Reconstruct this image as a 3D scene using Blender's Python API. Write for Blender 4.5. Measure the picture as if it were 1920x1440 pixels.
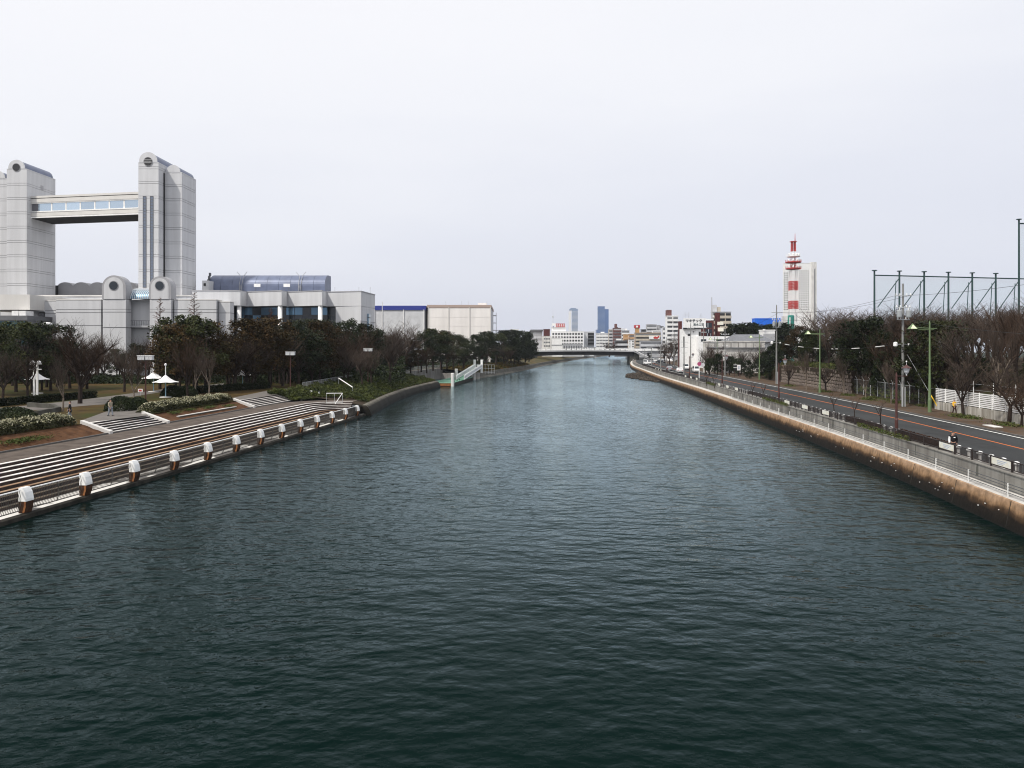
import bpy, math, random
import numpy as np
from mathutils import Vector, Matrix

# ------------------------------------------------------------------ scene, camera, light
sc = bpy.context.scene
for o in list(bpy.data.objects): bpy.data.objects.remove(o)
col = sc.collection
R = math.radians
FPX, CX, HY, HC = 1500.0, 960.0, 650.0, 10.0        # lens in photo pixels, horizon row, eye height over the water

cam = bpy.data.objects.new('camera', bpy.data.cameras.new('camera'))
col.objects.link(cam); sc.camera = cam
cam.location = (0, 0, HC); cam.rotation_euler = (R(90), 0, 0)
cam.data.sensor_fit = 'HORIZONTAL'; cam.data.sensor_width = 36
cam.data.lens = FPX / 1920 * 36
cam.data.shift_y = -70 / 1920
cam.data.clip_end = 20000; cam.data.clip_start = 0.5

SUNV = Vector((-0.57, -0.52, 1.0)).normalized()
world = bpy.data.worlds.new('World'); sc.world = world; world.use_nodes = True
wn, wl = world.node_tree.nodes, world.node_tree.links
wn.clear()
wo = wn.new('ShaderNodeOutputWorld'); bg = wn.new('ShaderNodeBackground'); bg.inputs[1].default_value = 0.1
sky = wn.new('ShaderNodeTexSky'); sky.sky_type = 'NISHITA'; sky.sun_disc = False
sky.sun_elevation = math.asin(SUNV.z); sky.sun_rotation = math.atan2(SUNV.x, SUNV.y)
sky.dust_density = 5; sky.air_density = 1.0
tc = wn.new('ShaderNodeTexCoord'); mp = wn.new('ShaderNodeMapping'); mp.inputs['Scale'].default_value = (1.2, 1.2, 5)
ns = wn.new('ShaderNodeTexNoise'); ns.inputs['Scale'].default_value = 1.6; ns.inputs['Detail'].default_value = 5
sx_ = wn.new('ShaderNodeSeparateXYZ'); wl.new(tc.outputs['Generated'], sx_.inputs[0])
el = wn.new('ShaderNodeMath'); el.operation = 'MULTIPLY_ADD'; el.inputs[1].default_value = 0.24; wl.new(ns.outputs[0], el.inputs[0])   # veil unevenness
wl.new(sx_.outputs[2], el.inputs[2])
sg_ = wn.new('ShaderNodeMath'); sg_.operation = 'MULTIPLY_ADD'; sg_.inputs[1].default_value = -0.13; wl.new(sx_.outputs[0], sg_.inputs[0]); wl.new(el.outputs[0], sg_.inputs[2])   # brighter towards the veiled sun
rp = wn.new('ShaderNodeValToRGB')
stops_ = ((0.10, (7.2, 7.45, 8.4)), (0.27, (7.9, 8.1, 8.85)), (0.40, (8.9, 9.0, 9.45)), (0.60, (9.4, 9.4, 9.7)))
for _ in range(2): rp.color_ramp.elements.new(0.5)
for e_, (pos_, c_) in zip(rp.color_ramp.elements, stops_): e_.position = pos_; e_.color = (*c_, 1)
mx = wn.new('ShaderNodeMixRGB'); mx.inputs[0].default_value = 0.93      # a thin even veil of cloud over the blue
wl.new(tc.outputs['Generated'], mp.inputs[0]); wl.new(mp.outputs[0], ns.inputs[0]); wl.new(sg_.outputs[0], rp.inputs[0])
wl.new(sky.outputs[0], mx.inputs[1]); wl.new(rp.outputs[0], mx.inputs[2])
wl.new(mx.outputs[0], bg.inputs[0]); wl.new(bg.outputs[0], wo.inputs[0])

sun = bpy.data.objects.new('sun', bpy.data.lights.new('sun', 'SUN')); col.objects.link(sun)
sun.data.energy = 3.3; sun.data.angle = R(2.0); sun.data.color = (1, 0.95, 0.87)
sun.rotation_euler = SUNV.to_track_quat('Z', 'Y').to_euler(); sun.location = (-60, -60, 120)

sc.view_settings.view_transform = 'Standard'; sc.view_settings.look = 'None'
sc.view_settings.exposure = 0.12; sc.view_settings.gamma = 1.0
sc.cycles.use_denoising = True; sc.cycles.filter_width = 1.1
sc.cycles.max_bounces = 6; sc.cycles.diffuse_bounces = 3; sc.cycles.glossy_bounces = 3
sc.cycles.volume_bounces = 0; sc.cycles.transparent_max_bounces = 8

# ------------------------------------------------------------------ helpers
def at(px, py, d): return Vector(((px - CX) / FPX * d, d, HC - (py - HY) / FPX * d))
def gx(px, d): return (px - CX) / FPX * d
def gz(py, d): return HC - (py - HY) / FPX * d
def gnd(px, py, z):
    d = FPX * (HC - z) / (py - HY); return Vector((gx(px, d), d, z))

def spline(pts):
    xs = np.array([p[0] for p in pts], float); ys = np.array([p[1] for p in pts], float)
    h = np.diff(xs); s = np.diff(ys) / h
    m = np.empty(len(xs)); m[0], m[-1] = s[0], s[-1]
    m[1:-1] = (s[:-1] * h[1:] + s[1:] * h[:-1]) / (h[1:] + h[:-1])
    def f(x):
        if x <= xs[0]: return float(ys[0] + m[0] * (x - xs[0]))
        if x >= xs[-1]: return float(ys[-1] + m[-1] * (x - xs[-1]))
        i = int(np.searchsorted(xs, x) - 1); t = (x - xs[i]) / h[i]
        return float((2*t**3-3*t**2+1)*ys[i] + (t**3-2*t**2+t)*h[i]*m[i] + (-2*t**3+3*t**2)*ys[i+1] + (t**3-t**2)*h[i]*m[i+1])
    return f

def material(name, color, rough=0.8, var=0.0, vscale=1.0, color2=None, bump=0.0, bscale=8.0, metal=0.0, rnd=0.0, spec=None, stretch=None, detail=4.0):
    m = bpy.data.materials.new(name); m.use_nodes = True
    n, l = m.node_tree.nodes, m.node_tree.links
    b = n['Principled BSDF']; b.inputs['Roughness'].default_value = rough; b.inputs['Metallic'].default_value = metal
    if spec is None and rough >= 0.7: spec = 0.12
    if spec is not None: b.inputs['Specular IOR Level'].default_value = spec
    c = (*color, 1); b.inputs['Base Color'].default_value = c
    t = n.new('ShaderNodeTexCoord'); src = t.outputs['Object']
    if stretch:
        mm = n.new('ShaderNodeMapping'); mm.inputs['Scale'].default_value = stretch; l.new(src, mm.inputs[0]); src = mm.outputs[0]
    out = None
    if var or color2:
        x = n.new('ShaderNodeTexNoise'); x.inputs['Scale'].default_value = vscale; x.inputs['Detail'].default_value = detail; l.new(src, x.inputs[0])
        r = n.new('ShaderNodeValToRGB'); r.color_ramp.elements[0].position = 0.35; r.color_ramp.elements[1].position = 0.65
        if color2: r.color_ramp.elements[0].color = c; r.color_ramp.elements[1].color = (*color2, 1)
        else:
            r.color_ramp.elements[0].color = (*[v * (1 - var) for v in color], 1); r.color_ramp.elements[1].color = (*[min(1, v * (1 + var)) for v in color], 1)
        l.new(x.outputs[0], r.inputs[0]); out = r.outputs[0]
    if rnd:
        oi = n.new('ShaderNodeObjectInfo'); h = n.new('ShaderNodeHueSaturation')
        mr = n.new('ShaderNodeMapRange'); mr.inputs[3].default_value = 1 - rnd; mr.inputs[4].default_value = 1 + rnd
        l.new(oi.outputs['Random'], mr.inputs[0]); l.new(mr.outputs[0], h.inputs['Value'])
        if out: l.new(out, h.inputs['Color'])
        else: h.inputs['Color'].default_value = c
        out = h.outputs[0]
    if out: l.new(out, b.inputs['Base Color'])
    if bump:
        x = n.new('ShaderNodeTexNoise'); x.inputs['Scale'].default_value = bscale; x.inputs['Detail'].default_value = 5; l.new(src, x.inputs[0])
        bp = n.new('ShaderNodeBump'); bp.inputs['Strength'].default_value = bump; bp.inputs['Distance'].default_value = 0.05
        l.new(x.outputs[0], bp.inputs['Height']); l.new(bp.outputs[0], b.inputs['Normal'])
    return m

class MB:
    """collects shapes; build() links them as one mesh object"""
    def __init__(s): s.v = []; s.f = []
    def add(s, vs, fs):
        k = len(s.v); s.v += [tuple(p) for p in vs]; s.f += [tuple(i + k for i in f) for f in fs]; return s
    def box(s, x0, x1, y0, y1, z0, z1):
        return s.add([(x0,y0,z0),(x1,y0,z0),(x1,y1,z0),(x0,y1,z0),(x0,y0,z1),(x1,y0,z1),(x1,y1,z1),(x0,y1,z1)],
                     [(0,3,2,1),(4,5,6,7),(0,1,5,4),(1,2,6,5),(2,3,7,6),(3,0,4,7)])
    def obox(s, c, u, size, z0, z1):
        """box with its first axis along the ground direction u"""
        u = Vector((u[0], u[1])).normalized(); w = Vector((-u.y, u.x)); a, b = size[0] / 2, size[1] / 2
        p = [(c[0]+u.x*i*a+w.x*j*b, c[1]+u.y*i*a+w.y*j*b) for i, j in ((-1,-1),(1,-1),(1,1),(-1,1))]
        return s.prism(p, z0, z1)
    def prism(s, poly, z0, z1):
        n = len(poly)
        return s.add([(x, y, z0) for x, y in poly] + [(x, y, z1) for x, y in poly],
                     [tuple(range(n))[::-1], tuple(range(n, 2*n))] + [(i, (i+1) % n, n+(i+1) % n, n+i) for i in range(n)])
    def xprism(s, poly, x0, x1):
        """polygon in (y, z) extruded along x"""
        n = len(poly)
        return s.add([(x0, y, z) for y, z in poly] + [(x1, y, z) for y, z in poly],
                     [tuple(range(n))[::-1], tuple(range(n, 2*n))] + [(i, (i+1) % n, n+(i+1) % n, n+i) for i in range(n)])
    def yprism(s, poly, y0, y1):
        """polygon in (x, z) extruded along y"""
        n = len(poly)
        return s.add([(x, y0, z) for x, z in poly] + [(x, y1, z) for x, z in poly],
                     [tuple(range(n)), tuple(range(n, 2*n))[::-1]] + [(i, n+i, n+(i+1) % n, (i+1) % n) for i in range(n)])
    def tube(s, p0, p1, r0, r1=None, n=6, cap=True):
        p0, p1 = Vector(p0), Vector(p1); r1 = r0 if r1 is None else r1
        d = p1 - p0
        if d.length < 1e-6: return s
        d.normalize(); a = d.orthogonal().normalized(); b = d.cross(a)
        vs = []
        for p, r in ((p0, r0), (p1, r1)):
            for i in range(n):
                t = 2 * math.pi * i / n; vs.append(p + (a * math.cos(t) + b * math.sin(t)) * r)
        fs = [(i, (i+1) % n, n+(i+1) % n, n+i) for i in range(n)]
        if cap: fs += [tuple(range(n))[::-1], tuple(range(n, 2*n))]
        return s.add(vs, fs)
    def path(s, pts, r, n=6):
        for a, b in zip(pts[:-1], pts[1:]): s.tube(a, b, r, r, n)
        return s
    def lathe(s, c, prof, n=12):
        c = Vector(c); vs = []
        for r, z in prof:
            for i in range(n):
                t = 2 * math.pi * i / n; vs.append((c.x + r * math.cos(t), c.y + r * math.sin(t), c.z + z))
        fs = [(k*n+i, k*n+(i+1) % n, (k+1)*n+(i+1) % n, (k+1)*n+i) for k in range(len(prof)-1) for i in range(n)]
        fs += [tuple(range(n))[::-1], tuple(range((len(prof)-1)*n, len(prof)*n))]
        return s.add(vs, fs)
    def strip(s, rows):
        """rows of equally many points joined by quads"""
        m = len(rows[0]); vs = [p for r in rows for p in r]
        return s.add(vs, [(k*m+i, k*m+i+1, (k+1)*m+i+1, (k+1)*m+i) for k in range(len(rows)-1) for i in range(m-1)])
    def mesh(s, name='m', off=(0, 0, 0), smooth=False):
        me = bpy.data.meshes.new(name)
        me.from_pydata([(v[0]-off[0], v[1]-off[1], v[2]-off[2]) for v in s.v], [], s.f); me.update()
        if smooth: me.polygons.foreach_set('use_smooth', [True] * len(me.polygons))
        return me
    def build(s, name, mat, parent=None, smooth=False, local=False):
        off = (0, 0, 0) if (local or parent is None) else wpos(parent)
        return link(name, s.mesh(name, off, smooth), mat, parent)

def wpos(o):
    p = Vector(o.location)
    while o.parent: o = o.parent; p += Vector(o.location)
    return p
def link(name, me, mat=None, parent=None, loc=None):
    o = bpy.data.objects.new(name, me); col.objects.link(o)
    if mat and not me.materials: me.materials.append(mat)
    if parent: o.parent = parent
    if loc is not None: o.location = loc
    return o
def tag(o, label=None, cat=None, group=None, kind=None):
    if label: o['label'] = label
    if cat: o['category'] = cat
    if group: o['group'] = group
    if kind: o['kind'] = kind
    return o
def thing(name, label, cat, loc=(0, 0, 0), rz=0, group=None):
    o = bpy.data.objects.new(name, None); col.objects.link(o); o.location = loc; o.rotation_euler = (0, 0, rz)
    o.empty_display_size = 0.3
    return tag(o, label, cat, group)
def dup(root, loc, rz=None, label=None, group=None, scale=None):
    r = root.copy(); col.objects.link(r); r.location = loc
    if rz is not None: r.rotation_euler = (0, 0, rz)
    if scale is not None: r.scale = scale if hasattr(scale, '__len__') else (scale,) * 3
    if label: r['label'] = label
    if group: r['group'] = group
    for ch in list(root.children):
        c = ch.copy(); col.objects.link(c); c.parent = r
        for g in list(ch.children):
            e = g.copy(); col.objects.link(e); e.parent = c
    return r
ORD = ['nearest', 'second', 'third', 'fourth', 'fifth', 'sixth', 'seventh', 'eighth', 'ninth', 'tenth', 'eleventh', 'twelfth', 'thirteenth', 'fourteenth', 'fifteenth', 'sixteenth', 'seventeenth', 'eighteenth']
def text_mesh(txt, size, depth=0.05, bold=0.0):
    cu = bpy.data.curves.new('t', 'FONT'); cu.body = txt; cu.size = size; cu.extrude = depth; cu.align_x = 'CENTER'; cu.align_y = 'CENTER'; cu.offset = bold
    ob = bpy.data.objects.new('t', cu); col.objects.link(ob)
    dg = bpy.context.evaluated_depsgraph_get(); me = bpy.data.meshes.new_from_object(ob.evaluated_get(dg))
    bpy.data.objects.remove(ob); bpy.data.curves.remove(cu)
    me.transform(Matrix.Rotation(R(90), 4, 'X')); me.materials.clear()
    return me

# ------------------------------------------------------------------ materials
M = {}
def mk(k, *a, **kw): M[k] = material(k, *a, **kw)
mk('tile', (0.545, 0.55, 0.565), 0.55, var=0.075, vscale=0.7, bump=0.05, bscale=3, stretch=(1, 1, 0.07), detail=6)
mk('tile_dark', (0.33, 0.33, 0.345), 0.55, var=0.06, vscale=0.4)
mk('joint', (0.27, 0.27, 0.28), 0.9)
mk('cream', (0.60, 0.585, 0.56), 0.6, var=0.05, vscale=0.4, stretch=(1, 1, 0.3))
mk('soffit', (0.16, 0.16, 0.18), 0.7, var=0.1, vscale=0.3)
mk('zinc', (0.13, 0.155, 0.235), 0.42, var=0.12, vscale=0.5, metal=0.15)
mk('glass_sky', (0.50, 0.60, 0.70), 0.12, metal=0.85, rnd=0.12)
mk('glass_slit', (0.16, 0.19, 0.25), 0.2, metal=0.2)
mk('underside_shade', (0.02, 0.02, 0.022), 0.7)
mk('glass_blue', (0.12, 0.24, 0.36), 0.06, metal=0.35, rnd=0.25)
mk('glass_dark', (0.015, 0.022, 0.03), 0.06, rnd=0.4)
mk('glass_teal', (0.03, 0.10, 0.13), 0.08, metal=0.2, rnd=0.2)
mk('hole', (0.012, 0.012, 0.014), 0.6)
mk('white', (0.80, 0.80, 0.79), 0.5, var=0.06, vscale=1.5)
mk('white_dirty', (0.62, 0.61, 0.59), 0.7, var=0.16, vscale=0.9, stretch=(1, 1, 0.25))
mk('fascia_brown', (0.42, 0.33, 0.29), 0.7)
mk('offwhite_wall', (0.80, 0.77, 0.745), 0.7, var=0.07, vscale=0.35, stretch=(1, 1, 0.2))
mk('grey_wall', (0.38, 0.385, 0.40), 0.7, var=0.08, vscale=0.4)
mk('grey_light', (0.56, 0.57, 0.59), 0.7, var=0.08, vscale=0.5)
mk('grey_dark', (0.14, 0.145, 0.155), 0.7, var=0.12, vscale=0.5)
mk('roof_grey', (0.13, 0.135, 0.15), 0.6, var=0.2, vscale=1.5)
mk('brick_brown', (0.095, 0.032, 0.030), 0.8, var=0.2, vscale=2)
mk('brown_apt', (0.15, 0.075, 0.07), 0.8, var=0.12, vscale=0.6)
mk('tan', (0.34, 0.26, 0.19), 0.8, var=0.1, vscale=0.5)
mk('beige', (0.50, 0.45, 0.37), 0.8, var=0.08, vscale=0.5)
mk('ochre', (0.42, 0.26, 0.12), 0.7, var=0.1, vscale=0.5)
mk('peach', (0.50, 0.33, 0.20), 0.7, var=0.1, vscale=0.5)
mk('red_sign', (0.42, 0.02, 0.03), 0.5)
mk('red_paint', (0.45, 0.03, 0.025), 0.5, var=0.12, vscale=0.5)
mk('white_paint', (0.78, 0.77, 0.76), 0.5, var=0.05, vscale=0.5)
mk('blue_stripe', (0.02, 0.035, 0.25), 0.5)
mk('blue_cover', (0.01, 0.15, 0.72), 0.5, var=0.06, vscale=0.6)
mk('blue_tower', (0.055, 0.14, 0.34), 0.25, metal=0.3, var=0.08, vscale=0.02)
mk('blue_tower_pale', (0.20, 0.28, 0.42), 0.3, metal=0.2, var=0.08, vscale=0.02)
mk('teal_paint', (0.02, 0.22, 0.17), 0.5)
mk('black_text', (0.015, 0.015, 0.018), 0.6)
mk('grey_text', (0.10, 0.13, 0.13), 0.6)
mk('asphalt', (0.037, 0.039, 0.040), 0.85, var=0.18, vscale=0.35, bump=0.15, bscale=30, stretch=(1, 0.25, 1))
mk('path_paving', (0.135, 0.124, 0.114), 0.85, var=0.14, vscale=1.2, bump=0.1)
mk('footpath', (0.13, 0.115, 0.105), 0.9, color2=(0.19, 0.165, 0.15), vscale=0.8, bump=0.2, bscale=6)
mk('road_white', (0.72, 0.72, 0.70), 0.7, var=0.12, vscale=3)
mk('road_orange', (0.62, 0.16, 0.035), 0.7, var=0.15, vscale=3)
mk('kerb', (0.12, 0.115, 0.11), 0.85, var=0.15, vscale=2)
mk('promenade', (0.070, 0.056, 0.047), 0.9, color2=(0.115, 0.094, 0.080), vscale=0.9, bump=0.2, bscale=5)
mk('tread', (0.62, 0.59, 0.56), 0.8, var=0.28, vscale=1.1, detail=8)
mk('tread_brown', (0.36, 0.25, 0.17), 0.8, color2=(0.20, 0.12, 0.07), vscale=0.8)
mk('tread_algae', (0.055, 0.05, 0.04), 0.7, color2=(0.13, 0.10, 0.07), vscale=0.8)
mk('riser', (0.035, 0.028, 0.026), 0.9, color2=(0.075, 0.052, 0.045), vscale=3)  # riser shade is put into this near-black colour
mk('riser_stair', (0.05, 0.045, 0.045), 0.9)
mk('wall_dark', (0.014, 0.013, 0.011), 0.8, color2=(0.04, 0.036, 0.03), vscale=1.2, bump=0.4, bscale=4)
mk('soil', (0.062, 0.029, 0.014), 0.95, color2=(0.105, 0.052, 0.026), vscale=1.5, bump=0.4, bscale=5)
mk('rust_metal', (0.30, 0.13, 0.05), 0.75, color2=(0.16, 0.065, 0.03), vscale=3)
mk('rust_dark', (0.060, 0.028, 0.015), 0.8, color2=(0.018, 0.011, 0.008), vscale=3)
mk('bar_dark', (0.05, 0.045, 0.04), 0.6)
mk('rail_brown', (0.022, 0.014, 0.012), 0.55)
mk('post_brown', (0.060, 0.018, 0.014), 0.5)
mk('sign_cream', (0.66, 0.62, 0.50), 0.6, color2=(0.70, 0.70, 0.66), vscale=3)
mk('sign_print', (0.42, 0.46, 0.55), 0.6)
mk('concrete', (0.34, 0.33, 0.315), 0.85, color2=(0.23, 0.215, 0.20), vscale=0.9, bump=0.2, bscale=6, stretch=(1, 1, 0.22))
mk('concrete_light', (0.50, 0.485, 0.46), 0.85, var=0.16, vscale=0.9, bump=0.15, bscale=6, stretch=(1, 1, 0.3))
mk('parapet_grey', (0.25, 0.24, 0.22), 0.85, color2=(0.13, 0.12, 0.108), vscale=1.1, bump=0.2, bscale=6, stretch=(1, .8, 0.12))
mk('concrete_wall', (0.50, 0.48, 0.43), 0.85, color2=(0.17, 0.15, 0.12), vscale=1.5, bump=0.2, bscale=6, stretch=(1, 1, 0.15))
mk('quay_grey', (0.10, 0.10, 0.088), 0.85, color2=(0.055, 0.052, 0.044), vscale=0.7, bump=0.4, bscale=3)
mk('quay_top', (0.13, 0.125, 0.11), 0.85, color2=(0.06, 0.056, 0.046), vscale=0.9, bump=0.3, bscale=3)
mk('stone', (0.13, 0.105, 0.09), 0.9, color2=(0.21, 0.175, 0.15), vscale=0.6, bump=0.4, bscale=5)
mk('rock', (0.030, 0.026, 0.022), 0.9, color2=(0.075, 0.062, 0.05), vscale=1.0, bump=0.5, bscale=3)
mk('green_pole', (0.125, 0.185, 0.085), 0.55, var=0.08, vscale=1)
mk('lamp_cream', (0.70, 0.78, 0.50), 0.4)
mk('cable_dark', (0.05, 0.055, 0.06), 0.6)
mk('pole_grey', (0.22, 0.22, 0.215), 0.8, var=0.12, vscale=1.5)
mk('steel_grey', (0.36, 0.38, 0.39), 0.45, metal=0.3)
mk('black_metal', (0.018, 0.018, 0.02), 0.5)
mk('net_post', (0.016, 0.050, 0.050), 0.55)
mk('galv', (0.42, 0.44, 0.45), 0.5, metal=0.2)
mk('yellow', (0.72, 0.45, 0.02), 0.6)
mk('deck_green', (0.10, 0.24, 0.17), 0.7, color2=(0.15, 0.28, 0.21), vscale=1.0)
mk('bark', (0.034, 0.025, 0.021), 0.9, var=0.25, vscale=4, rnd=0.25)
mk('bark_pale', (0.16, 0.13, 0.105), 0.9, var=0.25, vscale=4, rnd=0.2)
mk('twig', (0.042, 0.027, 0.019), 0.9, rnd=0.35)
mk('twig_grey', (0.060, 0.045, 0.036), 0.9, rnd=0.3)
mk('twig_red', (0.095, 0.045, 0.030), 0.9, rnd=0.2)
mk('leaf', (0.011, 0.020, 0.005), 0.55, color2=(0.040, 0.044, 0.011), vscale=0.55, rnd=0.3, spec=0.15)
mk('leaf_olive', (0.022, 0.019, 0.006), 0.6, color2=(0.052, 0.030, 0.011), vscale=0.5, rnd=0.3, spec=0.1)
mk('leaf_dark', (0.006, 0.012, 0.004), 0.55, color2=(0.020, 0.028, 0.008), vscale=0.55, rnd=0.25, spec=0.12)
mk('shrub', (0.018, 0.028, 0.004), 0.6, color2=(0.055, 0.066, 0.010), vscale=0.35, spec=0.2)
mk('hedge_leaf', (0.020, 0.024, 0.007), 0.6, color2=(0.050, 0.052, 0.018), vscale=1.2, spec=0.2)
mk('hedge_tip', (0.50, 0.48, 0.35), 0.6, color2=(0.20, 0.19, 0.09), vscale=2.0, spec=0.2)
mk('weed', (0.045, 0.075, 0.015), 0.7, color2=(0.09, 0.085, 0.03), vscale=2)
mk('grass_tuft', (0.085, 0.052, 0.014), 0.8, color2=(0.030, 0.036, 0.008), vscale=0.25)
mk('skin', (0.48, 0.27, 0.19), 0.5)
mk('hair', (0.02, 0.015, 0.012), 0.6)
mk('cloth_black', (0.014, 0.014, 0.016), 0.8)
mk('cloth_white', (0.66, 0.66, 0.66), 0.8)
mk('cloth_yellow', (0.80, 0.44, 0.03), 0.7)
mk('cloth_brown', (0.06, 0.035, 0.03), 0.8)
mk('cloth_beige', (0.30, 0.26, 0.20), 0.8)
mk('cloth_denim', (0.22, 0.24, 0.27), 0.8)
mk('cloth_red', (0.28, 0.04, 0.03), 0.7)
mk('car_white', (0.72, 0.72, 0.72), 0.25)
mk('car_silver', (0.36, 0.37, 0.39), 0.3, metal=0.4)
mk('car_dark', (0.03, 0.035, 0.045), 0.25)
mk('tyre', (0.012, 0.012, 0.012), 0.8)
mk('lamp_red', (0.4, 0.01, 0.01), 0.3)
mk('lamp_clear', (0.75, 0.75, 0.7), 0.2)
mk('plate', (0.7, 0.7, 0.68), 0.5)
mk('cable', (0.03, 0.03, 0.03), 0.7)
mk('umbrella', (0.80, 0.80, 0.80), 0.6)
mk('pale_blue', (0.30, 0.50, 0.60), 0.6)
mk('sign_red_blue', (0.40, 0.06, 0.16), 0.5)

def mat_water():
    m = bpy.data.materials.new('river_water'); m.use_nodes = True
    n, l = m.node_tree.nodes, m.node_tree.links; n.remove(n['Principled BSDF'])
    df = n.new('ShaderNodeBsdfDiffuse'); df.inputs[0].default_value = (0.0008, 0.0066, 0.0054, 1)        # silty green depth
    gl = n.new('ShaderNodeBsdfGlossy'); gl.inputs['Color'].default_value = (0.76, 0.92, 0.975, 1); gl.inputs['Roughness'].default_value = 0.10
    fr = n.new('ShaderNodeFresnel'); fr.inputs[0].default_value = 1.33; mxs = n.new('ShaderNodeMixShader')
    g = n.new('ShaderNodeNewGeometry')
    def layer(sx, sy, scale, det, rot=0, w=0.5):
        mp = n.new('ShaderNodeMapping'); mp.inputs['Scale'].default_value = (sx, sy, 1); mp.inputs['Rotation'].default_value = (0, 0, rot)
        t = n.new('ShaderNodeTexNoise'); t.inputs['Scale'].default_value = scale; t.inputs['Detail'].default_value = det; t.inputs['Roughness'].default_value = w
        l.new(g.outputs['Position'], mp.inputs[0]); l.new(mp.outputs[0], t.inputs[0]); return t.outputs[0]
    def math_(op, x, y):
        k = n.new('ShaderNodeMath'); k.operation = op
        for i, s in enumerate((x, y)):
            if isinstance(s, (int, float)): k.inputs[i].default_value = s
            else: l.new(s, k.inputs[i])
        return k.outputs[0]
    a = layer(0.66, 1.0, 1.45, 1, R(20), .4); c = layer(0.8, 1.0, 3.6, 2, R(-24), .45); e = layer(0.6, 1.0, 0.5, 1, R(12), .4); pt = layer(0.9, 0.25, 0.05, 5, R(10), 0.62)
    gust = n.new('ShaderNodeMapRange'); gust.inputs[1].default_value = 0.36; gust.inputs[2].default_value = 0.64; gust.inputs[3].default_value = 0.5; gust.inputs[4].default_value = 1.45
    l.new(pt, gust.inputs[0])                                                                              # calmer and more ruffled patches
    h = math_('ADD', math_('MULTIPLY', a, 0.100), math_('ADD', math_('MULTIPLY', c, 0.036), math_('MULTIPLY', e, 0.115)))
    h = math_('MULTIPLY', h, gust.outputs[0])
    bp = n.new('ShaderNodeBump'); bp.inputs['Strength'].default_value = 1.0; bp.inputs['Distance'].default_value = 1.0
    l.new(h, bp.inputs['Height'])
    for q in (df, gl, fr): l.new(bp.outputs[0], q.inputs['Normal'])
    l.new(math_('MINIMUM', math_('MULTIPLY', math_('POWER', fr.outputs[0], 2.0), 2.5), 0.85), mxs.inputs[0]); l.new(df.outputs[0], mxs.inputs[1]); l.new(gl.outputs[0], mxs.inputs[2])
    l.new(mxs.outputs[0], n['Material Output'].inputs[0])
    return m
M['water'] = mat_water()

def mat_zones(name, stops, scale=0.6, amp=0.5, rough=0.85, stretch=(1, 1, 1), bump=0.4):
    """colour bands by height above the water, with a ragged border: tide marks on the quay"""
    m = bpy.data.materials.new(name); m.use_nodes = True
    n, l = m.node_tree.nodes, m.node_tree.links; b = n['Principled BSDF']; b.inputs['Roughness'].default_value = rough; b.inputs['Specular IOR Level'].default_value = 0.15
    g = n.new('ShaderNodeNewGeometry'); sp = n.new('ShaderNodeSeparateXYZ'); l.new(g.outputs['Position'], sp.inputs[0])
    mp = n.new('ShaderNodeMapping'); mp.inputs['Scale'].default_value = stretch; l.new(g.outputs['Position'], mp.inputs[0])
    t = n.new('ShaderNodeTexNoise'); t.inputs['Scale'].default_value = scale; t.inputs['Detail'].default_value = 6; l.new(mp.outputs[0], t.inputs[0])
    ma = n.new('ShaderNodeMath'); ma.operation = 'MULTIPLY_ADD'; ma.inputs[1].default_value = amp; l.new(t.outputs[0], ma.inputs[0]); l.new(sp.outputs[2], ma.inputs[2])
    mr = n.new('ShaderNodeMapRange'); mr.inputs[1].default_value = amp / 2; mr.inputs[2].default_value = amp / 2 + stops[-1][0]; l.new(ma.outputs[0], mr.inputs[0])
    r = n.new('ShaderNodeValToRGB'); e = r.color_ramp.elements
    while len(e) < len(stops): e.new(0.5)
    for k, (z, c) in enumerate(stops): e[k].position = z / stops[-1][0]; e[k].color = (*c, 1)
    l.new(mr.outputs[0], r.inputs[0])
    t2 = n.new('ShaderNodeTexNoise'); t2.inputs['Scale'].default_value = 2.5; t2.inputs['Detail'].default_value = 6; l.new(mp.outputs[0], t2.inputs[0])
    mr2 = n.new('ShaderNodeMapRange'); mr2.inputs[1].default_value = 0.3; mr2.inputs[2].default_value = 0.7; mr2.inputs[3].default_value = 0.6; mr2.inputs[4].default_value = 1.3; l.new(t2.outputs[0], mr2.inputs[0])
    hs = n.new('ShaderNodeHueSaturation'); l.new(r.outputs[0], hs.inputs['Color']); l.new(mr2.outputs[0], hs.inputs['Value']); l.new(hs.outputs[0], b.inputs['Base Color'])
    bp = n.new('ShaderNodeBump'); bp.inputs['Strength'].default_value = bump; bp.inputs['Distance'].default_value = 0.06; l.new(t2.outputs[0], bp.inputs['Height']); l.new(bp.outputs[0], b.inputs['Normal'])
    return m
M['quay_tide'] = mat_zones('quay_tide', [(0, (0.005, 0.0045, 0.0035)), (0.62, (0.013, 0.009, 0.006)), (0.9, (0.070, 0.040, 0.021)), (1.1, (0.24, 0.145, 0.080)), (1.6, (0.36, 0.24, 0.155))], 0.9, 0.6)
M['quay_tide_left'] = mat_zones('quay_tide_left', [(0, (0.006, 0.006, 0.005)), (0.7, (0.014, 0.013, 0.010)), (1.25, (0.030, 0.027, 0.021)), (1.5, (0.13, 0.12, 0.10))], 0.9, 0.5)

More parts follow.
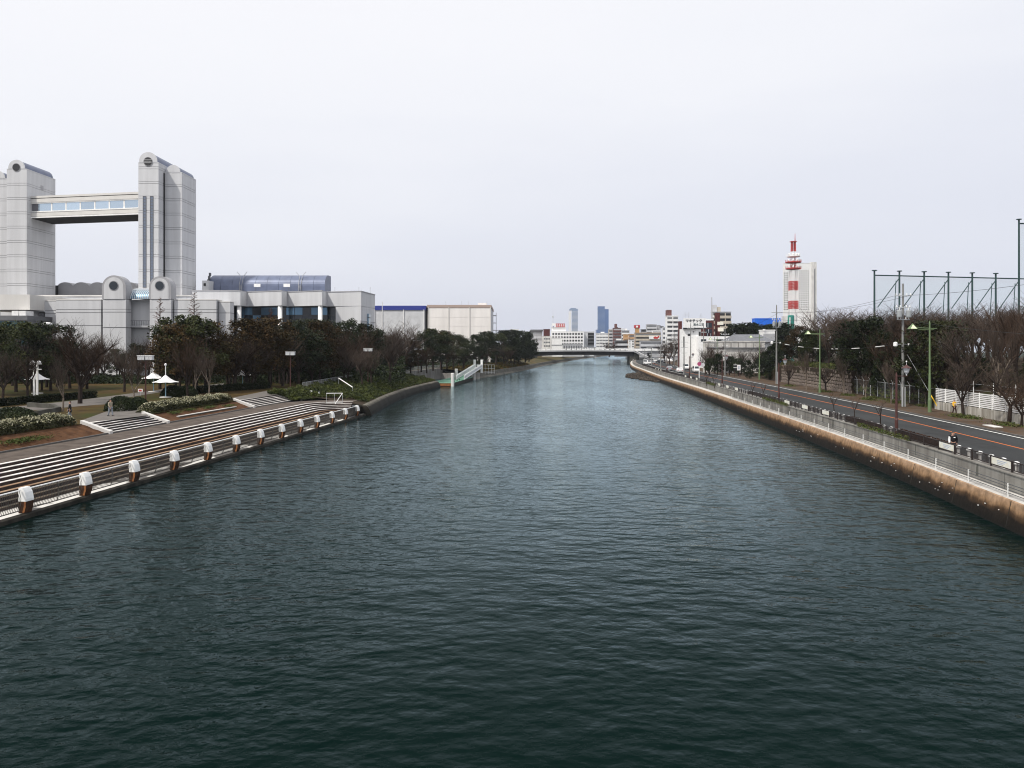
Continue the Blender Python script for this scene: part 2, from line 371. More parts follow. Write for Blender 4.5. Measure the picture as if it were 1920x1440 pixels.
def mat_ground(name, a, b_, c, s1=0.06, s2=0.9):
    m = bpy.data.materials.new(name); m.use_nodes = True
    n, l = m.node_tree.nodes, m.node_tree.links; bs = n['Principled BSDF']; bs.inputs['Roughness'].default_value = 0.95; bs.inputs['Specular IOR Level'].default_value = 0.08
    g = n.new('ShaderNodeNewGeometry')
    t1 = n.new('ShaderNodeTexNoise'); t1.inputs['Scale'].default_value = s1; t1.inputs['Detail'].default_value = 6; l.new(g.outputs['Position'], t1.inputs[0])
    t2 = n.new('ShaderNodeTexNoise'); t2.inputs['Scale'].default_value = s2; t2.inputs['Detail'].default_value = 6; l.new(g.outputs['Position'], t2.inputs[0])
    r = n.new('ShaderNodeValToRGB'); r.color_ramp.elements[0].position = 0.42; r.color_ramp.elements[1].position = 0.58
    r.color_ramp.elements[0].color = (*a, 1); r.color_ramp.elements[1].color = (*b_, 1); l.new(t1.outputs[0], r.inputs[0])
    mr = n.new('ShaderNodeMapRange'); mr.inputs[1].default_value = 0.45; mr.inputs[2].default_value = 0.7; l.new(t2.outputs[0], mr.inputs[0])
    mx = n.new('ShaderNodeMixRGB'); l.new(mr.outputs[0], mx.inputs[0]); l.new(r.outputs[0], mx.inputs[1]); mx.inputs[2].default_value = (*c, 1)
    l.new(mx.outputs[0], bs.inputs['Base Color'])
    bp = n.new('ShaderNodeBump'); bp.inputs['Strength'].default_value = 0.5; bp.inputs['Distance'].default_value = 0.08; l.new(t2.outputs[0], bp.inputs['Height']); l.new(bp.outputs[0], bs.inputs['Normal'])
    return m
M['lawn'] = mat_ground('lawn', (0.070, 0.046, 0.016), (0.036, 0.040, 0.010), (0.040, 0.024, 0.012), 0.08, 0.7)
M['earth'] = mat_ground('earth', (0.034, 0.024, 0.018), (0.052, 0.036, 0.026), (0.028, 0.028, 0.010), 0.15, 0.9)
M['verge'] = mat_ground('verge', (0.085, 0.068, 0.054), (0.060, 0.045, 0.033), (0.105, 0.058, 0.030), 0.3, 1.2)

# ------------------------------------------------------------------ the lie of the land (lines running up the river)
Lf = spline([(10, -32.2), (46.8, -28.5), (66.9, -26.3), (90, -24.0), (115, -21.5), (122, -20.9)])      # left railing
Lw = spline([(118, -20.6), (139, -21.2), (163, -20.8), (197, -17.9)])                                   # left waterline past the terrace
Lw2 = spline([(250, -10.6), (306, 0), (441, 20.6), (682, 63), (900, 112), (1100, 165)])
E = spline([(10, -44.2), (46.8, -40.5), (115, -33.5), (162, -32.2), (200, -29.5), (240, -25.2), (262, -19.5), (306, -9.5), (441, 11), (682, 53), (900, 100), (1100, 150)])
Fr = spline([(10, 24.6), (45.9, 29.0), (55.5, 30.2), (81.7, 32.8), (116, 35.6), (160, 39.0), (228, 43.5), (290, 48.8), (359, 55.2), (400, 60.5), (480, 73), (700, 112), (1000, 170)])   # right railing
Or = spline([(10, 31.6), (45, 36.4), (59.8, 38.3), (85.6, 41.1), (149, 46.2), (228, 51.5), (300, 57.5), (380, 66.5), (470, 80), (700, 118)])
Wh = spline([(10, 35.6), (45, 40.2), (66.8, 42.7), (95.5, 45.7), (170, 51.9), (228, 56.2), (300, 63), (380, 72.5), (470, 87), (700, 125)])
ZR, ZL = 2.30, 3.2
def Wl(y): return Wh(y) + 5.7
def dirn(f, y): v = Vector((f(y + 0.5) - f(y - 0.5), 1.0)); return v.normalized()

def ys(a, b, step): 
    n = max(2, int(round((b - a) / step)) + 1); return [a + (b - a) * i / (n - 1) for i in range(n)]

def struct(name, mb, mat, parent=None, smooth=False):
    o = mb.build(name, M[mat], parent, smooth)
    if parent is None: o['kind'] = 'structure'
    return o

# water
w = MB(); w.add([(-700, -80, 0), (900, -80, 0), (900, 1400, 0), (-700, 1400, 0)], [(0, 1, 2, 3)]); struct('river_water', w, 'water')

# left ground
rows = []
for y in ys(-60, 300, 4) + ys(310, 1060, 20):
    e = E(y); rows.append([(e, y, ZL), (e - 4, y, ZL + 0.02), (e - 25, y, ZL), (e - 90, y, ZL), (e - 400, y, ZL), (-4200, y, ZL)])
rows.append([(Wl(1060) + 300, 1062, ZL)] * 1 + [(100, 1062, ZL), (0, 1062, ZL), (-100, 1062, ZL), (-500, 1062, ZL), (-4200, 1062, ZL)])
rows.append([(5200, 9000, ZL), (2500, 9000, ZL), (500, 9000, ZL), (-500, 9000, ZL), (-2500, 9000, ZL), (-9000, 9000, ZL)])
struct('park_ground', MB().strip(rows), 'lawn')
# right ground with the wooded bank
def sstep(a, b, x): t = max(0, min(1, (x - a) / (b - a))); return t * t * (3 - 2 * t)
def wallh(y): return 1.05 if y < 97 else (0.15 if y < 128.5 else 3.7)
def hill(y): return 1 - sstep(168, 196, y)
def ground_right(x, y):
    o = x - Wl(y)
    if o < 0.25: return ZR
    k = hill(y); w0 = wallh(y)
    return ZR + k * (w0 + (5.4 - w0) * sstep(0, 11, o))
yy = sorted(set(ys(-60, 200, 2) + [96.95, 97.05, 128.45, 128.55] + ys(210, 400, 10) + ys(420, 1060, 40)))
rows = [[(Wl(y) + 0.25, y, ZR + 0.02)] + [(Wl(y) + o, y, ground_right(Wl(y) + o, y)) for o in (0.26, 1.5, 3, 5, 7, 9, 11, 14, 30, 80, 200)] + [(5000, y, ZR)] for y in yy]
struct('wooded_bank_ground', MB().strip(rows), 'earth')
rows = [[(Fr(y) + 0.32, y, ZR), (Fr(y) + 1.6, y, ZR)] for y in yy]
struct('riverside_footpath', MB().strip(rows), 'footpath')
rows = [[(Fr(y) + 1.6, y, ZR - 0.004), (Or(y), y, ZR + 0.02), (Wh(y) + 0.5, y, ZR - 0.004)] for y in yy]
struct('road', MB().strip(rows), 'asphalt')
rows = [[(Wh(y) + 0.5, y, ZR - 0.01), (Wh(y) + 0.5, y, ZR + 0.12), (Wh(y) + 0.65, y, ZR + 0.12)] for y in yy]
struct('road_kerb', MB().strip(rows), 'kerb')
rows = [[(Wh(y) + 0.65, y, ZR + 0.11), (Wl(y) + 0.3, y, ZR + 0.11)] for y in yy]
struct('far_side_footpath', MB().strip(rows), 'verge')
def stripe(name, f, wd, mat, y0, y1):
    struct(name, MB().strip([[(f(y) - wd / 2, y, ZR + 0.026), (f(y) + wd / 2, y, ZR + 0.026)] for y in ys(y0, y1, 2)]), mat)
stripe('orange_centre_line', Or, 0.16, 'road_orange', -20, 420)
stripe('white_edge_line', Wh, 0.2, 'road_white', -20, 330)
stripe('white_near_edge_line', lambda y: Or(y) - 3.6, 0.16, 'road_white', 190, 400)

mk('asphalt_patch', (0.034, 0.035, 0.036), 0.9, var=0.1, vscale=1.0)
for ya, yb, oa, ob in ((60, 71, -2.6, -1.2), (88, 92, 1.1, 3.0), (118, 131, -3.0, -1.6), (76, 78.5, .9, 2.2), (146, 152, 1.0, 2.8)):
    struct('asphalt_patch', MB().strip([[(Or(y) + oa, y, ZR + .024 - abs(oa) * .0045), (Or(y) + ob, y, ZR + .026 - abs(ob) * .0045)] for y in ys(ya, yb, 1.0)]), 'asphalt_patch')
# ------------------------------------------------------------------ left bank
# embankment beyond the terrace: sloped quay, then the planted slope
rows_q, rows_g = [], []
for y in ys(116, 198, 3):
    L = Lw(y); j = 0.25 * math.sin(y * 0.9)
    rows_q.append([(L + 0.3, y, -0.6), (L + 0.05 + j * 0.2, y, 0.5), (L - 0.35 + j * .15, y, 1.25 + j * 0.06), (L - 0.7, y, 1.5), (L - 1.2, y, 1.54)])
    rows_g.append([(L - 1.1, y, 1.5), ((L - 1.1) * 0.5 + E(y) * 0.5, y, 2.5), (E(y), y, ZL)])
q0 = MB().strip(rows_q); q0.add([(Lw(116) + .3, 115.98, -.6), (Lw(116) + .05, 115.98, .5), (Lw(116) - .35, 115.98, 1.25), (Lw(116) - .7, 115.98, 1.5), (Lw(116) - 7, 115.98, 2.2), (Lw(116) - 7, 115.98, -.6)], [(0, 1, 2, 3, 4, 5)])
struct('quay_slope', q0, 'quay_tide_left'); struct('planted_slope', MB().strip(rows_g), 'earth')
struct('quay_slope_end', MB().strip([[(Lw(198) + 0.3, 198, -0.6), (Lw(198) - 0.3, 198, 0.5), (Lw(198) - 1.4, 198, 1.35), (E(198), 198, ZL)], [(Lw(198) + 0.3, 199, -0.6), (Lw(198) - 0.3, 199, -0.6), (Lw(198) - 1.4, 199, -0.6), (E(198), 199, -0.6)]]), 'quay_grey')
struct('inlet_wall', MB().strip([[(E(y) + 0.5, y, -0.6), (E(y) + 0.5, y, 3.3), (E(y) - 0.3, y, 3.3)] for y in ys(197, 252, 5)]), 'concrete')
rows_q, rows_g = [], []
for y in ys(250, 460, 6) + ys(480, 1060, 20):
    L = Lw2(y)
    rows_q.append([(L + 0.6, y, -0.5), (L - 0.2, y, 0.35), (L - 1.0, y, 0.5), (L - 1.3, y, 1.7), (L - 1.9, y, 1.75)])
    rows_g.append([(L - 1.8, y, 1.7), ((L - 1.8) * 0.5 + E(y) * 0.5, y, 2.8), (E(y), y, ZL)])
struct('far_quay', MB().strip(rows_q), 'quay_top'); struct('far_grass_slope', MB().strip(rows_g), 'grass_tuft')
struct('far_quay_end', MB().box(E(250) + 0.4, Lw2(250) + 0.5, 249.6, 250.6, -0.6, 1.75), 'concrete')

# stepped terrace: lines run straight, then turn round a quarter circle at the far end
YC = 107.0
def tpath(o, y0=-30):
    """points along the terrace at the distance o behind the railing"""
    pts = [(Lf(y) - o, y) for y in ys(y0, YC, 5)]
    cx = Lf(YC) - 0.9; r = o - 0.9
    if r > 0.02:
        for a in range(1, 13):
            t = R(180 - 7.5 * a); pts.append((cx + r * math.cos(t), YC + r * math.sin(t)))
        pts.append((cx + 0.9, YC + r))
    return pts
def sweep(mb, o0, o1, z0, z1, y0=-30):
    a, b = tpath(o0, y0), tpath(o1, y0)
    mb.strip([[(p[0], p[1], z0), (p[0], p[1], z1), (q[0], q[1], z1), (q[0], q[1], z0)] for p, q in zip(a, b)]); return mb
struct('terrace_quay_face', MB().strip([[(Lf(y) + 0.34, y, -0.6), (Lf(y) + 0.34, y, 0.24), (Lf(y) + 0.16, y, 0.31), (Lf(y) + .05, y, 0.305)] for y in ys(-30, 117, 5)]), 'wall_dark')  # near-black colour carries the shade of this river-facing side
deck = MB().strip([[(Lf(y) + 0.1, y, 0.30), (Lf(y) - 1.75, y, 0.30)] for y in ys(-30, 117, 5)])
deck.strip([[(Lf(117) + 0.30, 117, -0.6), (Lf(117) + 0.30, 117, 0.25), (Lf(117) - 4, 117, 0.30)], [(Lf(117) + 0.30, 117.3, -0.6), (Lf(117) + 0.30, 117.3, -0.6), (Lf(117) - 4, 117.3, -0.6)]])
deck.add([(Lf(106) - 1.7, 106, 0.296), (Lf(106), 106, 0.296), (Lf(117), 117, 0.296), (Lf(106) - 1.7, 117, 0.296)], [(0, 1, 2, 3)])
def mat_wetdeck():
    m = material('wet_deck', (0.035, 0.030, 0.023), 0.35, color2=(0.07, 0.058, 0.042), vscale=0.6, spec=.4)
    n, l = m.node_tree.nodes, m.node_tree.links; b = n['Principled BSDF']; src = b.inputs['Base Color'].links[0].from_socket
    g = n.new('ShaderNodeNewGeometry'); mp_ = n.new('ShaderNodeMapping'); mp_.inputs['Scale'].default_value = (1, .45, 1); t = n.new('ShaderNodeTexNoise'); t.inputs['Scale'].default_value = 0.34; t.inputs['Detail'].default_value = 5; l.new(g.outputs['Position'], mp_.inputs[0]); l.new(mp_.outputs[0], t.inputs[0])
    r = n.new('ShaderNodeValToRGB'); r.color_ramp.elements[0].position = 0.47; r.color_ramp.elements[1].position = 0.505; l.new(t.outputs[0], r.inputs[0])
    mx_ = n.new('ShaderNodeMixRGB'); l.new(r.outputs[0], mx_.inputs[0]); l.new(src, mx_.inputs[1]); mx_.inputs[2].default_value = (0.66, 0.64, 0.59, 1); l.new(mx_.outputs[0], b.inputs['Base Color'])   # irregular pale patches
    return m
M['wet_deck'] = mat_wetdeck()
struct('terrace_walkway', deck, 'wet_deck')
ter = thing('stepped_terrace', 'long concrete seating steps running along the left riverbank behind the railing', 'steps', (Lf(60) - 4, 60, 0.3))
NS = 10
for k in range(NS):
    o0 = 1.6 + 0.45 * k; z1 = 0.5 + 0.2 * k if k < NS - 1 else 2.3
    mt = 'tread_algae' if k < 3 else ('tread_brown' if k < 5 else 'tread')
    st = sweep(MB(), o0, o0 + 0.47, z1 - 0.26, z1 - 0.012, -30).build('step', M['riser'], ter)  # dark step body has the riser's shade painted in
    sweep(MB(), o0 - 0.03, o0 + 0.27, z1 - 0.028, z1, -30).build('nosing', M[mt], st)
# promenade, low kerb, soil bank
pa, pb = tpath(6.05), tpath(9.7)
struct('promenade', MB().strip([[(p[0], p[1], 2.29), (q[0], q[1], 2.30)] for p, q in zip(pa, pb)]), 'promenade')
struct('promenade_kerb', MB().strip([[(Lf(y) - 9.6, y, 2.29), (Lf(y) - 9.6, y, 2.42), (Lf(y) - 9.8, y, 2.42), (Lf(y) - 9.8, y, 2.29)] for y in ys(-30, 117, 5)]), 'kerb')
def soil_z(o): return 2.36 + 0.84 * max(0, min(1, (o - 9.8) / 2.2))
rnd = random.Random(5)
rows = []
for y in ys(-30, 117, 1.0):
    rows.append([(Lf(y) - o, y, soil_z(o) + (0.05 * rnd.uniform(-1, 1) if 9.8 < o < 12 else 0)) for o in (9.75, 10.2, 10.7, 11.2, 11.7, 12.1)])
struct('soil_bank', MB().strip(rows), 'soil')
# two short flights through the soil bank
def flight(y0, y1, label):
    t = thing('stair_flight', label, 'stairs', (Lf((y0 + y1) / 2) - 10, (y0 + y1) / 2, 2.3), group='short stairs through the soil bank')
    n = 6
    for k in range(n):
        o0 = 9.62 + 0.40 * k; z1 = 2.3 + 0.155 * (k + 1)
        def blk(oa, ob, za, zb):
            p = [(Lf(y0) - oa, y0), (Lf(y1) - oa, y1), (Lf(y1) - ob, y1), (Lf(y0) - ob, y0)]; return MB().prism(p, za, zb)
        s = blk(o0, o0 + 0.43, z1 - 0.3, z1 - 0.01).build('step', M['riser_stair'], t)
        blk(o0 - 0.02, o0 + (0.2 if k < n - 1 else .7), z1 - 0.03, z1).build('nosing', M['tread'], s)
    for ya, yb in ((y0 - 0.55, y0 - 0.06), (y1 + 0.06, y1 + 0.55)):
        m = MB(); q = []
        for o_, zz in ((9.5, 2.55), (12.1, 3.5)):
            q.append([(Lf(ya) - o_, ya, zz - 0.5), (Lf(ya) - o_, ya, zz), (Lf(yb) - o_, yb, zz), (Lf(yb) - o_, yb, zz - 0.5)])
        m.add(q[0] + q[1], [(0, 1, 2, 3), (7, 6, 5, 4), (0, 4, 5, 1), (1, 5, 6, 2), (2, 6, 7, 3), (3, 7, 4, 0)]); m.build('side_wall', M['cream'], t)
flight(71.0, 80.0, 'short white-edged stair flight beside the clipped pale hedge, nearer of the two')
flight(101.0, 117.0, 'short white-edged stair flight beside the dark shrub slope, farther of the two')
# low curb benches in the soil bank
for ya, yb, lab in ((44, 57.5, 'low pale concrete curb in the brown soil bank near the left edge'), (84, 97.5, 'low pale concrete curb in the soil bank between the two stair flights')):
    t = thing('curb_wall', lab, 'curb', (Lf(ya) - 10.4, ya, 2.4), group='low curbs in the soil bank')
    for (oa, za, zb, nm, mt) in ((10.35, 2.3, 2.66, 'face', 'quay_grey'), (10.32, 2.66, 2.72, 'cap', 'cream')):
        MB().prism([(Lf(ya) - oa, ya), (Lf(yb) - oa, yb), (Lf(yb) - oa - 0.32, yb), (Lf(ya) - oa - 0.32, ya)], za, zb).build(nm, M[mt], t)
# park paths
def sheet(name, pts, mat, z): struct(name, MB().add([(p.x, p.y, z) for p in pts], [tuple(range(len(pts)))]), mat)
sheet('park_path', [gnd(px, py, ZL) for px, py in ((-60, 780), (-60, 770), (60, 760), (160, 749), (300, 731), (420, 719), (420, 723), (300, 736), (225, 748), (215, 757), (150, 762), (60, 770))], 'path_paving', ZL + 0.03)
sheet('stair_landing_path', [gnd(px, py, ZL) for px, py in ((160, 793), (150, 790), (205, 770), (222, 757), (255, 764), (276, 778), (275, 780))], 'path_paving', ZL + 0.034)
sheet('upper_landing_path', [gnd(px, py, ZL) for px, py in ((444, 751), (428, 748), (500, 733), (552, 727), (556, 732), (545, 737))], 'path_paving', ZL + 0.034)

# ------------------------------------------------------------------ left railing with white pylons
PY = [46.8 + 5.45 * i for i in range(-3, 13)]
fence = thing('river_railing', 'dark curved-bar railing with white rust-stained pylons along the left waterside', 'railing', (Lf(60), 60, 0.3))
def curve_prof(t): return -0.16 * math.sin(t * math.pi * 0.9)          # bars bow towards the river
rail_l = MB(); low = MB()
for a, b in zip(PY[:-1], PY[1:]):
    A, B = Vector((Lf(a), a, 0)), Vector((Lf(b), b, 0)); u = (B - A).normalized(); wv = Vector((u.y, -u.x, 0))
    MB().tube(A + u * 0.4 + Vector((0, 0, 1.66)), B - u * 0.4 + Vector((0, 0, 1.66)), 0.045).build('top_rail', M['white'], fence)
    MB().tube(A + u * 0.4 + Vector((0, 0, 0.48)), B - u * 0.4 + Vector((0, 0, 0.48)), 0.03).build('lower_rail', M['bar_dark'], fence)
    m = MB(); n = 34
    for i in range(1, n):
        p = A.lerp(B, 0.075 + 0.85 * i / n); pts = [p + wv * (0.02 - curve_prof(t)) + Vector((0, 0, 0.45 + 1.2 * t)) for t in (0, 0.33, 0.66, 1.0)]
        r = 0.017 if i != n // 2 else 0.035
        m.path(pts, r, 4 if i == n // 2 else 3)
    tag(m.build('balusters', M['bar_dark'], fence), kind='stuff')
for y in PY:
    P = Vector((Lf(y), y, 0)); u = dirn(Lf, y); u = Vector((u.x, u.y, 0)); wv = Vector((u.y, -u.x, 0))
    prof = [(-0.16, 0.32), (0.20, 0.32), (0.31, 0.7), (0.33, 1.15), (0.24, 1.55), (0.08, 1.78), (-0.16, 1.80)]
    def pyl(za, zb, infl):
        pr = []
        for o_, z_ in prof: pr.append((o_ + (infl if o_ > 0 else -infl), z_))
        pts = []
        f = lambda z: np.interp(z, [0.32, 0.7, 1.15, 1.55, 1.78], [0.20, 0.31, 0.33, 0.24, 0.08])
        zz = [za + (zb - za) * i / 6 for i in range(7)]
        ring = [(float(f(z)) + infl, z) for z in zz] + ([(-0.16 - infl, zb)] if zb < 1.8 else [(0.02, 1.80 + infl), (-0.16 - infl, 1.80 + infl)]) + [(-0.16 - infl, za)]
        n = len(ring); vs = []
        for s in (-0.32, 0.32):
            vs += [P + u * s + wv * o_ + Vector((0, 0, z_)) for o_, z_ in ring]
        return MB().add(vs, [tuple(range(n)), tuple(range(n, 2 * n))[::-1]] + [(i, n + i, n + (i + 1) % n, (i + 1) % n) for i in range(n)])
    p = pyl(1.0, 1.78, 0.0).build('pylon', M['white'], fence)
    pyl(0.32, 0.998, -0.004).build('rusted_foot', M['rust_dark'], p)  # rust, darkened further to carry the shade on the front
    e = MB()
    for z0_, z1_ in ((0.34, 0.7), (0.7, 0.99)):
        o0 = float(np.interp(z0_, [0.32, 0.7, 1.15], [0.20, 0.31, 0.33])); o1 = float(np.interp(z1_, [0.32, 0.7, 1.15], [0.20, 0.31, 0.33]))
        a_ = P - u * 0.325; e.add([a_ + wv * (o0 - .13) + Vector((0, 0, z0_)), a_ + wv * o0 + Vector((0, 0, z0_)), a_ + wv * o1 + Vector((0, 0, z1_)), a_ + wv * (o1 - .13) + Vector((0, 0, z1_))], [(0, 1, 2, 3)])
    e.build('rust_stain', M['rust_metal'], p)
yy_ = PY[-1]
MB().tube((Lf(yy_) - 0.2, yy_ + 0.1, 1.66), (Lf(yy_) - 2.6, yy_ + 0.4, 1.72), 0.07).build('end_rail', M['white'], fence)
# small frame gate at the end of the steps
g0 = gnd(612, 756, 2.3); gt = thing('barrier_frame', 'thin white metal barrier frame at the far end of the seating steps', 'barrier', g0)
u_ = Vector((1, 0.12, 0)).normalized(); Wg, Hg = 2.15, 1.35
for s in (0, 0.5, 1): MB().tube(g0 + u_ * Wg * s, g0 + u_ * Wg * s + Vector((0, 0, Hg)), 0.03).build('post', M['galv'], gt)
for h in (0.12, Hg): MB().tube(g0 + Vector((0, 0, h)), g0 + u_ * Wg + Vector((0, 0, h)), 0.045).build('rail', M['white'], gt)
MB().tube(g0 + u_ * Wg + Vector((0, 0, Hg)), g0 + u_ * Wg * 0.7 + Vector((0, -1.6, 0.0)), 0.045).build('handrail', M['white'], gt)
h0, h1 = at(635, 709, 140), at(661, 726, 132)
hr = thing('handrail', 'white slanting handrail rising through the dark shrubs on the left bank', 'handrail', (h1.x, h1.y, 2.2))
MB().tube(h0, h1, 0.09).build('rail', M['white'], hr)
for p in (h0, h1): MB().tube(p, (p.x, p.y, 2.0), 0.04).build('post', M['galv'], hr)
# grey park railing along the planted slope
pr = thing('park_railing', 'thin grey railing along the top of the shrub-covered left bank', 'railing', (E(160), 160, ZL))
prev = None
for y in ys(128, 258, 2.4):
    p = Vector((E(y) - 0.5, y, ZL)); MB().tube(p, p + Vector((0, 0, 1.05)), 0.03, n=4).build('post', M['galv'], pr)
    if prev: 
        for h in (1.05, 0.3): MB().tube(prev + Vector((0, 0, h)), p + Vector((0, 0, h)), 0.03, n=4).build('rail', M['galv'], pr)
        m = MB()
        for i in range(1, 9): q = prev.lerp(p, i / 9); m.tube(q + Vector((0, 0, 0.3)), q + Vector((0, 0, 1.05)), 0.012, n=3)
        tag(m.build('balusters', M['galv'], pr), kind='stuff')
    prev = p

# ------------------------------------------------------------------ floating landing stage
dk = thing('landing_stage', 'green-decked floating pontoon with white piles by the left bank', 'pontoon', (-15, 222, 0))
c0, c1 = Vector((-15.0, 201)), Vector((-11.6, 241)); u2 = (c1 - c0).normalized(); w2 = Vector((-u2.y, u2.x))
poly = [c0, c1, c1 + w2 * 6.0, c0 + w2 * 6.0]
MB().prism([tuple(p) for p in poly], -0.3, 0.78).build('hull', M['wall_dark'], dk)
MB().prism([tuple(p + (Vector((-13.5, 221)) - p) * 0.006) for p in poly], 0.78, 0.9).build('deck', M['deck_green'], dk)
MB().prism([tuple(c0 + w2 * 0.2 + u2 * -0.06), tuple(c0 + w2 * 5.8 + u2 * -0.06), tuple(c0 + w2 * 5.8), tuple(c0 + w2 * 0.2)], 0.1, 0.76).build('end_board', M['rust_metal'], dk)
for i in range(9):
    q = c0 + u2 * (2.5 + 4.3 * i) + w2 * 0.5; MB().lathe((q.x, q.y, 0.9), [(0.14, 0), (0.1, 0.12), (0.18, 0.28), (0.02, 0.3)], 8).build('bollard', M['black_metal'], dk)
for px, py0, d in ((848.5, 700, 201), (855.5, 692, 222), (889, 692.5, 240)):
    x = gx(px, d); MB().lathe((x, d, -0.5), [(0.42, 0), (0.42, 0.5 + gz(py0, d)), (0.3, 0.58 + gz(py0, d))], 14).build('pile', M['white_dirty'], dk, smooth=False)
gw = thing('gangway', 'white-sided gangway sloping from the bank down to the green pontoon', 'gangway', (-13, 232, 0.9))
a0, a1 = Vector((-15.3, 220, 1.0)), Vector((-11.5, 246, 3.5)); uu = (a1 - a0).normalized(); sd = Vector((uu.y, -uu.x, 0)).normalized()
MB().add([a0, a0 + sd * 2.2, a1 + sd * 2.2, a1, a0 - Vector((0, 0, .15)), a0 + sd * 2.2 - Vector((0, 0, .15)), a1 + sd * 2.2 - Vector((0, 0, .15)), a1 - Vector((0, 0, .15))], [(0, 1, 2, 3), (4, 7, 6, 5), (0, 4, 5, 1), (1, 5, 6, 2), (2, 6, 7, 3), (3, 7, 4, 0)]).build('ramp_floor', M['deck_green'], gw)
for s in (0, 2.2):
    for h0_, h1_, nm, mt in ((0.85, 1.2, 'top_beam', 'white'), (0.30, 0.80, 'middle_beam', 'grey_light'), (-0.05, 0.25, 'lower_beam', 'white')):
        b0, b1 = a0 + sd * s, a1 + sd * s
        q = []
        for p in (b0, b1):
            for o_ in (-0.09, 0.09):
                for h in (h0_, h1_): q.append(p + sd * o_ + Vector((0, 0, h)))
        MB().add(q, [(0, 2, 3, 1), (4, 5, 7, 6), (0, 1, 5, 4), (2, 6, 7, 3), (1, 3, 7, 5), (0, 4, 6, 2)]).build(nm, M[mt], gw)
    for i in range(9):
        p = (a0 + sd * s).lerp(a1 + sd * s, i / 8); MB().tube(p, p + Vector((0, 0, 1.2)), 0.05, n=4).build('post', M['white'], gw)
    p = a1 + sd * s; MB().box(p.x - 0.35, p.x + 0.35, p.y, p.y + 0.6, 2.0, 6.0).build('gate_pillar', M['white'], gw)
p = a1 + sd * 1.1; MB().box(p.x - 0.95, p.x + 0.95, p.y + 0.7, p.y + 0.8, 3.3, 4.8).build('gate', M['black_metal'], gw)
MB().box(p.x - 0.5, p.x + 0.5, p.y + 0.6, p.y + 0.68, 4.0, 4.5).build('notice', M['white'], gw)
fb = thing('fence_frame', 'thin pale barrier fence on the bank right of the white gangway', 'fence', (-8.5, 247, 1.8))
for i in range(5): MB().tube((-9.2 + i * 0.95, 247.2, 1.6), (-9.2 + i * 0.95, 247.2, 4.4), 0.04, n=4).build('post', M['galv'], fb)
for h in (4.4, 3.3, 2.1): MB().tube((-9.2, 247.2, h), (-5.4, 247.2, h), 0.05, n=4).build('rail', M['galv'], fb)

# ------------------------------------------------------------------ right quay, railing, street furniture
qy = ys(-60, 360, 3) + ys(370, 1060, 15)
def Wr(y): return Fr(y) - 1.6
rows = [[(Wr(y) - 0.25, y, -0.7), (Wr(y), y, 0.1), (Wr(y) + 0.30, y, 1.50), (Wr(y) + 0.36, y, 1.56)] for y in qy]
qw = struct('quay_wall', MB().strip(rows), 'quay_tide')
for y in ys(30, 240, 7.0):
    MB().add([(Wr(y) - .012, y - .03, .1), (Wr(y) - .012, y + .03, .1), (Wr(y) + .288, y + .03, 1.5), (Wr(y) + .288, y - .03, 1.5)], [(0, 1, 2, 3)]).build('joint', M['wall_dark'], qw)
rows = [[(Wr(y) + 0.36, y, 1.56), (Fr(y) - 0.2, y, 1.60)] for y in qy]
struct('quay_ledge', MB().strip(rows), 'concrete_light')
rows = [[(Fr(y) - 0.2, y, 1.58), (Fr(y) - 0.2, y, 2.60), (Fr(y) - 0.26, y, 2.61), (Fr(y) - 0.26, y, 2.68), (Fr(y) + 0.22, y, 2.69), (Fr(y) + 0.22, y, 2.2)] for y in qy]
pw = struct('parapet_wall', MB().strip(rows), 'parapet_grey'); rj = random.Random(4)
for y in ys(30, 200, 3.4):
    w_ = rj.choice([.03, .03, .12, .28]); MB().add([(Fr(y) - .204, y - w_, 1.62 if w_ < .1 else rj.uniform(1.7, 2.1)), (Fr(y) - .204, y + w_, 1.62 if w_ < .1 else rj.uniform(1.7, 2.1)), (Fr(y) - .204, y + w_ * .6, 2.59), (Fr(y) - .204, y - w_ * .6, 2.59)], [(0, 1, 2, 3)]).build('joint' if w_ < .1 else 'drip_stain', M['quay_grey'], pw)
struct('parapet_footing', MB().strip([[(Fr(y) + 0.2, y, ZR + 0.002), (Fr(y) + 0.34, y, ZR + 0.002)] for y in qy]), 'kerb')

lr = thing('ledge_railing', 'low pale-posted railing of four thin dark bars on the ledge of the right quay wall', 'railing', (Wr(70) + 0.6, 70, 1.6))
pp = ys(30, 130, 5.0)
for y in pp: MB().tube((Wr(y) + 0.62, y, 1.55), (Wr(y) + 0.62, y, 2.32), 0.05, n=6).build('post', M['white_dirty'], lr)
for a, b in zip(pp[:-1], pp[1:]):
    for h in (1.78, 1.95, 2.12, 2.29): MB().tube((Wr(a) + 0.62, a, h), (Wr(b) + 0.62, b, h), 0.022, n=5).build('rail', M['cable_dark'], lr)

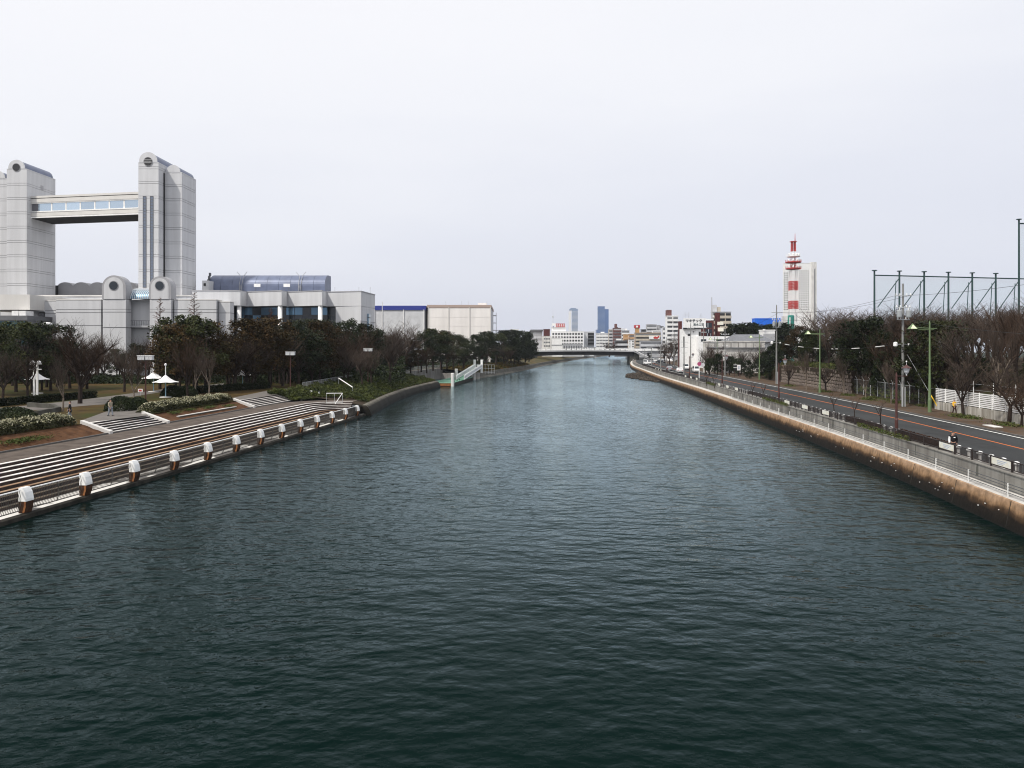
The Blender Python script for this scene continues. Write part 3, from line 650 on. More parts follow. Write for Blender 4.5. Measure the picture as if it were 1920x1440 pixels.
rf = thing('quay_railing', 'dark brown bar railing with cream sign panels along the right riverside road', 'railing', (Fr(80), 80, 2.69))
PANEL = 2.6; sign_at = [46.5, 54.3, 81.7, 90, 97.8, 130, 138, 145.5, 172, 180, 188, 236, 244, 252]
k0 = 28.3; py_ = [k0 + PANEL * i for i in range(0, 110)]
for i, (a, b) in enumerate(zip(py_[:-1], py_[1:])):
    A, B = Vector((Fr(a), a, 0)), Vector((Fr(b), b, 0)); u = (B - A).normalized(); wv = Vector((u.y, -u.x, 0))
    MB().obox(A, u, (0.10, 0.10), 2.67, 3.38).build('post', M['rail_brown'], rf)
    m = MB()
    for z0_, z1_ in ((3.29, 3.35), (2.80, 2.85)):
        c = (A + B) / 2; m.obox(c, u, ((B - A).length - 0.1, 0.06), z0_, z1_)
    m.build('rail_pair', M['rail_brown'], rf)
    if any(abs(a - s) < PANEL / 2 for s in sign_at):
        c = (A + B) / 2
        sg = MB().obox(c, u, ((B - A).length - 0.22, 0.05), 2.862, 3.28).build('sign_panel', M['sign_cream'], rf)
        if a < 60:
            m = MB()
            for r_ in range(3): m.obox(c - wv * 0.03 + u * (0.1 * (r_ - 1)), u, (1.2 - 0.25 * r_, 0.012), 3.14 - 0.1 * r_, 3.18 - 0.1 * r_)
            m.build('faded_print', M['sign_print'], sg)
    else:
        m = MB(); n = 17 if a < 120 else 9
        for q in range(1, n): p = A.lerp(B, q / n); m.obox(p, u, (0.028, 0.028), 2.85, 3.29)
        tag(m.build('balusters', M['rail_brown'], rf), kind='stuff')

bl = thing('white_bollard', 'short white road bollard in the row behind the dark riverside railing', 'bollard', (Fr(40) + 1.0, 40, ZR), group='white bollards behind the railing')
MB().lathe((0, 0, 0), [(0.10, 0), (0.10, 0.55), (0.10, 0.62)], 8).build('post', M['white_dirty'], bl, local=True)
MB().lathe((0, 0, 0.62), [(0.17, 0), (0.19, 0.06), (0.15, 0.17), (0.04, 0.20)], 10).build('cap', M['white'], bl, local=True, smooth=True)
y = 41.6
while y < 160: dup(bl, (Fr(y) + 1.0, y, ZR)); y += 1.6

# brown lantern posts on the near side
def lantern(loc, label):
    x, y = loc; t = thing('lantern_post', label, 'street lamp', (x, y, ZR), group='brown lantern posts by the railing')
    b = Vector((x, y, ZR)); H = 5.25
    MB().lathe(b, [(0.14, 0), (0.14, 1.5), (0.10, 1.6), (0.085, H), (0.05, H + 0.25)], 10).build('pole', M['post_brown'], t)
    MB().tube(b + Vector((0, 0, H - 0.05)), b + Vector((0.95, 0, H - 0.05)), 0.035).build('arm', M['post_brown'], t)
    c = b + Vector((0.85, 0, H))
    l = MB().lathe(c, [(0.05, 0), (0.06, 0.12), (0.20, 0.28), (0.27, 0.62)], 8).build('lantern', M['grey_light'], t)
    MB().lathe(c + Vector((0, 0, 0.62)), [(0.42, 0), (0.40, 0.05), (0.16, 0.18), (0.05, 0.28)], 10).build('cap', M['post_brown'], l)
    MB().lathe(c + Vector((0, 0, 0.9)), [(0.015, 0), (0.015, 0.2), (0.06, 0.25), (0.06, 0.32), (0.01, 0.36)], 8).build('finial', M['white'], l)
for k, y in enumerate((68, 108.4, 150, 190, 232)):
    lantern((Fr(y) + 1.15, y), ['dark brown lantern post by the railing, nearest and tallest in view', 'dark brown lantern post before the stone retaining wall', 'third brown lantern post along the railing', 'fourth brown lantern post along the railing, level with the parked cars', 'farthest brown lantern post along the railing before the bridge'][k])

# green road lamps on the far side
def green_lamp(x, y, label):
    t = thing('green_lamp_post', label, 'street lamp', (x, y, ZR), group='green street lamps'); b = Vector((x, y, ZR)); H = 10.7
    MB().lathe(b, [(0.20, 0), (0.20, 1.6), (0.155, 1.7), (0.12, 4.5), (0.105, 4.6), (0.085, H - 0.3), (0.02, H)], 10).build('pole', M['green_pole'], t)
    za = H - 0.9
    MB().tube(b + Vector((-1.95, 0, za + .1)), b + Vector((0.85, 0, za)), 0.045).tube(b + Vector((-1.3, 0, za - 0.15)), b + Vector((0.5, 0, za - 0.1)), 0.03).build('arm', M['green_pole'], t)
    h = b + Vector((-1.95, 0, za))
    hd = MB().add([h + Vector(v) for v in ((-0.5, -0.35, -0.05), (0.42, -0.35, -0.05), (0.42, 0.35, -0.05), (-0.5, 0.35, -0.05), (-0.03, 0, 0.62))], [(0, 3, 2, 1), (0, 1, 4), (1, 2, 4), (2, 3, 4), (3, 0, 4)]).build('lamp_head', M['green_pole'], t)
    MB().add([h + Vector(v) for v in ((-0.40, -0.352, -0.01), (0.32, -0.352, -0.01), (-0.03, -0.06, 0.50))], [(0, 1, 2)]).build('lens', M['lamp_cream'], hd)
green_lamp(48.4, 92.7, 'pale green street lamp standing at the end of the white slatted fence')
green_lamp(50.8, 132, 'pale green street lamp in front of the stone retaining wall')
green_lamp(56.6, 183, 'pale green street lamp beside the utility pole left of the thicket')
green_lamp(59.5, 232, 'farthest pale green street lamp, near the white van')

# utility poles with transformer, insulators
def utility(x, y, H, label, full=True):
    t = thing('utility_pole', label, 'utility pole', (x, y, ZR), group='concrete utility poles'); b = Vector((x, y, ZR))
    MB().lathe(b, [(0.20, 0), (0.11, H)], 10).build('pole', M['pole_grey'], t)
    for z, w_ in ((H - 1.6, 2.2), (H - 3.1, 2.0), (H - 4.6, 1.6)):
        a = MB().box(x - w_ / 2, x + w_ / 2, y - 0.16, y - 0.06, b.z + z, b.z + z + 0.1).build('crossarm', M['galv'], t)
        for q in (-0.42, -0.2, 0.2, 0.42): MB().lathe((x + q * w_, y - 0.11, b.z + z + 0.1), [(0.05, 0), (0.07, 0.08), (0.04, 0.12), (0.07, 0.2), (0.02, 0.26)], 7).build('insulator', M['white'], a)
    if full:
        for q in (-0.62, 0.55): 
            c = MB().lathe((x + q, y - 0.35, b.z + H - 4.3), [(0.30, 0), (0.32, 0.1), (0.32, 0.85), (0.22, 0.95)], 12).build('transformer', M['steel_grey'], t)
            MB().lathe((x + q, y - 0.35, b.z + H - 3.35), [(0.05, 0), (0.05, 0.3)], 6).build('bushing', M['white'], c)
        MB().lathe((x - 0.95, y, b.z + H - 8.0), [(0.12, 0), (0.26, 0.1), (0.26, 0.5), (0.1, 0.6)], 10).build('loudspeaker_horn', M['white'], t)
        MB().tube((x - 0.9, y, b.z + H - 7.7), (x + 0.75, y, b.z + H - 7.7), 0.04).build('bracket', M['galv'], t)
        MB().lathe((x + 0.75, y, b.z + H - 7.85), [(0.13, 0), (0.13, 0.3)], 8).build('signal_box', M['white'], t)
        for q in (-0.15, 0.17): MB().tube((x + q, y - 0.22, b.z), (x + q, y - 0.22, b.z + 2.6), 0.07, n=8).build('cable_guard', M['galv'], t)
    m = MB()
    for i in range(14): m.tube((x - 0.16, y, b.z + 2.5 + i * 0.75), (x + 0.16, y, b.z + 2.5 + i * 0.75), 0.015, n=4)
    tag(m.build('step_bolts', M['galv'], t), kind='stuff')
    return b + Vector((0, 0, H))
u1 = utility(49.6, 101.5, 15.7, 'grey concrete utility pole with two transformers behind the green lamp')
u2_ = utility(53.9, 163, 16.2, 'grey utility pole left of the dark thicket, before the blue roof')
u3 = utility(56.2, 211, 12.4, 'thin utility pole beside the dark bush by the white building', False)
u4 = utility(gx(1282.5, 222), 222, 10.5, 'dark slender utility pole in front of the white company building', False)
u5 = utility(gx(1295, 250), 250, 15.0, 'tall utility pole standing before the white company signboard', False)
for k, (px, d, pt) in enumerate(((1238.5, 262, 648), (1222, 300, 650), (1264, 300, 622), (1271, 330, 618), (1209, 350, 655), (1340, 236, 632), (1319, 262, 606), (1250, 350, 632))):
    utility(gx(px, d), d, gz(pt, d) - ZR, ['dark thin pole by the railing left of the silver car', 'thin pole by the railing before the bridge stair', 'grey pole right of the tall apartment tower', 'grey pole at the left corner of the company building', 'farthest thin pole by the railing at the bridge', 'pole among the bare bushes before the grey block', 'pole standing before the company signboard right end', 'pole in front of the tall apartment tower'][k], False)
def sag(a, b, s, n=12):
    return [a.lerp(b, i / n) - Vector((0, 0, s * 4 * (i / n) * (1 - i / n))) for i in range(n + 1)]
wires = [(u1, u2_, -1.5, 0.9, 0.8), (u1, u2_, -1.5, -0.9, 0.9), (u1, u2_, -3.0, 0.6, 0.8), (u1, u2_, -7.6, 0.0, 1.0), (u2_, u3, -1.5, 0.5, 0.6), (u2_, u3, -7.0, -0.2, 0.6), (u3, u5, -1.0, 0.4, 0.5), (u1, Vector((43.0, 40, 18)), -1.5, 0.6, 0.8), (u1, Vector((44.0, 40, 14.8)), -4.6, 0.2, 0.8)]
for k, (a, b, dz, dx, s) in enumerate(wires):
    o_ = Vector((dx, -0.1, dz)); m = MB().path(sag(a + o_, b + o_, s), 0.022, 3)
    w_ = m.build('overhead_cable', M['cable'])
    tag(w_, ['right-hand top cable between the transformer pole and the pole before the blue roof', 'left-hand top cable between the transformer pole and the pole before the blue roof', 'second-level cable between the transformer pole and the pole before the blue roof', 'low sleeved cable crossing the dark trees left of the transformer pole', 'top cable running left from the pole before the blue roof', 'low cable running left from the pole before the blue roof', 'cable from the thin bush pole to the company signboard pole', 'upper cable leaving the transformer pole towards the right edge', 'lower cable leaving the transformer pole towards the right edge'][k], 'cable', 'overhead cables')
sl = sag(u1 + Vector((0, -0.15, -7.6)), u2_ + Vector((0, -0.15, -7.6)), 1.0, 60)
ck = thing('cable_sleeve_row', 'row of pale sleeves on the cable crossing the dark right-hand trees', 'cable sleeve', sl[20])
for i in range(6, 56, 9): MB().tube(sl[i], sl[i + 3], 0.07, n=5).build('sleeve', M['white_dirty'], ck)
yw = thing('guy_wire', 'slanting guy wire with a yellow guard beside the utility pole', 'guy wire', (51.6, 96.5, ZR))
MB().tube((49.9, 101, 9), (51.6, 96.5, ZR), 0.025, n=4).build('wire', M['galv'], yw)
MB().tube((51.6, 96.5, ZR), (51.05, 98, ZR + 2.2), 0.07, n=6).tube((51.75, 96.6, ZR), (51.35, 97.6, ZR + 1.4), 0.05, n=6).build('guard', M['yellow'], yw)

# white slatted fence on a concrete base
sf = thing('slatted_fence', 'long white horizontal-slat fence on a stained concrete base, right edge', 'fence', (Wl(80), 80, ZR))
bays = ys(56, 97.5, 2.75)
for i, (a, b) in enumerate(zip(bays[:-1], bays[1:])):
    A, B = Vector((Wl(a), a, 0)), Vector((Wl(b), b, 0)); u = (B - A).normalized(); c = (A + B) / 2
    for q in range(2):
        cc = A.lerp(B, 0.25 + 0.5 * q); MB().obox(cc, u, ((B - A).length / 2 - 0.02, 0.22), ZR, ZR + 1.06).build('base_panel', M['concrete_wall'], sf)
    MB().obox(A, u, (0.07, 0.07), ZR + 1.06, ZR + 2.72).build('post', M['white'], sf)
    for q in range(8):
        z = ZR + 1.16 + q * 0.195; MB().obox(c - Vector((u.y, -u.x, 0)) * -0.05, u, ((B - A).length - 0.03, 0.03), z, z + 0.125).build('slat', M['white'], sf)
# chain-link fence with barbed arms
cf = thing('chain_link_fence', 'grey chain-link fence with slanted post tops between the stone wall and white fence', 'fence', (Wl(112) + 0.6, 112, ZR))
prev = None
for y in ys(98, 130, 2.9):
    p = Vector((Wl(y) + 0.6, y, ZR + 0.2)); t = p + Vector((0, 0, 2.35))
    MB().tube(p, t, 0.05, n=6).tube(t, t + Vector((-0.3, 0, 0.5)), 0.035, n=5).build('post', M['galv'], cf)
    if prev:
        MB().tube(prev + Vector((0, 0, 2.3)), p + Vector((0, 0, 2.3)), 0.03, n=4).build('rail', M['galv'], cf)
        m = MB()
        for i in range(-8, 12):
            for s in (1, -1):
                a0_, b0_ = (i / 12, 0) , (i / 12 + s * 0.7, 2.3)
                x0, x1 = a0_[0], b0_[0]; z0_, z1_ = 0.0, 2.3
                if x0 < 0:
                    if x1 <= 0: continue
                    z0_ = 2.3 * (0 - x0) / (x1 - x0); x0 = 0
                if x1 > 1: z1_ = z0_ + (2.3 - z0_) * (1 - x0) / (x1 - x0); x1 = 1
                if x1 < 0: 
                    z1_ = z0_ + (2.3 - z0_) * (x0 - 0) / (x0 - x1); x1 = 0
                if x0 > 1: continue
                m.tube(prev.lerp(p, x0) + Vector((0, 0, z0_)), prev.lerp(p, x1) + Vector((0, 0, z1_)), 0.005, n=3, cap=False)
        tag(m.build('mesh_wire', M['cable_dark'], cf), kind='stuff')
    prev = p
# rear fence above the slatted one
rf2 = thing('wire_fence', 'white posted wire fence behind the slatted fence under the trees', 'fence', (Wl(80) + 2.6, 80, ZR + 1.3)); prev = None
for y in ys(60, 97, 4.6):
    x = Wl(y) + 2.2; p = Vector((x, y, ground_right(x, y))); t = p + Vector((0, 0, 2.3)); MB().tube(p, t, 0.05, n=6).build('post', M['white'], rf2)
    if prev: MB().tube(prev + Vector((0, 0, 1.9)), p + Vector((0, 0, 1.9)), 0.02, n=4).tube(prev + Vector((0, 0, 1.2)), p + Vector((0, 0, 1.2)), 0.015, n=4).build('wire', M['galv'], rf2)
    prev = p
# stone retaining wall: single stones, a joint behind them
sw = thing('stone_wall', 'rough brown stone retaining wall at the foot of the wooded bank', 'wall', (Wl(150), 150, ZR))
rs = random.Random(11)
MB().strip([[(Wl(y) + 0.22, y, ZR - 0.1), (Wl(y) + 0.42, y, ZR + 3.72 * min(1, hill(y) + 0.05)), (Wl(y) + 1.2, y, ZR + 3.74 * min(1, hill(y) + 0.05))] for y in ys(128.6, 184, 2)]).build('wall_core', M['riser'], sw)
sm = []
for k in range(6):
    m = MB(); n = 7; ring = []
    for zz, sc_ in ((0, 1.0), (0.16, 0.72)):
        ring.append([(zz, 0.46 * sc_ * math.cos(2 * math.pi * i / n) * (1 + rs.uniform(-.12, .12)), 0.40 * sc_ * math.sin(2 * math.pi * i / n) * (1 + rs.uniform(-.12, .12))) for i in range(n)])
    m.add([(-z, y, h) for z, y, h in ring[0]] + [(-z, y, h) for z, y, h in ring[1]], [tuple(range(n, 2 * n))] + [(i, (i + 1) % n, n + (i + 1) % n, n + i) for i in range(n)])
    me = m.mesh('stone'); me.materials.append(M['stone']); sm.append(me)
cnt = 0; rest = MB()
base = wpos(sw)
for r_ in range(6):
    y = 128.9 + (0.4 if r_ % 2 else 0)
    while y < 172:
        zc = ZR + 0.32 + r_ * 0.62
        if zc < ZR + 3.6 * hill(y):
            loc = Vector((Wl(y) + 0.26 + 0.035 * r_ + rs.uniform(-.03, .03), y, zc)) - base
            if cnt < 290:
                s = link('stone', sm[rs.randrange(6)], None, sw, loc); s.scale = (1, rs.uniform(1.0, 1.2), rs.uniform(0.82, 0.98)); s.rotation_euler = (rs.uniform(-.3, .3), 0, -math.atan2(dirn(Fr, y).x, 1)); cnt += 1
        y += rs.uniform(0.82, 1.0)

rr = random.Random(8); m = MB()
for i in range(30):
    y = rr.uniform(42, 90); z = rr.uniform(.45, 1.05); x = Wr(y) + .30 * z / 1.5 - .05; q = rr.uniform(.02, .06)
    m.add([(x, y - q, z), (x - .05, y, z + q * .8), (x, y + q, z), (x - .04, y, z - q * .7), (x + .05, y, z)], [(0, 1, 3), (1, 2, 3), (0, 1, 4), (1, 2, 4), (2, 3, 4), (3, 0, 4)])
tag(m.build('white_shells', M['white']), 'scattered white shell growths on the dark tide zone of the right quay wall', 'shells', kind='stuff')
# riprap at the river bend
def rock_mesh(seed):
    r = random.Random(seed); m = MB(); n = 6; vs = []
    for zz, rr in ((-0.4, 0.6), (0.0, 1.0), (0.45, 0.75)):
        for i in range(n): a = 2 * math.pi * i / n; q = rr * r.uniform(0.75, 1.15); vs.append((q * math.cos(a), q * math.sin(a) * 0.8, zz * r.uniform(.8, 1.2)))
    m.add(vs, [(k * n + i, k * n + (i + 1) % n, (k + 1) * n + (i + 1) % n, (k + 1) * n + i) for k in range(2) for i in range(n)] + [tuple(range(2 * n, 3 * n))]); return m
rr = random.Random(3); rk = MB()
for i in range(260):
    t = rr.random(); y = 226 + 86 * t; x = Wr(y) - rr.random() ** 1.3 * (7.5 if t < 0.8 else 3.5) * math.sin(math.pi * min(1, t * 1.05 + 0.03)) ; s = rr.uniform(0.35, 0.95)
    q = rock_mesh(i % 7); a = rr.uniform(0, 6)
    rk.add([(x + s * (v[0] * math.cos(a) - v[1] * math.sin(a)), y + s * (v[0] * math.sin(a) + v[1] * math.cos(a)), 0.12 + s * v[2]) for v in q.v], q.f)
tag(rk.build('riprap', M['rock']), 'dark jumbled boulders lying in the water at the bend of the right quay', 'rocks', kind='stuff')

# ------------------------------------------------------------------ golf-range net frame above the right-hand trees
nf = thing('ball_net_frame', 'tall dark green steel frame of a ball net above the right-hand trees', 'net frame', (98, 176, 7.5))
NX = [1639.5, 1686.4, 1732.8, 1778.3, 1823, 1867, 1910.5, 1956]; tops = []
for i, px in enumerate(NX):
    d = 172 + 1.1 * i; top = gz((508 + 1.1 * i) if i < 6 else 412, d); x = gx(px, d)
    p = MB().lathe((x, d, 6.5), [(0.24, 0), (0.19, top - 6.5)], 8).build('mast', M['net_post'], nf)
    MB().lathe((x, d, top), [(0.55, 0), (0.55, 0.18)], 8).build('cap', M['net_post'], p)
    tops.append(Vector((x, d, gz(516 + 1.1 * i, d))))
for a, b in zip(tops[:-1], tops[1:]):
    MB().tube(a, b, 0.13, n=6).build('beam', M['net_post'], nf)
    MB().tube(b + Vector((-0.1, 0, -0.6)), Vector((a.x + 0.7, a.y, a.z - 6.9)), 0.10, n=6).tube(Vector((b.x - 0.35, b.y + 0.8, b.z - 1)), Vector((b.x - 0.9, b.y + 1.5, 7)), 0.085, n=6).build('brace', M['net_post'], nf)
MB().tube(Vector((gx(1910.5, 178.6), 178.6, gz(419, 178.6))), Vector((gx(1956, 179.7), 179.7, gz(420, 179.7))), 0.16, n=6).build('beam', M['net_post'], nf)
def mat_net():
    m = bpy.data.materials.new('ball_net'); m.use_nodes = True
    n, l = m.node_tree.nodes, m.node_tree.links; b = n['Principled BSDF']; b.inputs['Base Color'].default_value = (0.10, 0.30, 0.30, 1)
    tr = n.new('ShaderNodeBsdfTransparent'); mxs = n.new('ShaderNodeMixShader'); mxs.inputs[0].default_value = 0.17
    l.new(tr.outputs[0], mxs.inputs[1]); l.new(b.outputs[0], mxs.inputs[2]); l.new(mxs.outputs[0], n['Material Output'].inputs[0]); return m
M['net'] = mat_net()
for a, b in zip(tops[:-1], tops[1:]):
    MB().add([a + Vector((0, .3, 0)), b + Vector((0, .3, 0)), (b.x, b.y + .3, 6.5), (a.x, a.y + .3, 6.5)], [(0, 1, 2, 3)]).build('net_panel', M['net'], nf)
a, b = Vector((gx(1910.5, 178.6), 178.9, gz(419, 178.6))), Vector((gx(1956, 179.7), 180, gz(420, 179.7)))
MB().add([a, b, (b.x, b.y, tops[-1].z + .1), (a.x, a.y, tops[-2].z + .1)], [(0, 1, 2, 3)]).build('net_panel', M['net'], nf)

# roadside signs
rsn = thing('road_sign', 'white pole with round red and blue traffic signs by the right railing', 'road sign', (gx(1311, 176), 176, ZR))
x, y = gx(1311, 176), 176.0
MB().tube((x, y, ZR), (x, y, 6.3), 0.09, n=8).build('pole', M['white'], rsn)
for dx, z, mt in ((0.0, 6.2, 'sign_red_blue'), (0.75, 6.0, 'grey_light')):
    MB().yprism([(x + dx + 0.45 * math.cos(i * R(22.5)), z + 0.45 * math.sin(i * R(22.5))) for i in range(16)], y - 0.14, y - 0.10).build('disc', M[mt], rsn)
ib = thing('notice_board', 'white and dark twin-panel notice board on brown posts before the bushes', 'sign', (gx(1385, 196), 196, ZR))
x0, x1, x2 = gx(1376, 196), gx(1382, 196), gx(1388.5, 196); z0_, z1_ = gz(694.5, 196), gz(684, 196)
MB().box(x0, x1, 196, 196.1, z0_, z1_).build('dark_panel', M['black_metal'], ib); MB().box(x1 + .02, x2, 195.95, 196.1, z0_, z1_).build('white_panel', M['white'], ib)
for z in (z1_ - 0.02, (z0_ + z1_) / 2): MB().box(x0 - .1, x1 - 0.02, 195.9, 195.98, z - 0.06, z + 0.06).build('trim', M['white'], ib)
for x in (x0 + .15, x2 - .1): MB().tube((x, 196.2, ZR), (x, 196.2, z1_), 0.07, n=6).build('post', M['post_brown'], ib)
MB().box((x1 + x2) / 2 - 0.15, (x1 + x2) / 2 + 0.15, 195.93, 195.95, z0_ + 0.3, z1_ - 0.3).build('faded_print', M['sign_print'], ib)

# ------------------------------------------------------------------ twin-towered congress hall on the left
hall = thing('congress_hall', 'pale grey twin-towered congress hall joined by a high glazed bridge, far left', 'building', (-95, 200, ZL))
def arch_poly(x0, x1, zs, r=None, n=16, stilt=0.0):
    c = (x0 + x1) / 2; r = r or (x1 - x0) / 2
    return [(c + r * math.cos(math.pi * i / n), zs + stilt + r * math.sin(math.pi * i / n)) for i in range(n + 1)]
def banded(core, x0, x1, y0, y1, z0, z1, first, step, mat, front=True, side=True, thin=0.55):
    zs = [z0]; z = first
    while z < z1 - 0.8: zs += [z, z + thin]; z += step
    zs.append(z1); g = 0.042
    for a, b in zip(zs[:-1], zs[1:]):
        if b - a < 0.2: continue
        if front: MB().box(x0, x1 + 0.12, y0 - 0.12, y0, a + g, b - g).build('panel', M[mat], core)
        if side: MB().box(x1, x1 + 0.12, y0 + 0.003, y1, a + g, b - g).build('panel', M[mat], core)
def tower_bay(x0, x1, y0, y1, zsh, r, stilt, first, hole=None, front=True, side=True):
    core = MB().box(x0, x1, y0, y1, ZL, zsh).build('tower_bay', M['joint'], hall)
    banded(core, x0, x1, y0, y1, ZL + 20, zsh, first, 3.72, 'tile', front, side)
    MB().box(x0, x1 + 0.13, y0 - 0.13, y1, zsh - 0.001, zsh + 0.25).build('coping', M['tile'], core)
    c = (x0 + x1) / 2
    v = MB().yprism([(c + r, zsh + 0.25)] + arch_poly(x0, x1, zsh + 0.25, r, 18, stilt) + [(c - r, zsh + 0.25)], y0 + 0.15, y1).build('vault_roof', M['zinc'], core)
    pol = [(c + r + .12, zsh + 0.25)] + arch_poly(x0, x1, zsh + 0.25, r + 0.12, 18, stilt) + [(c - r - .12, zsh + 0.25)]
    MB().yprism(pol, y0 - 0.18, y0 + 0.15).build('gable', M['tile'], core)
    if hole:
        hr_, hz = hole
        ring = MB().yprism([(c + hr_ * 1.12 * math.cos(R(18 * i)), hz + hr_ * 1.12 * math.sin(R(18 * i))) for i in range(20)], y0 - 0.26, y0 - 0.17).build('round_window', M['tile_dark'], core)
        MB().yprism([(c + hr_ * math.cos(R(18 * i)), hz + hr_ * math.sin(R(18 * i))) for i in range(20)], y0 - 0.30, y0 - 0.24).build('pane', M['hole'], ring)
        return core, ring, c
    return core, None, c
# right tower
B1, ring, c = tower_bay(-94.9, -89.9, 203.3, 216.0, 56.6, 2.15, 0.3, 25.4, (1.05, 57.0))
for k in (-0.35, 0.05, 0.4): MB().box(c - 0.95, c + 0.95, 203.3 - 0.36, 203.3 - 0.31, 57.0 + k - 0.05, 57.0 + k + 0.05).build('louvre', M['tile'], ring)
for x0, x1 in ((-93.68, -92.92), (-91.86, -91.12)):
    s = MB().box(x0, x1, 203.3 - 0.16, 203.3 - 0.125, 25, 48.2).build('window_strip', M['glass_slit'], B1)
    m = MB()
    for i in range(31): z = 25 + i * 0.77; m.box(x0 - 0.02, x1 + 0.02, 203.3 - 0.20, 203.3 - 0.165, z, z + 0.12)
    for x in (x0, x1): m.box(x - 0.06, x + 0.06, 203.3 - 0.205, 203.3 - 0.166, 25, 48.2)
    tag(m.build('mullions', M['grey_dark'], s), kind='stuff')
tower_bay(-89.72, -85.5, 207.0, 216.2, 54.9, 1.65, 0.1, 25.4)
MB().box(-89.9, -89.72, 206.0, 210, ZL, 54.8).build('dark_slot', M['hole'], hall)
# left tower
tower_bay(-131.3, -126.2, 208.0, 220.9, 56.0, 2.0, 0.2, 25.9, (0.95, 56.6))
tower_bay(-138.5, -131.5, 210.0, 220.5, 53.9, 1.9, 0.0, 25.9)
MB().box(-126.08, -126.02, 214.0, 215.2, 52.0, 53.2).build('hatch', M['tile_dark'], hall)
# glazed sky bridge
A_, B_, C_, D_ = (-126.07, 209.7), (-94.9, 203.6), (-94.9, 213.6), (-126.07, 220)
def shr(k): cx_, cy_ = -110.5, 211.7; return [(x, y + (k if y < cy_ else -k)) for x, y in (A_, B_, C_, D_)]
sb = MB().prism(shr(0.5), 43.8, 49.2).build('sky_bridge', M['soffit'], hall)
for z0_, z1_, k, mt in ((48.92, 49.45, 0.0, 'cream'), (47.75, 48.72, 0.05, 'cream'), (47.5, 47.74, 0.15, 'white'), (45.2, 45.5, 0.15, 'white'), (44.1, 45.05, 0.05, 'cream'), (43.7, 44.02, 0.0, 'white')):
    MB().prism(shr(k), z0_, z1_).build('band', M[mt], sb)
MB().prism(shr(0.35), 43.60, 43.69).build('soffit', M['underside_shade'], sb)  # near-black slab paints in the shade under the bridge
for i in range(7):
    t0, t1 = 0.06 + 0.134 * i, 0.06 + 0.134 * i + 0.122
    p, q = [(A_[0] + (B_[0] - A_[0]) * t, A_[1] + (B_[1] - A_[1]) * t + 0.38) for t in (t0, t1)]
    MB().prism([p, q, (q[0], q[1] + 0.06), (p[0], p[1] + 0.06)], 45.52, 47.48).build('glass_pane', M['glass_sky'], sb)
    MB().prism([(q[0], q[1] - 0.05), (q[0] + 0.4, q[1] - 0.13), (q[0] + 0.4, q[1]), (q[0], q[1] + 0.08)], 45.52, 47.48).build('mullion', M['white'], sb)
# podium
def blk(name, x0, x1, y0, y1, z0, z1, mat, parent=hall): return MB().box(x0, x1, y0, y1, z0, z1).build(name, M[mat], parent)
def podium(x0, x1, y0, y1, z1, lines=(12.5, 16.5)):
    core = blk('podium_block', x0, x1, y0, y1, ZL, z1, 'joint')
    zs = [ZL] + list(lines) + [z1]
    for a, b in zip(zs[:-1], zs[1:]):
        MB().box(x0, x1 + 0.1, y0 - 0.1, y0, a + 0.07, b - 0.07).build('panel', M['tile'], core); MB().box(x1, x1 + 0.1, y0 + 0.002, y1, a + 0.07, b - 0.07).build('panel', M['tile'], core)
    MB().box(x0, x1 + 0.14, y0 - 0.14, y1, z1, z1 + 0.2).build('coping', M['cream'], core)
    return core
podium(gx(105.5, 186), gx(189, 186), 186, 200, 20.8, (14.9, 17.9, 18.6))
podium(gx(306 / 3.6, 190), gx(105, 190), 190, 200, 20.8, (14.9, 17.9, 18.6))
blk('canopy_fascia', gx(51, 190), gx(85, 190), 189.8, 200, 18.2, 20.8, 'tile'); blk('canopy_recess', gx(51, 190), gx(85, 190), 193, 199, ZL, 18.2, 'glass_dark')
MB().lathe((gx(62, 189.5), 190.6, ZL), [(0.65, 0), (0.65, 15)], 16).build('column', M['white'], hall, smooth=True)
podium(gx(327, 186), gx(405, 186), 186, 189.5, 20.8, (14.9, 17.9, 18.6))
podium(gx(408.5, 187.5), gx(431, 187.5), 187.5, 190, 20.4, (14.9, 17.9))
for px in (190.6, 323.5, 406.8): blk('shadow_joint', gx(px - 1.5, 186.6), gx(px + 1.3, 186.6), 186.6, 188.4, ZL, 20.6, 'grey_dark')
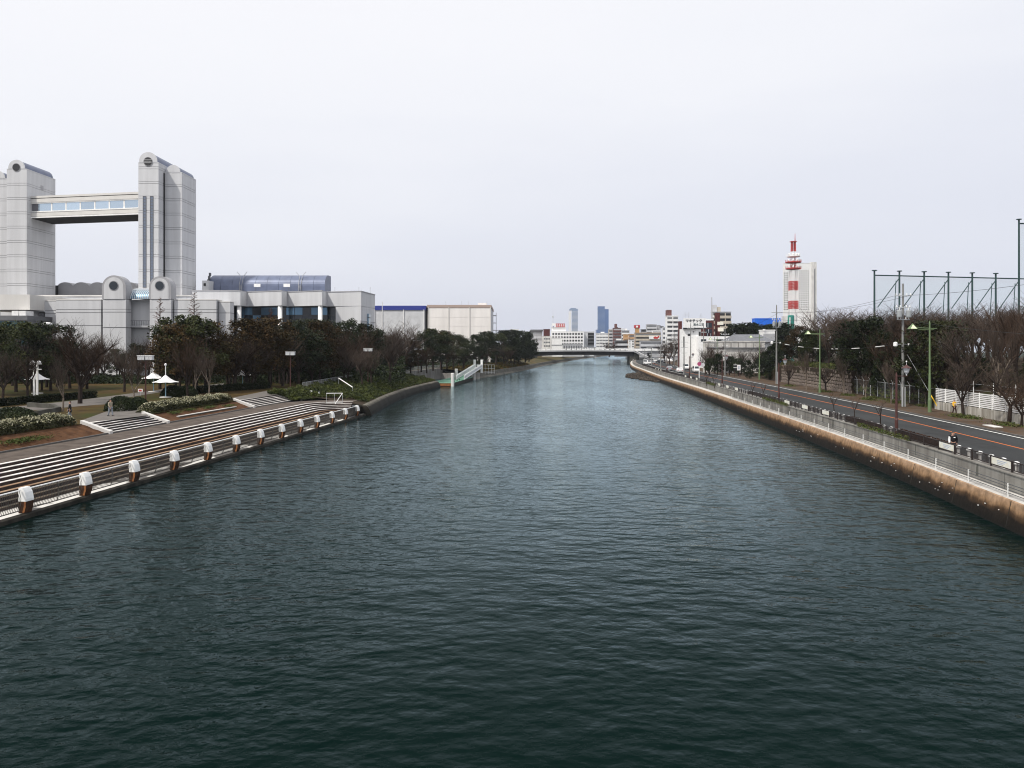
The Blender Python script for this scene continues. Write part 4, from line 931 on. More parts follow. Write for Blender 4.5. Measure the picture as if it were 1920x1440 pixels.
for px0, px1 in ((193, 235.5), (281, 320)):
    x0, x1 = gx(px0, 185), gx(px1, 185); zsh = 23.75; c = (x0 + x1) / 2; r = (x1 - x0) / 2
    core = MB().yprism([(x1, ZL), (x1, zsh)] + arch_poly(x0, x1, zsh, r, 18)[1:-1] + [(x0, zsh), (x0, ZL)], 185, 187.6).build('arched_pylon', M['joint'], hall)
    for a, b in ((ZL, 14.3), (14.5, 17.9), (18.05, 18.6), (18.7, 20.9)): MB().box(x0 + 0.04, x1 + 0.1, 184.88, 185, a, b).build('panel', M['tile'], core); MB().box(x1, x1 + 0.1, 185.002, 187.6, a, b).build('panel', M['tile'], core)
    MB().yprism([(x1 + .12, 21.0), (x1 + .12, zsh)] + arch_poly(x0, x1, zsh, r + .12, 18)[1:-1] + [(x0 - .12, zsh), (x0 - .12, 21.0)], 184.8, 187.8).build('arched_head', M['tile_dark'], core)
    MB().yprism([(x1 - .35, 21.0), (x1 - .35, zsh)] + arch_poly(x0, x1, zsh, r - .35, 18)[1:-1] + [(x0 + .35, zsh), (x0 + .35, 21.0)], 184.72, 184.8).build('arched_face', M['tile'], core)
    ring = MB().yprism([(c + 1.15 * math.cos(R(18 * i)), 24.1 + 1.15 * math.sin(R(18 * i))) for i in range(20)], 184.64, 184.72).build('round_window', M['tile_dark'], core)
    MB().yprism([(c + 0.98 * math.cos(R(18 * i)), 24.1 + 0.98 * math.sin(R(18 * i))) for i in range(20)], 184.58, 184.66).build('pane', M['glass_dark'], ring)
x0, x1 = gx(236.5, 186), gx(280, 186)
blk('pylon_link', gx(193, 186), gx(395, 186), 188.55, 200.1, 14.5, 20.9, 'tile')
blk('recess_wall', x0, x1, 188.5, 198, 15.2, 21.0, 'tile'); blk('recess_lower_wall', x0, x1, 188.4, 198, ZL, 15.0, 'grey_wall')
bal = blk('balcony_slab', x0, x1, 187.2, 189, 14.5, 14.95, 'grey_wall')
for i in range(10): x = x0 + (x1 - x0) * (i + .5) / 10; MB().tube((x, 187.3, 14.95), (x, 187.3, 16.1), 0.05, n=4).build('baluster', M['grey_dark'], bal)
MB().tube((x0, 187.3, 16.1), (x1, 187.3, 16.1), 0.06, n=4).build('rail', M['grey_dark'], bal)
prof = [(192.0 - 5.2 * math.cos(R(90 * i / 8)) if i < 8 else 192.0, 21.2 + 2.7 * math.sin(R(90 * i / 8))) for i in range(9)] + [(198, 23.9), (198, 21.2)]
gv = MB().xprism(prof, x0, x1).build('glass_vault', M['glass_blue'], hall)
for i in range(12):
    x = x0 + (x1 - x0) * (i + .5) / 12; m = MB()
    for (ya, za), (yb, zb) in zip(prof[:8], prof[1:9]): m.tube((x, ya - 0.03, za), (x, yb - 0.03, zb), 0.09, n=4)
    m.build('rib', M['white'], gv)
for k in (0.02, 0.5, 1.0): blk('gutter_bar', x0, x1, 186.62, 186.78, 20.9 - 0 + k * 0.5 - 0.3, 20.98 + k * 0.5 - 0.3, 'grey_dark', gv)
# large hall roof and scalloped clerestory behind
blk('rear_hall', -128, -80, 200.2, 222, ZL, 22.6, 'tile'); blk('rear_hall_coping', -128.2, -80, 200.0, 222, 22.6, 22.9, 'cream')
for i in range(6):
    xa = gx(107 + 30 * i, 224); xb = gx(137 + 30 * i, 224)
    m = MB().yprism([(xb, 22.7), (xb, 26.6)] + [(x, 26.6 + (z - 26.6) * 0.65) for x, z in arch_poly(xa, xb, 26.6, None, 12)][1:-1] + [(xa, 26.6), (xa, 22.7)], 224, 238).build('scalloped_bay', M['tile_dark'], hall)
blk('rear_door', gx(88, 219), gx(97, 219), 222.1, 222.2, 23.0, 27.0, 'hole')
blk('low_wing', gx(-60, 183), gx(51, 183), 184, 200, 18.5, 22.0, 'cream')
blk('glass_wing_roof', gx(-60, 181), gx(56, 181), 180, 190, 15.9, 17.0, 'grey_dark')
gw_ = blk('glass_wing', gx(-60, 181), gx(55, 181), 180.5, 190, ZL, 15.9, 'grey_dark')
for i in range(8): blk('glass_pane', gx(-58 + 14 * i, 181), gx(-45 + 14 * i, 181), 180.4, 180.5, ZL + 7, 15.7, 'glass_teal', gw_)
for i in range(2): blk('skylight', gx(22 + 14 * i, 181), gx(34 + 14 * i, 181), 181, 184, 17.0, 18.1, 'white')
# sawtooth foyer block
zt, zb = 23.9, 20.3
saw = [(-80.0, 200.0), (-67.9, 200.0), (-67.9, 204.9), (-57.6, 200.0), (-57.5, 204.9), (-47.5, 200.0), (-47.4, 204.8), (-38.1, 202.0), (-37.0, 216.0), (-46, 217.5), (-80, 217.5)]
fo = MB().prism(saw, zb, zt).build('sawtooth_parapet', M['tile'], hall)
MB().prism([(x - (0.12 if x > -40 else 0) * -1, y - 0.12 if y < 210 else y) for x, y in saw], zt, zt + 0.22).build('coping', M['tile_dark'], fo)
MB().prism([(-80, 206.2), (-46, 206.2), (-44, 206.2), (-44, 217), (-80, 217)], ZL, zb - 0.01).build('foyer_core', M['grey_dark'], hall)
MB().prism([(-45.0, 204.2), (-38.16, 202.05), (-37.05, 215.9), (-44, 216.5)], ZL, zb - 0.04).build('end_wall', M['tile'], hall)
MB().prism([(-38.3, 201.93), (-38.0, 201.9), (-36.9, 216.0), (-37.05, 216.1)], 16.4, 16.6).build('groove', M['tile_dark'], hall)
for x, y in ((-67.9, 200.8), (-57.6, 200.8), (-47.5, 200.8)): MB().lathe((x - 0.7, y + 0.3, ZL), [(0.55, 0), (0.55, zb - ZL)], 16).build('column', M['white'], hall, smooth=True)
gl = MB().box(-80, -45.2, 206.0, 206.15, ZL, zb).build('curtain_wall', M['black_metal'], hall)
rg = random.Random(2)
for i in range(16):
    for k in range(5):
        x = -79.6 + i * 2.15; z = 10.2 + k * 2.0
        p = MB().box(x, x + 2.02, 205.9, 205.99, z, z + 1.86).build('glass_pane', M['glass_blue' if (k == 4 and i % 3) or rg.random() < .12 else 'glass_dark'], gl)
for px, d in ((690, 209.5),): 
    m = MB()
    for k in range(5): m.box(-37.35 - 0.0, -37.0, d, d + 0.2, 12 + k * 1.5, 12.15 + k * 1.5)
lw = MB().box(-37.62, -37.3, 208.2, 211.0, 9, 18.6).build('side_window', M['glass_blue'], hall)
for k in range(6): MB().box(-37.58, -37.26, 208.2, 211.0, 9 + 1.7 * k, 9.16 + 1.7 * k).build('mullion', M['grey_dark'], lw)
# barrel roof of the main auditorium
nseg = 10; xa, xb = gx(393, 219), gx(620, 225.5); z0b = 23.9; ztop = gz(516.5, 223)
pf = [(218.5, z0b), (218.5, z0b + 2.6)] + [(222.9 - 4.4 * math.cos(R(a)), z0b + 2.6 + (ztop - z0b - 2.6) * math.sin(R(a))) for a in range(10, 91, 10)] + [(226, ztop), (226, z0b)]
for i in range(nseg):
    a, b = xa + (xb - xa) * i / nseg + 0.03, xa + (xb - xa) * (i + 1) / nseg - 0.03
    MB().xprism(pf, a, b).build('roof_panel', M['zinc'], hall)
for i in range(7): MB().box(xa - 1.4 + .22 * i, xa - 1.0 + .22 * i, 218.6, 219.4, z0b + .9 * i, z0b + .9 + .9 * i).build('gable_stair', M['grey_dark'], hall)
MB().xprism([(218.6, z0b), (220, z0b + 5), (224, ztop), (226, ztop), (226, z0b)], xa - .5, xa - .04).build('gable_wall', M['tile_dark'], hall)
for px in (455, 565):
    x = gx(px, 220); m = MB()
    for s in (-0.35, 0.35): m.path([(x + s, 218.3, z0b), (x + s, 218.3, z0b + 3), (x + s, 219.6, z0b + 5.4), (x + s * 4, 219.6, ztop + .7)], 0.07, 4)
    for k in range(9): m.tube((x - .35, 218.3, z0b + .3 + k * .32), (x + .35, 218.3, z0b + .3 + k * .32), 0.05, n=4)
    m.build('roof_ladder', M['grey_wall'], hall)
for px in (482, 537.5):
    x = gx(px, 212); s = blk('roof_sign', x - 0.85, x + 0.85, 212, 212.2, gz(538, 212), gz(532, 212), 'white')
    for q in (-.5, .5): MB().tube((x + q, 212.1, zt), (x + q, 212.1, gz(538, 212)), 0.05, n=4).build('leg', M['grey_dark'], s)
blk('stair_house', gx(379, 215), gx(391, 215), 215, 222, zt, gz(526, 215), 'tile')
blk('stair_house_window', gx(382, 215), gx(386, 215), 214.9, 215.0, gz(536, 215), gz(531, 215), 'hole')
for px in (628, 673, 694): MB().tube((gx(px, 212), 212, zt), (gx(px, 212), 212, gz(538, 212)), 0.06, n=4).build('roof_aerial', M['grey_wall'], hall)

# ------------------------------------------------------------------ other buildings
def building(name, label, px0, px1, py, d, depth, wall, z0=ZL, cat='building', group=None):
    if px0 > CX: depth = min(depth, 5.0)
    x0, x1, z1 = gx(px0, d + (depth if px0 > CX else 0)), gx(px1, d), gz(py, d)
    t = thing(name, label, cat, ((x0 + x1) / 2, d + depth / 2, z0), group=group)
    MB().box(x0, x1, d, d + depth, z0, z1).build('wall', M[wall], t)
    MB().box(x0 - 0.15, x1 + 0.15, d - 0.15, d + depth, z1, z1 + 0.35).build('parapet', M[wall], t)
    return t, x0, x1, z1
def windows(t, x0, x1, za, zb, y, rows, cols, mat='glass_dark', fw=0.6, fh=0.5, sill=None):
    dx, dz = (x1 - x0) / cols, (zb - za) / rows
    me = MB().box(-dx * fw / 2, dx * fw / 2, -0.06, 0.06, -dz * fh / 2, dz * fh / 2).mesh('window'); me.materials.append(M[mat]); base = wpos(t)
    for r in range(rows):
        for c in range(cols): link('window', me, None, t, Vector((x0 + dx * (c + .5), y, za + dz * (r + .5))) - base)
def balconies(t, x0, x1, za, zb, y, rows, mat, dark='hole', proj=1.2, fh=0.45, cuts=0):
    dz = (zb - za) / rows
    for r in range(rows):
        z = za + dz * r
        MB().box(x0 + .1, x1 - .1, y - 0.05, y + 0.02, z + dz * fh, z + dz * 0.97).build('recess', M[dark], t)
        b = MB().box(x0, x1, y - proj, y - 0.06, z, z + dz * fh).build('balcony', M[mat], t)
        for c in range(1, cuts + 1): xx = x0 + (x1 - x0) * c / (cuts + 1); MB().box(xx - 0.15, xx + 0.15, y - proj + .05, y - 0.06, z + dz * fh, z + dz).build('divider', M[mat], b)
# warehouses
t, x0, x1, z1 = building('warehouse', 'pale grey warehouse with a dark blue roof stripe beside the congress hall', 690, 797, 575.5, 330, 40, 'grey_light')
MB().box(x0 - .3, x1 + .3, 329.7, 370, z1 - 1.3, z1 + 0.5).build('blue_fascia', M['blue_stripe'], t)
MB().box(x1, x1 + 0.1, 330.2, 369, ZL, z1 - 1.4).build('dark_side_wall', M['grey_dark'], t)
for px in (703, 717, 757, 795): MB().tube((gx(px, 330), 329.8, ZL), (gx(px, 330), 329.8, z1 + (2.2 if px == 717 else -1)), 0.18, n=6).build('downpipe', M['white'], t)
MB().box(gx(785, 330), gx(790, 330), 329.8, 330, 10, 14).build('door', M['grey_dark'], t)
t, x0, x1, z1 = building('warehouse', 'large off-white warehouse with three blank bays and brown roof edge', 802, 920, 574, 330.6, 42, 'offwhite_wall')
MB().box(x0 - .3, x1 + .3, 330.3, 373, z1 - 0.6, z1 + 0.5).build('fascia', M['fascia_brown'], t)
w3 = (x1 - x0) / 3
for i in range(3):
    for k in range(6):
        zz = ZL + (z1 - 0.9 - ZL) * k / 6; MB().box(x0 + w3 * i + .12, x0 + w3 * (i + 1) - .12, 330.46, 330.6, zz + 0.03, zz + (z1 - 0.9 - ZL) / 6 - 0.03).build('panel', M['offwhite_wall'], t)
for i in range(4): MB().tube((x0 + w3 * i + (0.3 if i == 0 else -0.0), 330.3, ZL), (x0 + w3 * i + (0.3 if i == 0 else 0), 330.3, z1 - .4), 0.16, n=6).build('downpipe', M['cream'], t)
MB().box(gx(896, 335), gx(912, 335), 336, 344, z1, z1 + 1.6).build('roof_house', M['white'], t)
for px in (836, 878, 865, 913): MB().tube((gx(px, 334), 334, z1), (gx(px, 334), 334, z1 + 2.2), 0.06, n=4).build('aerial', M['grey_wall'], t)
m = MB()
for k in range(6): m.box(x1 + 0.05, x1 + 1.6, 369, 372, ZL + 4 + k * 3.4, ZL + 4.3 + k * 3.4)
m.box(x1 + 1.4, x1 + 1.6, 369, 372, ZL, z1 - 1).build('outside_stair', M['grey_wall'], t)
MB().box(x1 + .02, x1 + .12, 330.9, 372.4, ZL, z1 - 0.7).build('side_wall', M['grey_light'], t)
# white office block by the bridge
D = 560
t, x0, x1, z1 = building('office_block', 'long white office block with rows of small windows behind the bridge', 1033, 1094.5, 622, D, 18, 'white')
windows(t, x0 + .4, x1 - .4, gz(648, D), gz(623, D), D - 0.04, 4, 11, 'hole', 0.62, 0.52)
windows(t, gx(1057, D), x1 - .4, gz(654, D), gz(649, D), D - 0.04, 1, 6, 'grey_dark', 0.9, 0.8)
t, x0, x1, z1 = building('office_wing', 'grey stair wing with dark open galleries right of the white office block', 1095, 1114, 622.5, D + 4, 14, 'grey_light')
balconies(t, gx(1102, D + 4), x1, gz(648, D + 4), gz(624, D + 4), D + 4, 4, 'grey_dark', 'hole', 0.8, 0.3)
t, x0, x1, z1 = building('roof_block', 'white rooftop house with a red four-character sign on the office block', 1034, 1061, 613.5, D + 5, 9, 'white', gz(622, D))
MB().box(x0, gx(1042.5, D), D + 4, D + 6, z1, gz(606, D)).build('white_turret', M['white'], t)
sgn = MB().box(gx(1042.8, D), gx(1060, D), D + 4.0, D + 4.5, gz(613, D), gz(606.3, D)).build('red_sign', M['red_sign'], t)
for i in range(4):
    x = gx(1045.3 + i * 4.1, D); m = MB(); zc = gz(609.7, D)
    for k in (-0.62, 0, 0.62): m.box(x - 0.52, x + 0.52, D + 3.9, D + 3.96, zc + k - 0.12, zc + k + 0.12)
    m.box(x - 0.12 + 0.2 * (i % 2), x + 0.12 + 0.2 * (i % 2), D + 3.88, D + 3.95, zc - 0.85, zc + 0.85); m.build('lettering', M['white'], sgn)
MB().yprism([(gx(1038, D) + a, gz(612, D) + b) for a, b in ((-.7, .2), (.9, .6), (.2, .1), (.1, -.7), (-.2, 0))], D + 3.9, D + 3.95).build('emblem', M['blue_stripe'], t)
MB().tube((gx(1038, D), D + 8, gz(606, D)), (gx(1038, D), D + 8, gz(577, D)), 0.16, 0.06, 5).lathe((gx(1038, D), D + 8, gz(595, D)), [(0.3, 0), (0.5, 0.6), (0.2, 1.6)], 6).build('aerial_mast', M['grey_light'], t)
t, x0, x1, z1 = building('low_annex', 'low white annex with a billboard wall left of the office block', 1016, 1033, 631, D - 4, 12, 'white_dirty')
windows(t, x0 + 1, x1 - .5, gz(652, D), gz(632, D), D - 4.04, 3, 3, 'grey_dark', 0.7, 0.4)
t, x0, x1, z1 = building('white_hall', 'blank white box-like hall standing in front of the office block', 1034, 1054, 634, D - 12, 10, 'white')
MB().box(x0 - .2, x1 + .2, D - 12.2, D - 12.1, gz(647.5, D), gz(646.5, D)).build('canopy', M['grey_dark'], t)
t, x0, x1, z1 = building('low_shed', 'row of grey low sheds before the office block windows', 1055, 1092, 645, D - 14, 8, 'grey_wall')
windows(t, x0, x1, ZL + 3, z1, D - 14.04, 1, 8, 'grey_dark', 0.5, 0.6)
t, x0, x1, z1 = building('grey_depot', 'grey depot with a dark roof right of the riverside evergreens', 996, 1017, 621, D + 30, 30, 'grey_light')
MB().box(x0 - .5, x1 + .5, D + 29, D + 62, z1, z1 + 1.2).build('roof', M['grey_dark'], t)
windows(t, x0 + .4, x1 - .4, gz(640, D + 30), gz(624, D + 30), D + 29.95, 2, 5, 'grey_wall', .7, .5)
building('red_shed', 'small red-brown roofed block left of the white office', 1019, 1031, 618, D + 24, 12, 'brick_brown')
building('white_low_block', 'small white block peeping over the riverside evergreens', 957, 973, 618, 600, 14, 'white')
# far glass towers
DT = 3000
t, x0, x1, z1 = building('glass_tower', 'tall deep-blue glass tower on the horizon with a notched top', 1120.3, 1134, 574.5, DT, 40, 'blue_tower')
MB().box(x1, gx(1141.3, DT), DT + 1, DT + 40, ZL, gz(579.5, DT)).build('lower_shoulder', M['blue_tower'], t)
for k in range(36): z = 12 + (z1 - 14) * k / 36; MB().box(x0 - .2, x1 + .2, DT - 0.3, DT, z, z + 0.9).build('floor_band', M['blue_tower_pale'], t)
MB().box(x0 - 3.5, x0, DT + 4, DT + 40, ZL, gz(618, DT)).build('lower_wing', M['blue_tower'], t)
t, x0, x1, z1 = building('glass_tower', 'pale blue hazy tower on the horizon with an overhanging crown', 1072, 1083.5, 581.5, DT + 200, 40, 'blue_tower_pale')
d_ = DT + 200
MB().box(gx(1068, d_), x1, d_, d_ + 40, z1 + .2, gz(579, d_)).build('crown', M['blue_tower_pale'], t)
MB().box(gx(1070, d_), gx(1080, d_), d_, d_ + 40, gz(579, d_) + .1, gz(577.5, d_)).build('crown_cap', M['blue_tower_pale'], t)
MB().box(gx(1067.5, d_), gx(1071, d_), d_ + 2, d_ + 40, ZL, gz(584, d_)).build('white_fin', M['white'], t)
for k in range(30): z = 12 + (z1 - 14) * k / 30; MB().box(x0, x1, d_ - 0.3, d_, z, z + 1.4).build('floor_band', M['grey_light'], t)
# mid-distance town
def flats(label, px0, px1, py, d, wall, rows, dark='hole', band=None, cuts=0, depth=14, roof=None, z0=ZL, fh=.5):
    t, x0, x1, z1 = building('apartment_block', label, px0, px1, py, d, depth, wall, z0)
    balconies(t, x0, x1, max(z0 + 2, z1 - rows * 3.1), z1 - 0.4, d, rows, band or wall, dark, 1.0, fh, cuts)
    if roof:
        for (a, b, pt, mt) in roof: MB().box(gx(a, d), gx(b, d), d + 3, d + 9, z1, gz(pt, d)).build('roof_house', M[mt], t)
    return t, x0, x1, z1
flats('pale grey apartment slab directly below the blue glass tower', 1117, 1140, 625, 760, 'grey_light', 6, 'grey_wall', 'white', 3, roof=[(1128, 1134, 622, 'white')])
flats('narrow beige apartment block adjoining the brown one', 1140.5, 1148.6, 618.5, 655, 'beige', 7, 'grey_dark', 'grey_light')
flats('red-brown apartment block with pale balcony lines and a roof tower', 1148.8, 1164.2, 615.5, 650, 'brown_apt', 8, 'grey_wall', 'brown_apt', 0, roof=[(1154.5, 1158, 607, 'brown_apt'), (1157, 1160, 613, 'grey_dark')])
flats('grey office block with roof tanks between brown flats and orange sign', 1164.5, 1180, 620, 720, 'grey_wall', 6, 'grey_dark', 'white', 0, roof=[(1166, 1171, 615, 'grey_light'), (1173, 1177, 616, 'white')])
flats('small yellow-orange house block at the far bridge end', 1168, 1177.5, 627.5, 560, 'peach', 3, 'ochre', 'peach')
flats('small peach house block left of the tan parking building', 1178, 1189, 627, 565, 'peach', 3, 'grey_dark', 'peach')
t, x0, x1, z1 = building('parking_building', 'tan multi-level building with open decks and a red-and-white sign', 1189.5, 1239, 624.5, 545, 30, 'tan')
balconies(t, x0, x1, gz(652, 545), z1 - .3, 545, 4, 'beige', 'grey_dark', 1.2, .52)
s = MB().box(gx(1217, 543), gx(1237, 543), 543, 543.4, gz(636, 543), gz(630, 543)).build('billboard', M['white'], t)
MB().yprism([(gx(a, 543), gz(b, 543)) for a, b in ((1226, 635), (1225, 632), (1229, 630.6), (1232, 632), (1235, 629.2), (1236.4, 631.5), (1233, 635.2))], 542.9, 542.96).build('red_emblem', M['red_paint'], s)
t, x0, x1, z1 = building('sign_tower', 'ochre tower with a red illuminated-looking top sign on the tan building', 1190.5, 1199, 615, 550, 8, 'ochre', gz(625, 550), 'tower')
s = MB().box(x0 - .3, x1 + .3, 549.6, 558, gz(615, 550), gz(609.2, 550)).build('red_sign', M['red_sign'], t)
MB().box(gx(1193, 549), gx(1196.6, 549), 549.4, 549.5, gz(614, 549), gz(610.5, 549)).build('pale_mark', M['white'], s)
flats('grey office building with striped floors behind the tan building', 1211, 1231, 609, 640, 'grey_wall', 8, 'grey_dark', 'grey_light', 0, roof=[(1216, 1226, 607.5, 'grey_wall')])
flats('blue-grey tall annex right of the striped grey office', 1231.2, 1238.5, 610.5, 645, 'grey_wall', 3, 'grey_wall', 'grey_wall')
flats('dark flat-roofed block between the ochre tower and the grey office', 1201, 1211, 618, 690, 'grey_dark', 3, 'hole', 'grey_wall')
flats('white low block on top of the tan building', 1222, 1238, 619.5, 600, 'white', 2, 'grey_wall', 'white')
t, x0, x1, z1 = building('small_block', 'small white three-storey block with two window columns at the bridge', 1178, 1189, 638, 520, 10, 'white')
windows(t, gx(1184.5, 520), x1, gz(652, 520), gz(638, 520), 519.95, 3, 1, 'hole', .55, .5); windows(t, x0, gx(1182, 520), gz(652, 520), gz(638, 520), 519.95, 4, 1, 'grey_dark', .9, .4)
flats('low dark-roofed houses with white gable at the bridge centre', 1152, 1177, 639, 540, 'grey_dark', 2, 'hole', 'grey_light', roof=[(1158, 1166, 635, 'white')])
flats('narrow grey block left of the tall white apartment tower', 1240.5, 1247, 614, 520, 'grey_light', 6, 'grey_dark', 'white', roof=[(1241.5, 1246, 611, 'grey_dark')])
flats('grey low block in the gap below the grey office', 1199, 1240, 640, 510, 'grey_wall', 2, 'grey_dark', 'grey_light')
flats('tall white apartment tower with dark balcony rows and a pink roof house', 1247.5, 1271.5, 593, 420, 'white', 9, 'grey_dark', 'white', 1, 16, [(1254, 1261.5, 580.5, 'brown_apt')])
# company building with the white signboard
D = 292; ZB = ZR
cb = thing('company_building', 'white company building with brown tiled frame and large rooftop signboard', 'building', (gx(1300, D), D + 6, ZB))
MB().box(gx(1278.5, D), gx(1314.5, D), D, D + 4, ZB, gz(617, D)).build('white_wall', M['white'], cb)
MB().box(gx(1271.5, D + 7), gx(1282, D + 1), D + 4, D + 7, ZB, gz(601.5, D)).build('brown_wing', M['brick_brown'], cb)
bb = MB().box(gx(1280.5, D), gx(1322, D), D - 1.2, D - 0.6, gz(614.5, D), gz(597, D)).build('signboard', M['white'], cb)
MB().box(gx(1280.5, D), gx(1322, D), D - 1.1, D, gz(617, D), gz(614.7, D)).build('board_soffit', M['hole'], cb)
o = link('lettering', text_mesh('マキテック', 1.22, 0.03, 0.025), M['black_text'], bb, Vector((gx(1299.5, D), D - 1.26, gz(602, D))) - wpos(bb))
o = link('lettering', text_mesh('高水工業', 0.98, 0.03, 0.012), M['grey_text'], bb, Vector((gx(1308.5, D), D - 1.26, gz(609, D))) - wpos(bb))
MB().box(gx(1315, D), gx(1341, D), D + 2, D + 7, ZB, gz(600.5, D)).build('brown_block', M['brick_brown'], cb)
MB().box(gx(1315, D), gx(1340.6, D), D + 1.9, D + 2.1, gz(600, D), gz(597.5, D)).build('white_roof_edge', M['white'], cb)
for a, b, c, e in ((1322.5, 1337, 614, 605), (1325, 1337, 624, 617), (1327, 1331, 630, 625), (1333, 1337, 630, 625)):
    w_ = MB().box(gx(a, D), gx(b, D), D + 1.85, D + 1.95, gz(c, D), gz(e, D)).build('window', M['glass_dark'], cb)
    MB().box(gx((a + b) / 2 - .4, D), gx((a + b) / 2 + .4, D), D + 1.8, D + 1.84, gz(c, D), gz(e, D)).build('mullion', M['grey_light'], w_)
MB().box(gx(1340, D + 8), gx(1350, D + 5), D + 5, D + 8, ZB, gz(585, D)).build('brown_tower', M['brick_brown'], cb)
MB().lathe((gx(1344, D), D + 4.9, gz(593, D)), [(0.3, 0), (0.3, .5)], 8).build('round_lamp', M['white'], cb)
for a, b, c, e in ((1289.5, 1294, 630, 626), (1299, 1301.5, 624, 621.5), (1310, 1314, 630, 622), (1281, 1283.5, 652, 631)):
    MB().box(gx(a, D), gx(b, D), D - .06, D + .06, gz(c, D), gz(e, D)).build('window', M['hole'], cb)
MB().box(gx(1309, D - 4), gx(1374, D - 4), D - 4, D + 10, ZB, gz(630.5, D - 4)).build('white_extension', M['white'], cb)
for a, b, c, e in ((1314.5, 1324, 640.5, 636), (1343, 1359, 640.5, 636), (1360, 1363, 641, 635)): MB().box(gx(a, D - 4), gx(b, D - 4), D - 4.06, D - 3.94, gz(c, D - 4), gz(e, D - 4)).build('window', M['glass_dark'], cb)
for px, py in ((1289, 585), (1295, 585), (1319, 587)):
    m = MB().tube((gx(px, D), D + 4, gz(600, D)), (gx(px, D), D + 4, gz(py, D)), 0.05, n=4)
    for k in range(4): m.tube((gx(px - 3, D), D + 4, gz(py + 1 + k * 2.4, D)), (gx(px + 3, D), D + 4, gz(py + 1 + k * 2.4, D)), 0.025, n=3)
    m.build('aerial', M['grey_wall'], cb)
for px0, px1, pt, pb in ((1348, 1359, 603, 609), (1349, 1359.5, 614, 621)): MB().box(gx(px0, D), gx(px1, D), D + 2, D + 2.4, gz(pb, D), gz(pt, D)).build('sign_box', M['sign_cream'], cb)
MB().tube((gx(1338.5, D), D + 3, ZB), (gx(1338.5, D), D + 3, gz(556, D)), 0.22, 0.14, 8).build('flue_mast', M['grey_wall'], cb)
flats('stepped grey apartment block with rounded balconies behind the company building', 1333, 1370.5, 585.5, 420, 'grey_wall', 8, 'hole', 'beige', 2, 16, [(1341, 1347, 571, 'grey_light'), (1348, 1354, 575, 'beige')])
# lower white/grey yard wall building and grey-roofed house
D = 236
t, x0, x1, z1 = building('yard_wall_block', 'long weathered grey block with a dark ledge behind bare bushes', 1318, 1434, 641.5, D, 14, 'concrete_light', ZR)
MB().box(x0 - .2, x1 + .2, D - 0.5, D - 0.05, gz(653.5, D), gz(651.5, D)).build('ledge', M['grey_dark'], t)
for i in range(8): MB().box(x0 + 2.2 * i + .3, x0 + 2.2 * i + .5, D - .2, D, gz(651, D), z1).build('pier', M['concrete'], t)
MB().box(gx(1336, D), gx(1361, D), D - .3, D - 0.02, gz(676, D), gz(655, D)).build('white_gate', M['white_dirty'], t)
MB().box(gx(1336, D), gx(1372, D), D - 4, D - .4, gz(675.5, D), gz(674, D)).build('white_awning', M['white'], t)
t = thing('grey_roof_house', 'low house with a dark grey sloping roof beside the white extension', 'house', (gx(1415, 262), 270, ZR))
x0, x1 = gx(1378, 262), gx(1452, 262)
MB().box(x0, x1, 262, 280, ZR, gz(641, 262)).build('wall', M['grey_light'], t)
MB().add([(x0 - .5, 261, gz(641.5, 261)), (x1 + .5, 261, gz(641.5, 261)), (x1 - 2, 271, gz(627, 271)), (x0 + 2, 271, gz(627, 271)), (x0 - .5, 281, gz(641.5, 261)), (x1 + .5, 281, gz(641.5, 261))], [(0, 1, 2, 3), (3, 2, 5, 4), (0, 3, 4), (1, 5, 2), (0, 4, 5, 1)]).build('roof', M['roof_grey'], t)
t, x0, x1, z1 = building('white_roof_block', 'small white flat-roofed block under the blue-sheeted building', 1423, 1453, 620, 285, 8, 'white', ZR)
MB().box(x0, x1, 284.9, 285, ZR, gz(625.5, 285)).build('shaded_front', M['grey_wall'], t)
MB().box(gx(1433.5, 284), gx(1436, 284), 284.5, 286, z1, gz(617, 285)).build('chimney', M['white'], t)
t, x0, x1, z1 = building('blue_building', 'bright blue sheet-clad building beyond the trees, left of the radio mast', 1410, 1467.5, 598, 380, 18, 'blue_cover', ZR)
for i in range(9): xx = x0 + (x1 - x0) * i / 8; MB().box(xx - .08, xx + .08, 379.85, 380, ZR, z1).build('seam', M['blue_cover'], t)
MB().box(gx(1467, 378), gx(1475, 378), 378, 384, ZR, gz(593, 378)).build('white_stair_tower', M['white_dirty'], t)
# white slab block behind the mast
D = 760
t, x0, x1, z1 = building('slab_tower', 'tall white slab block with many small windows behind the radio mast', 1468, 1521, 494, D, 18, 'white', ZR)
windows(t, gx(1469, D), gx(1478.5, D), gz(582, D), gz(510, D), D - .04, 17, 3, 'hole', .55, .42); windows(t, gx(1498, D), gx(1517, D), gz(582, D), gz(506, D), D - .04, 18, 6, 'hole', .52, .42)
MB().box(x1 + .01, gx(1530.5, D), D - 1, D + 9, ZR, gz(491.5, D)).build('side_pier', M['white_dirty'], t)
MB().box(gx(1526, D), gx(1528, D), D - 1.1, D - 1, ZR + 20, gz(504, D)).build('dark_slot', M['grey_dark'], t)
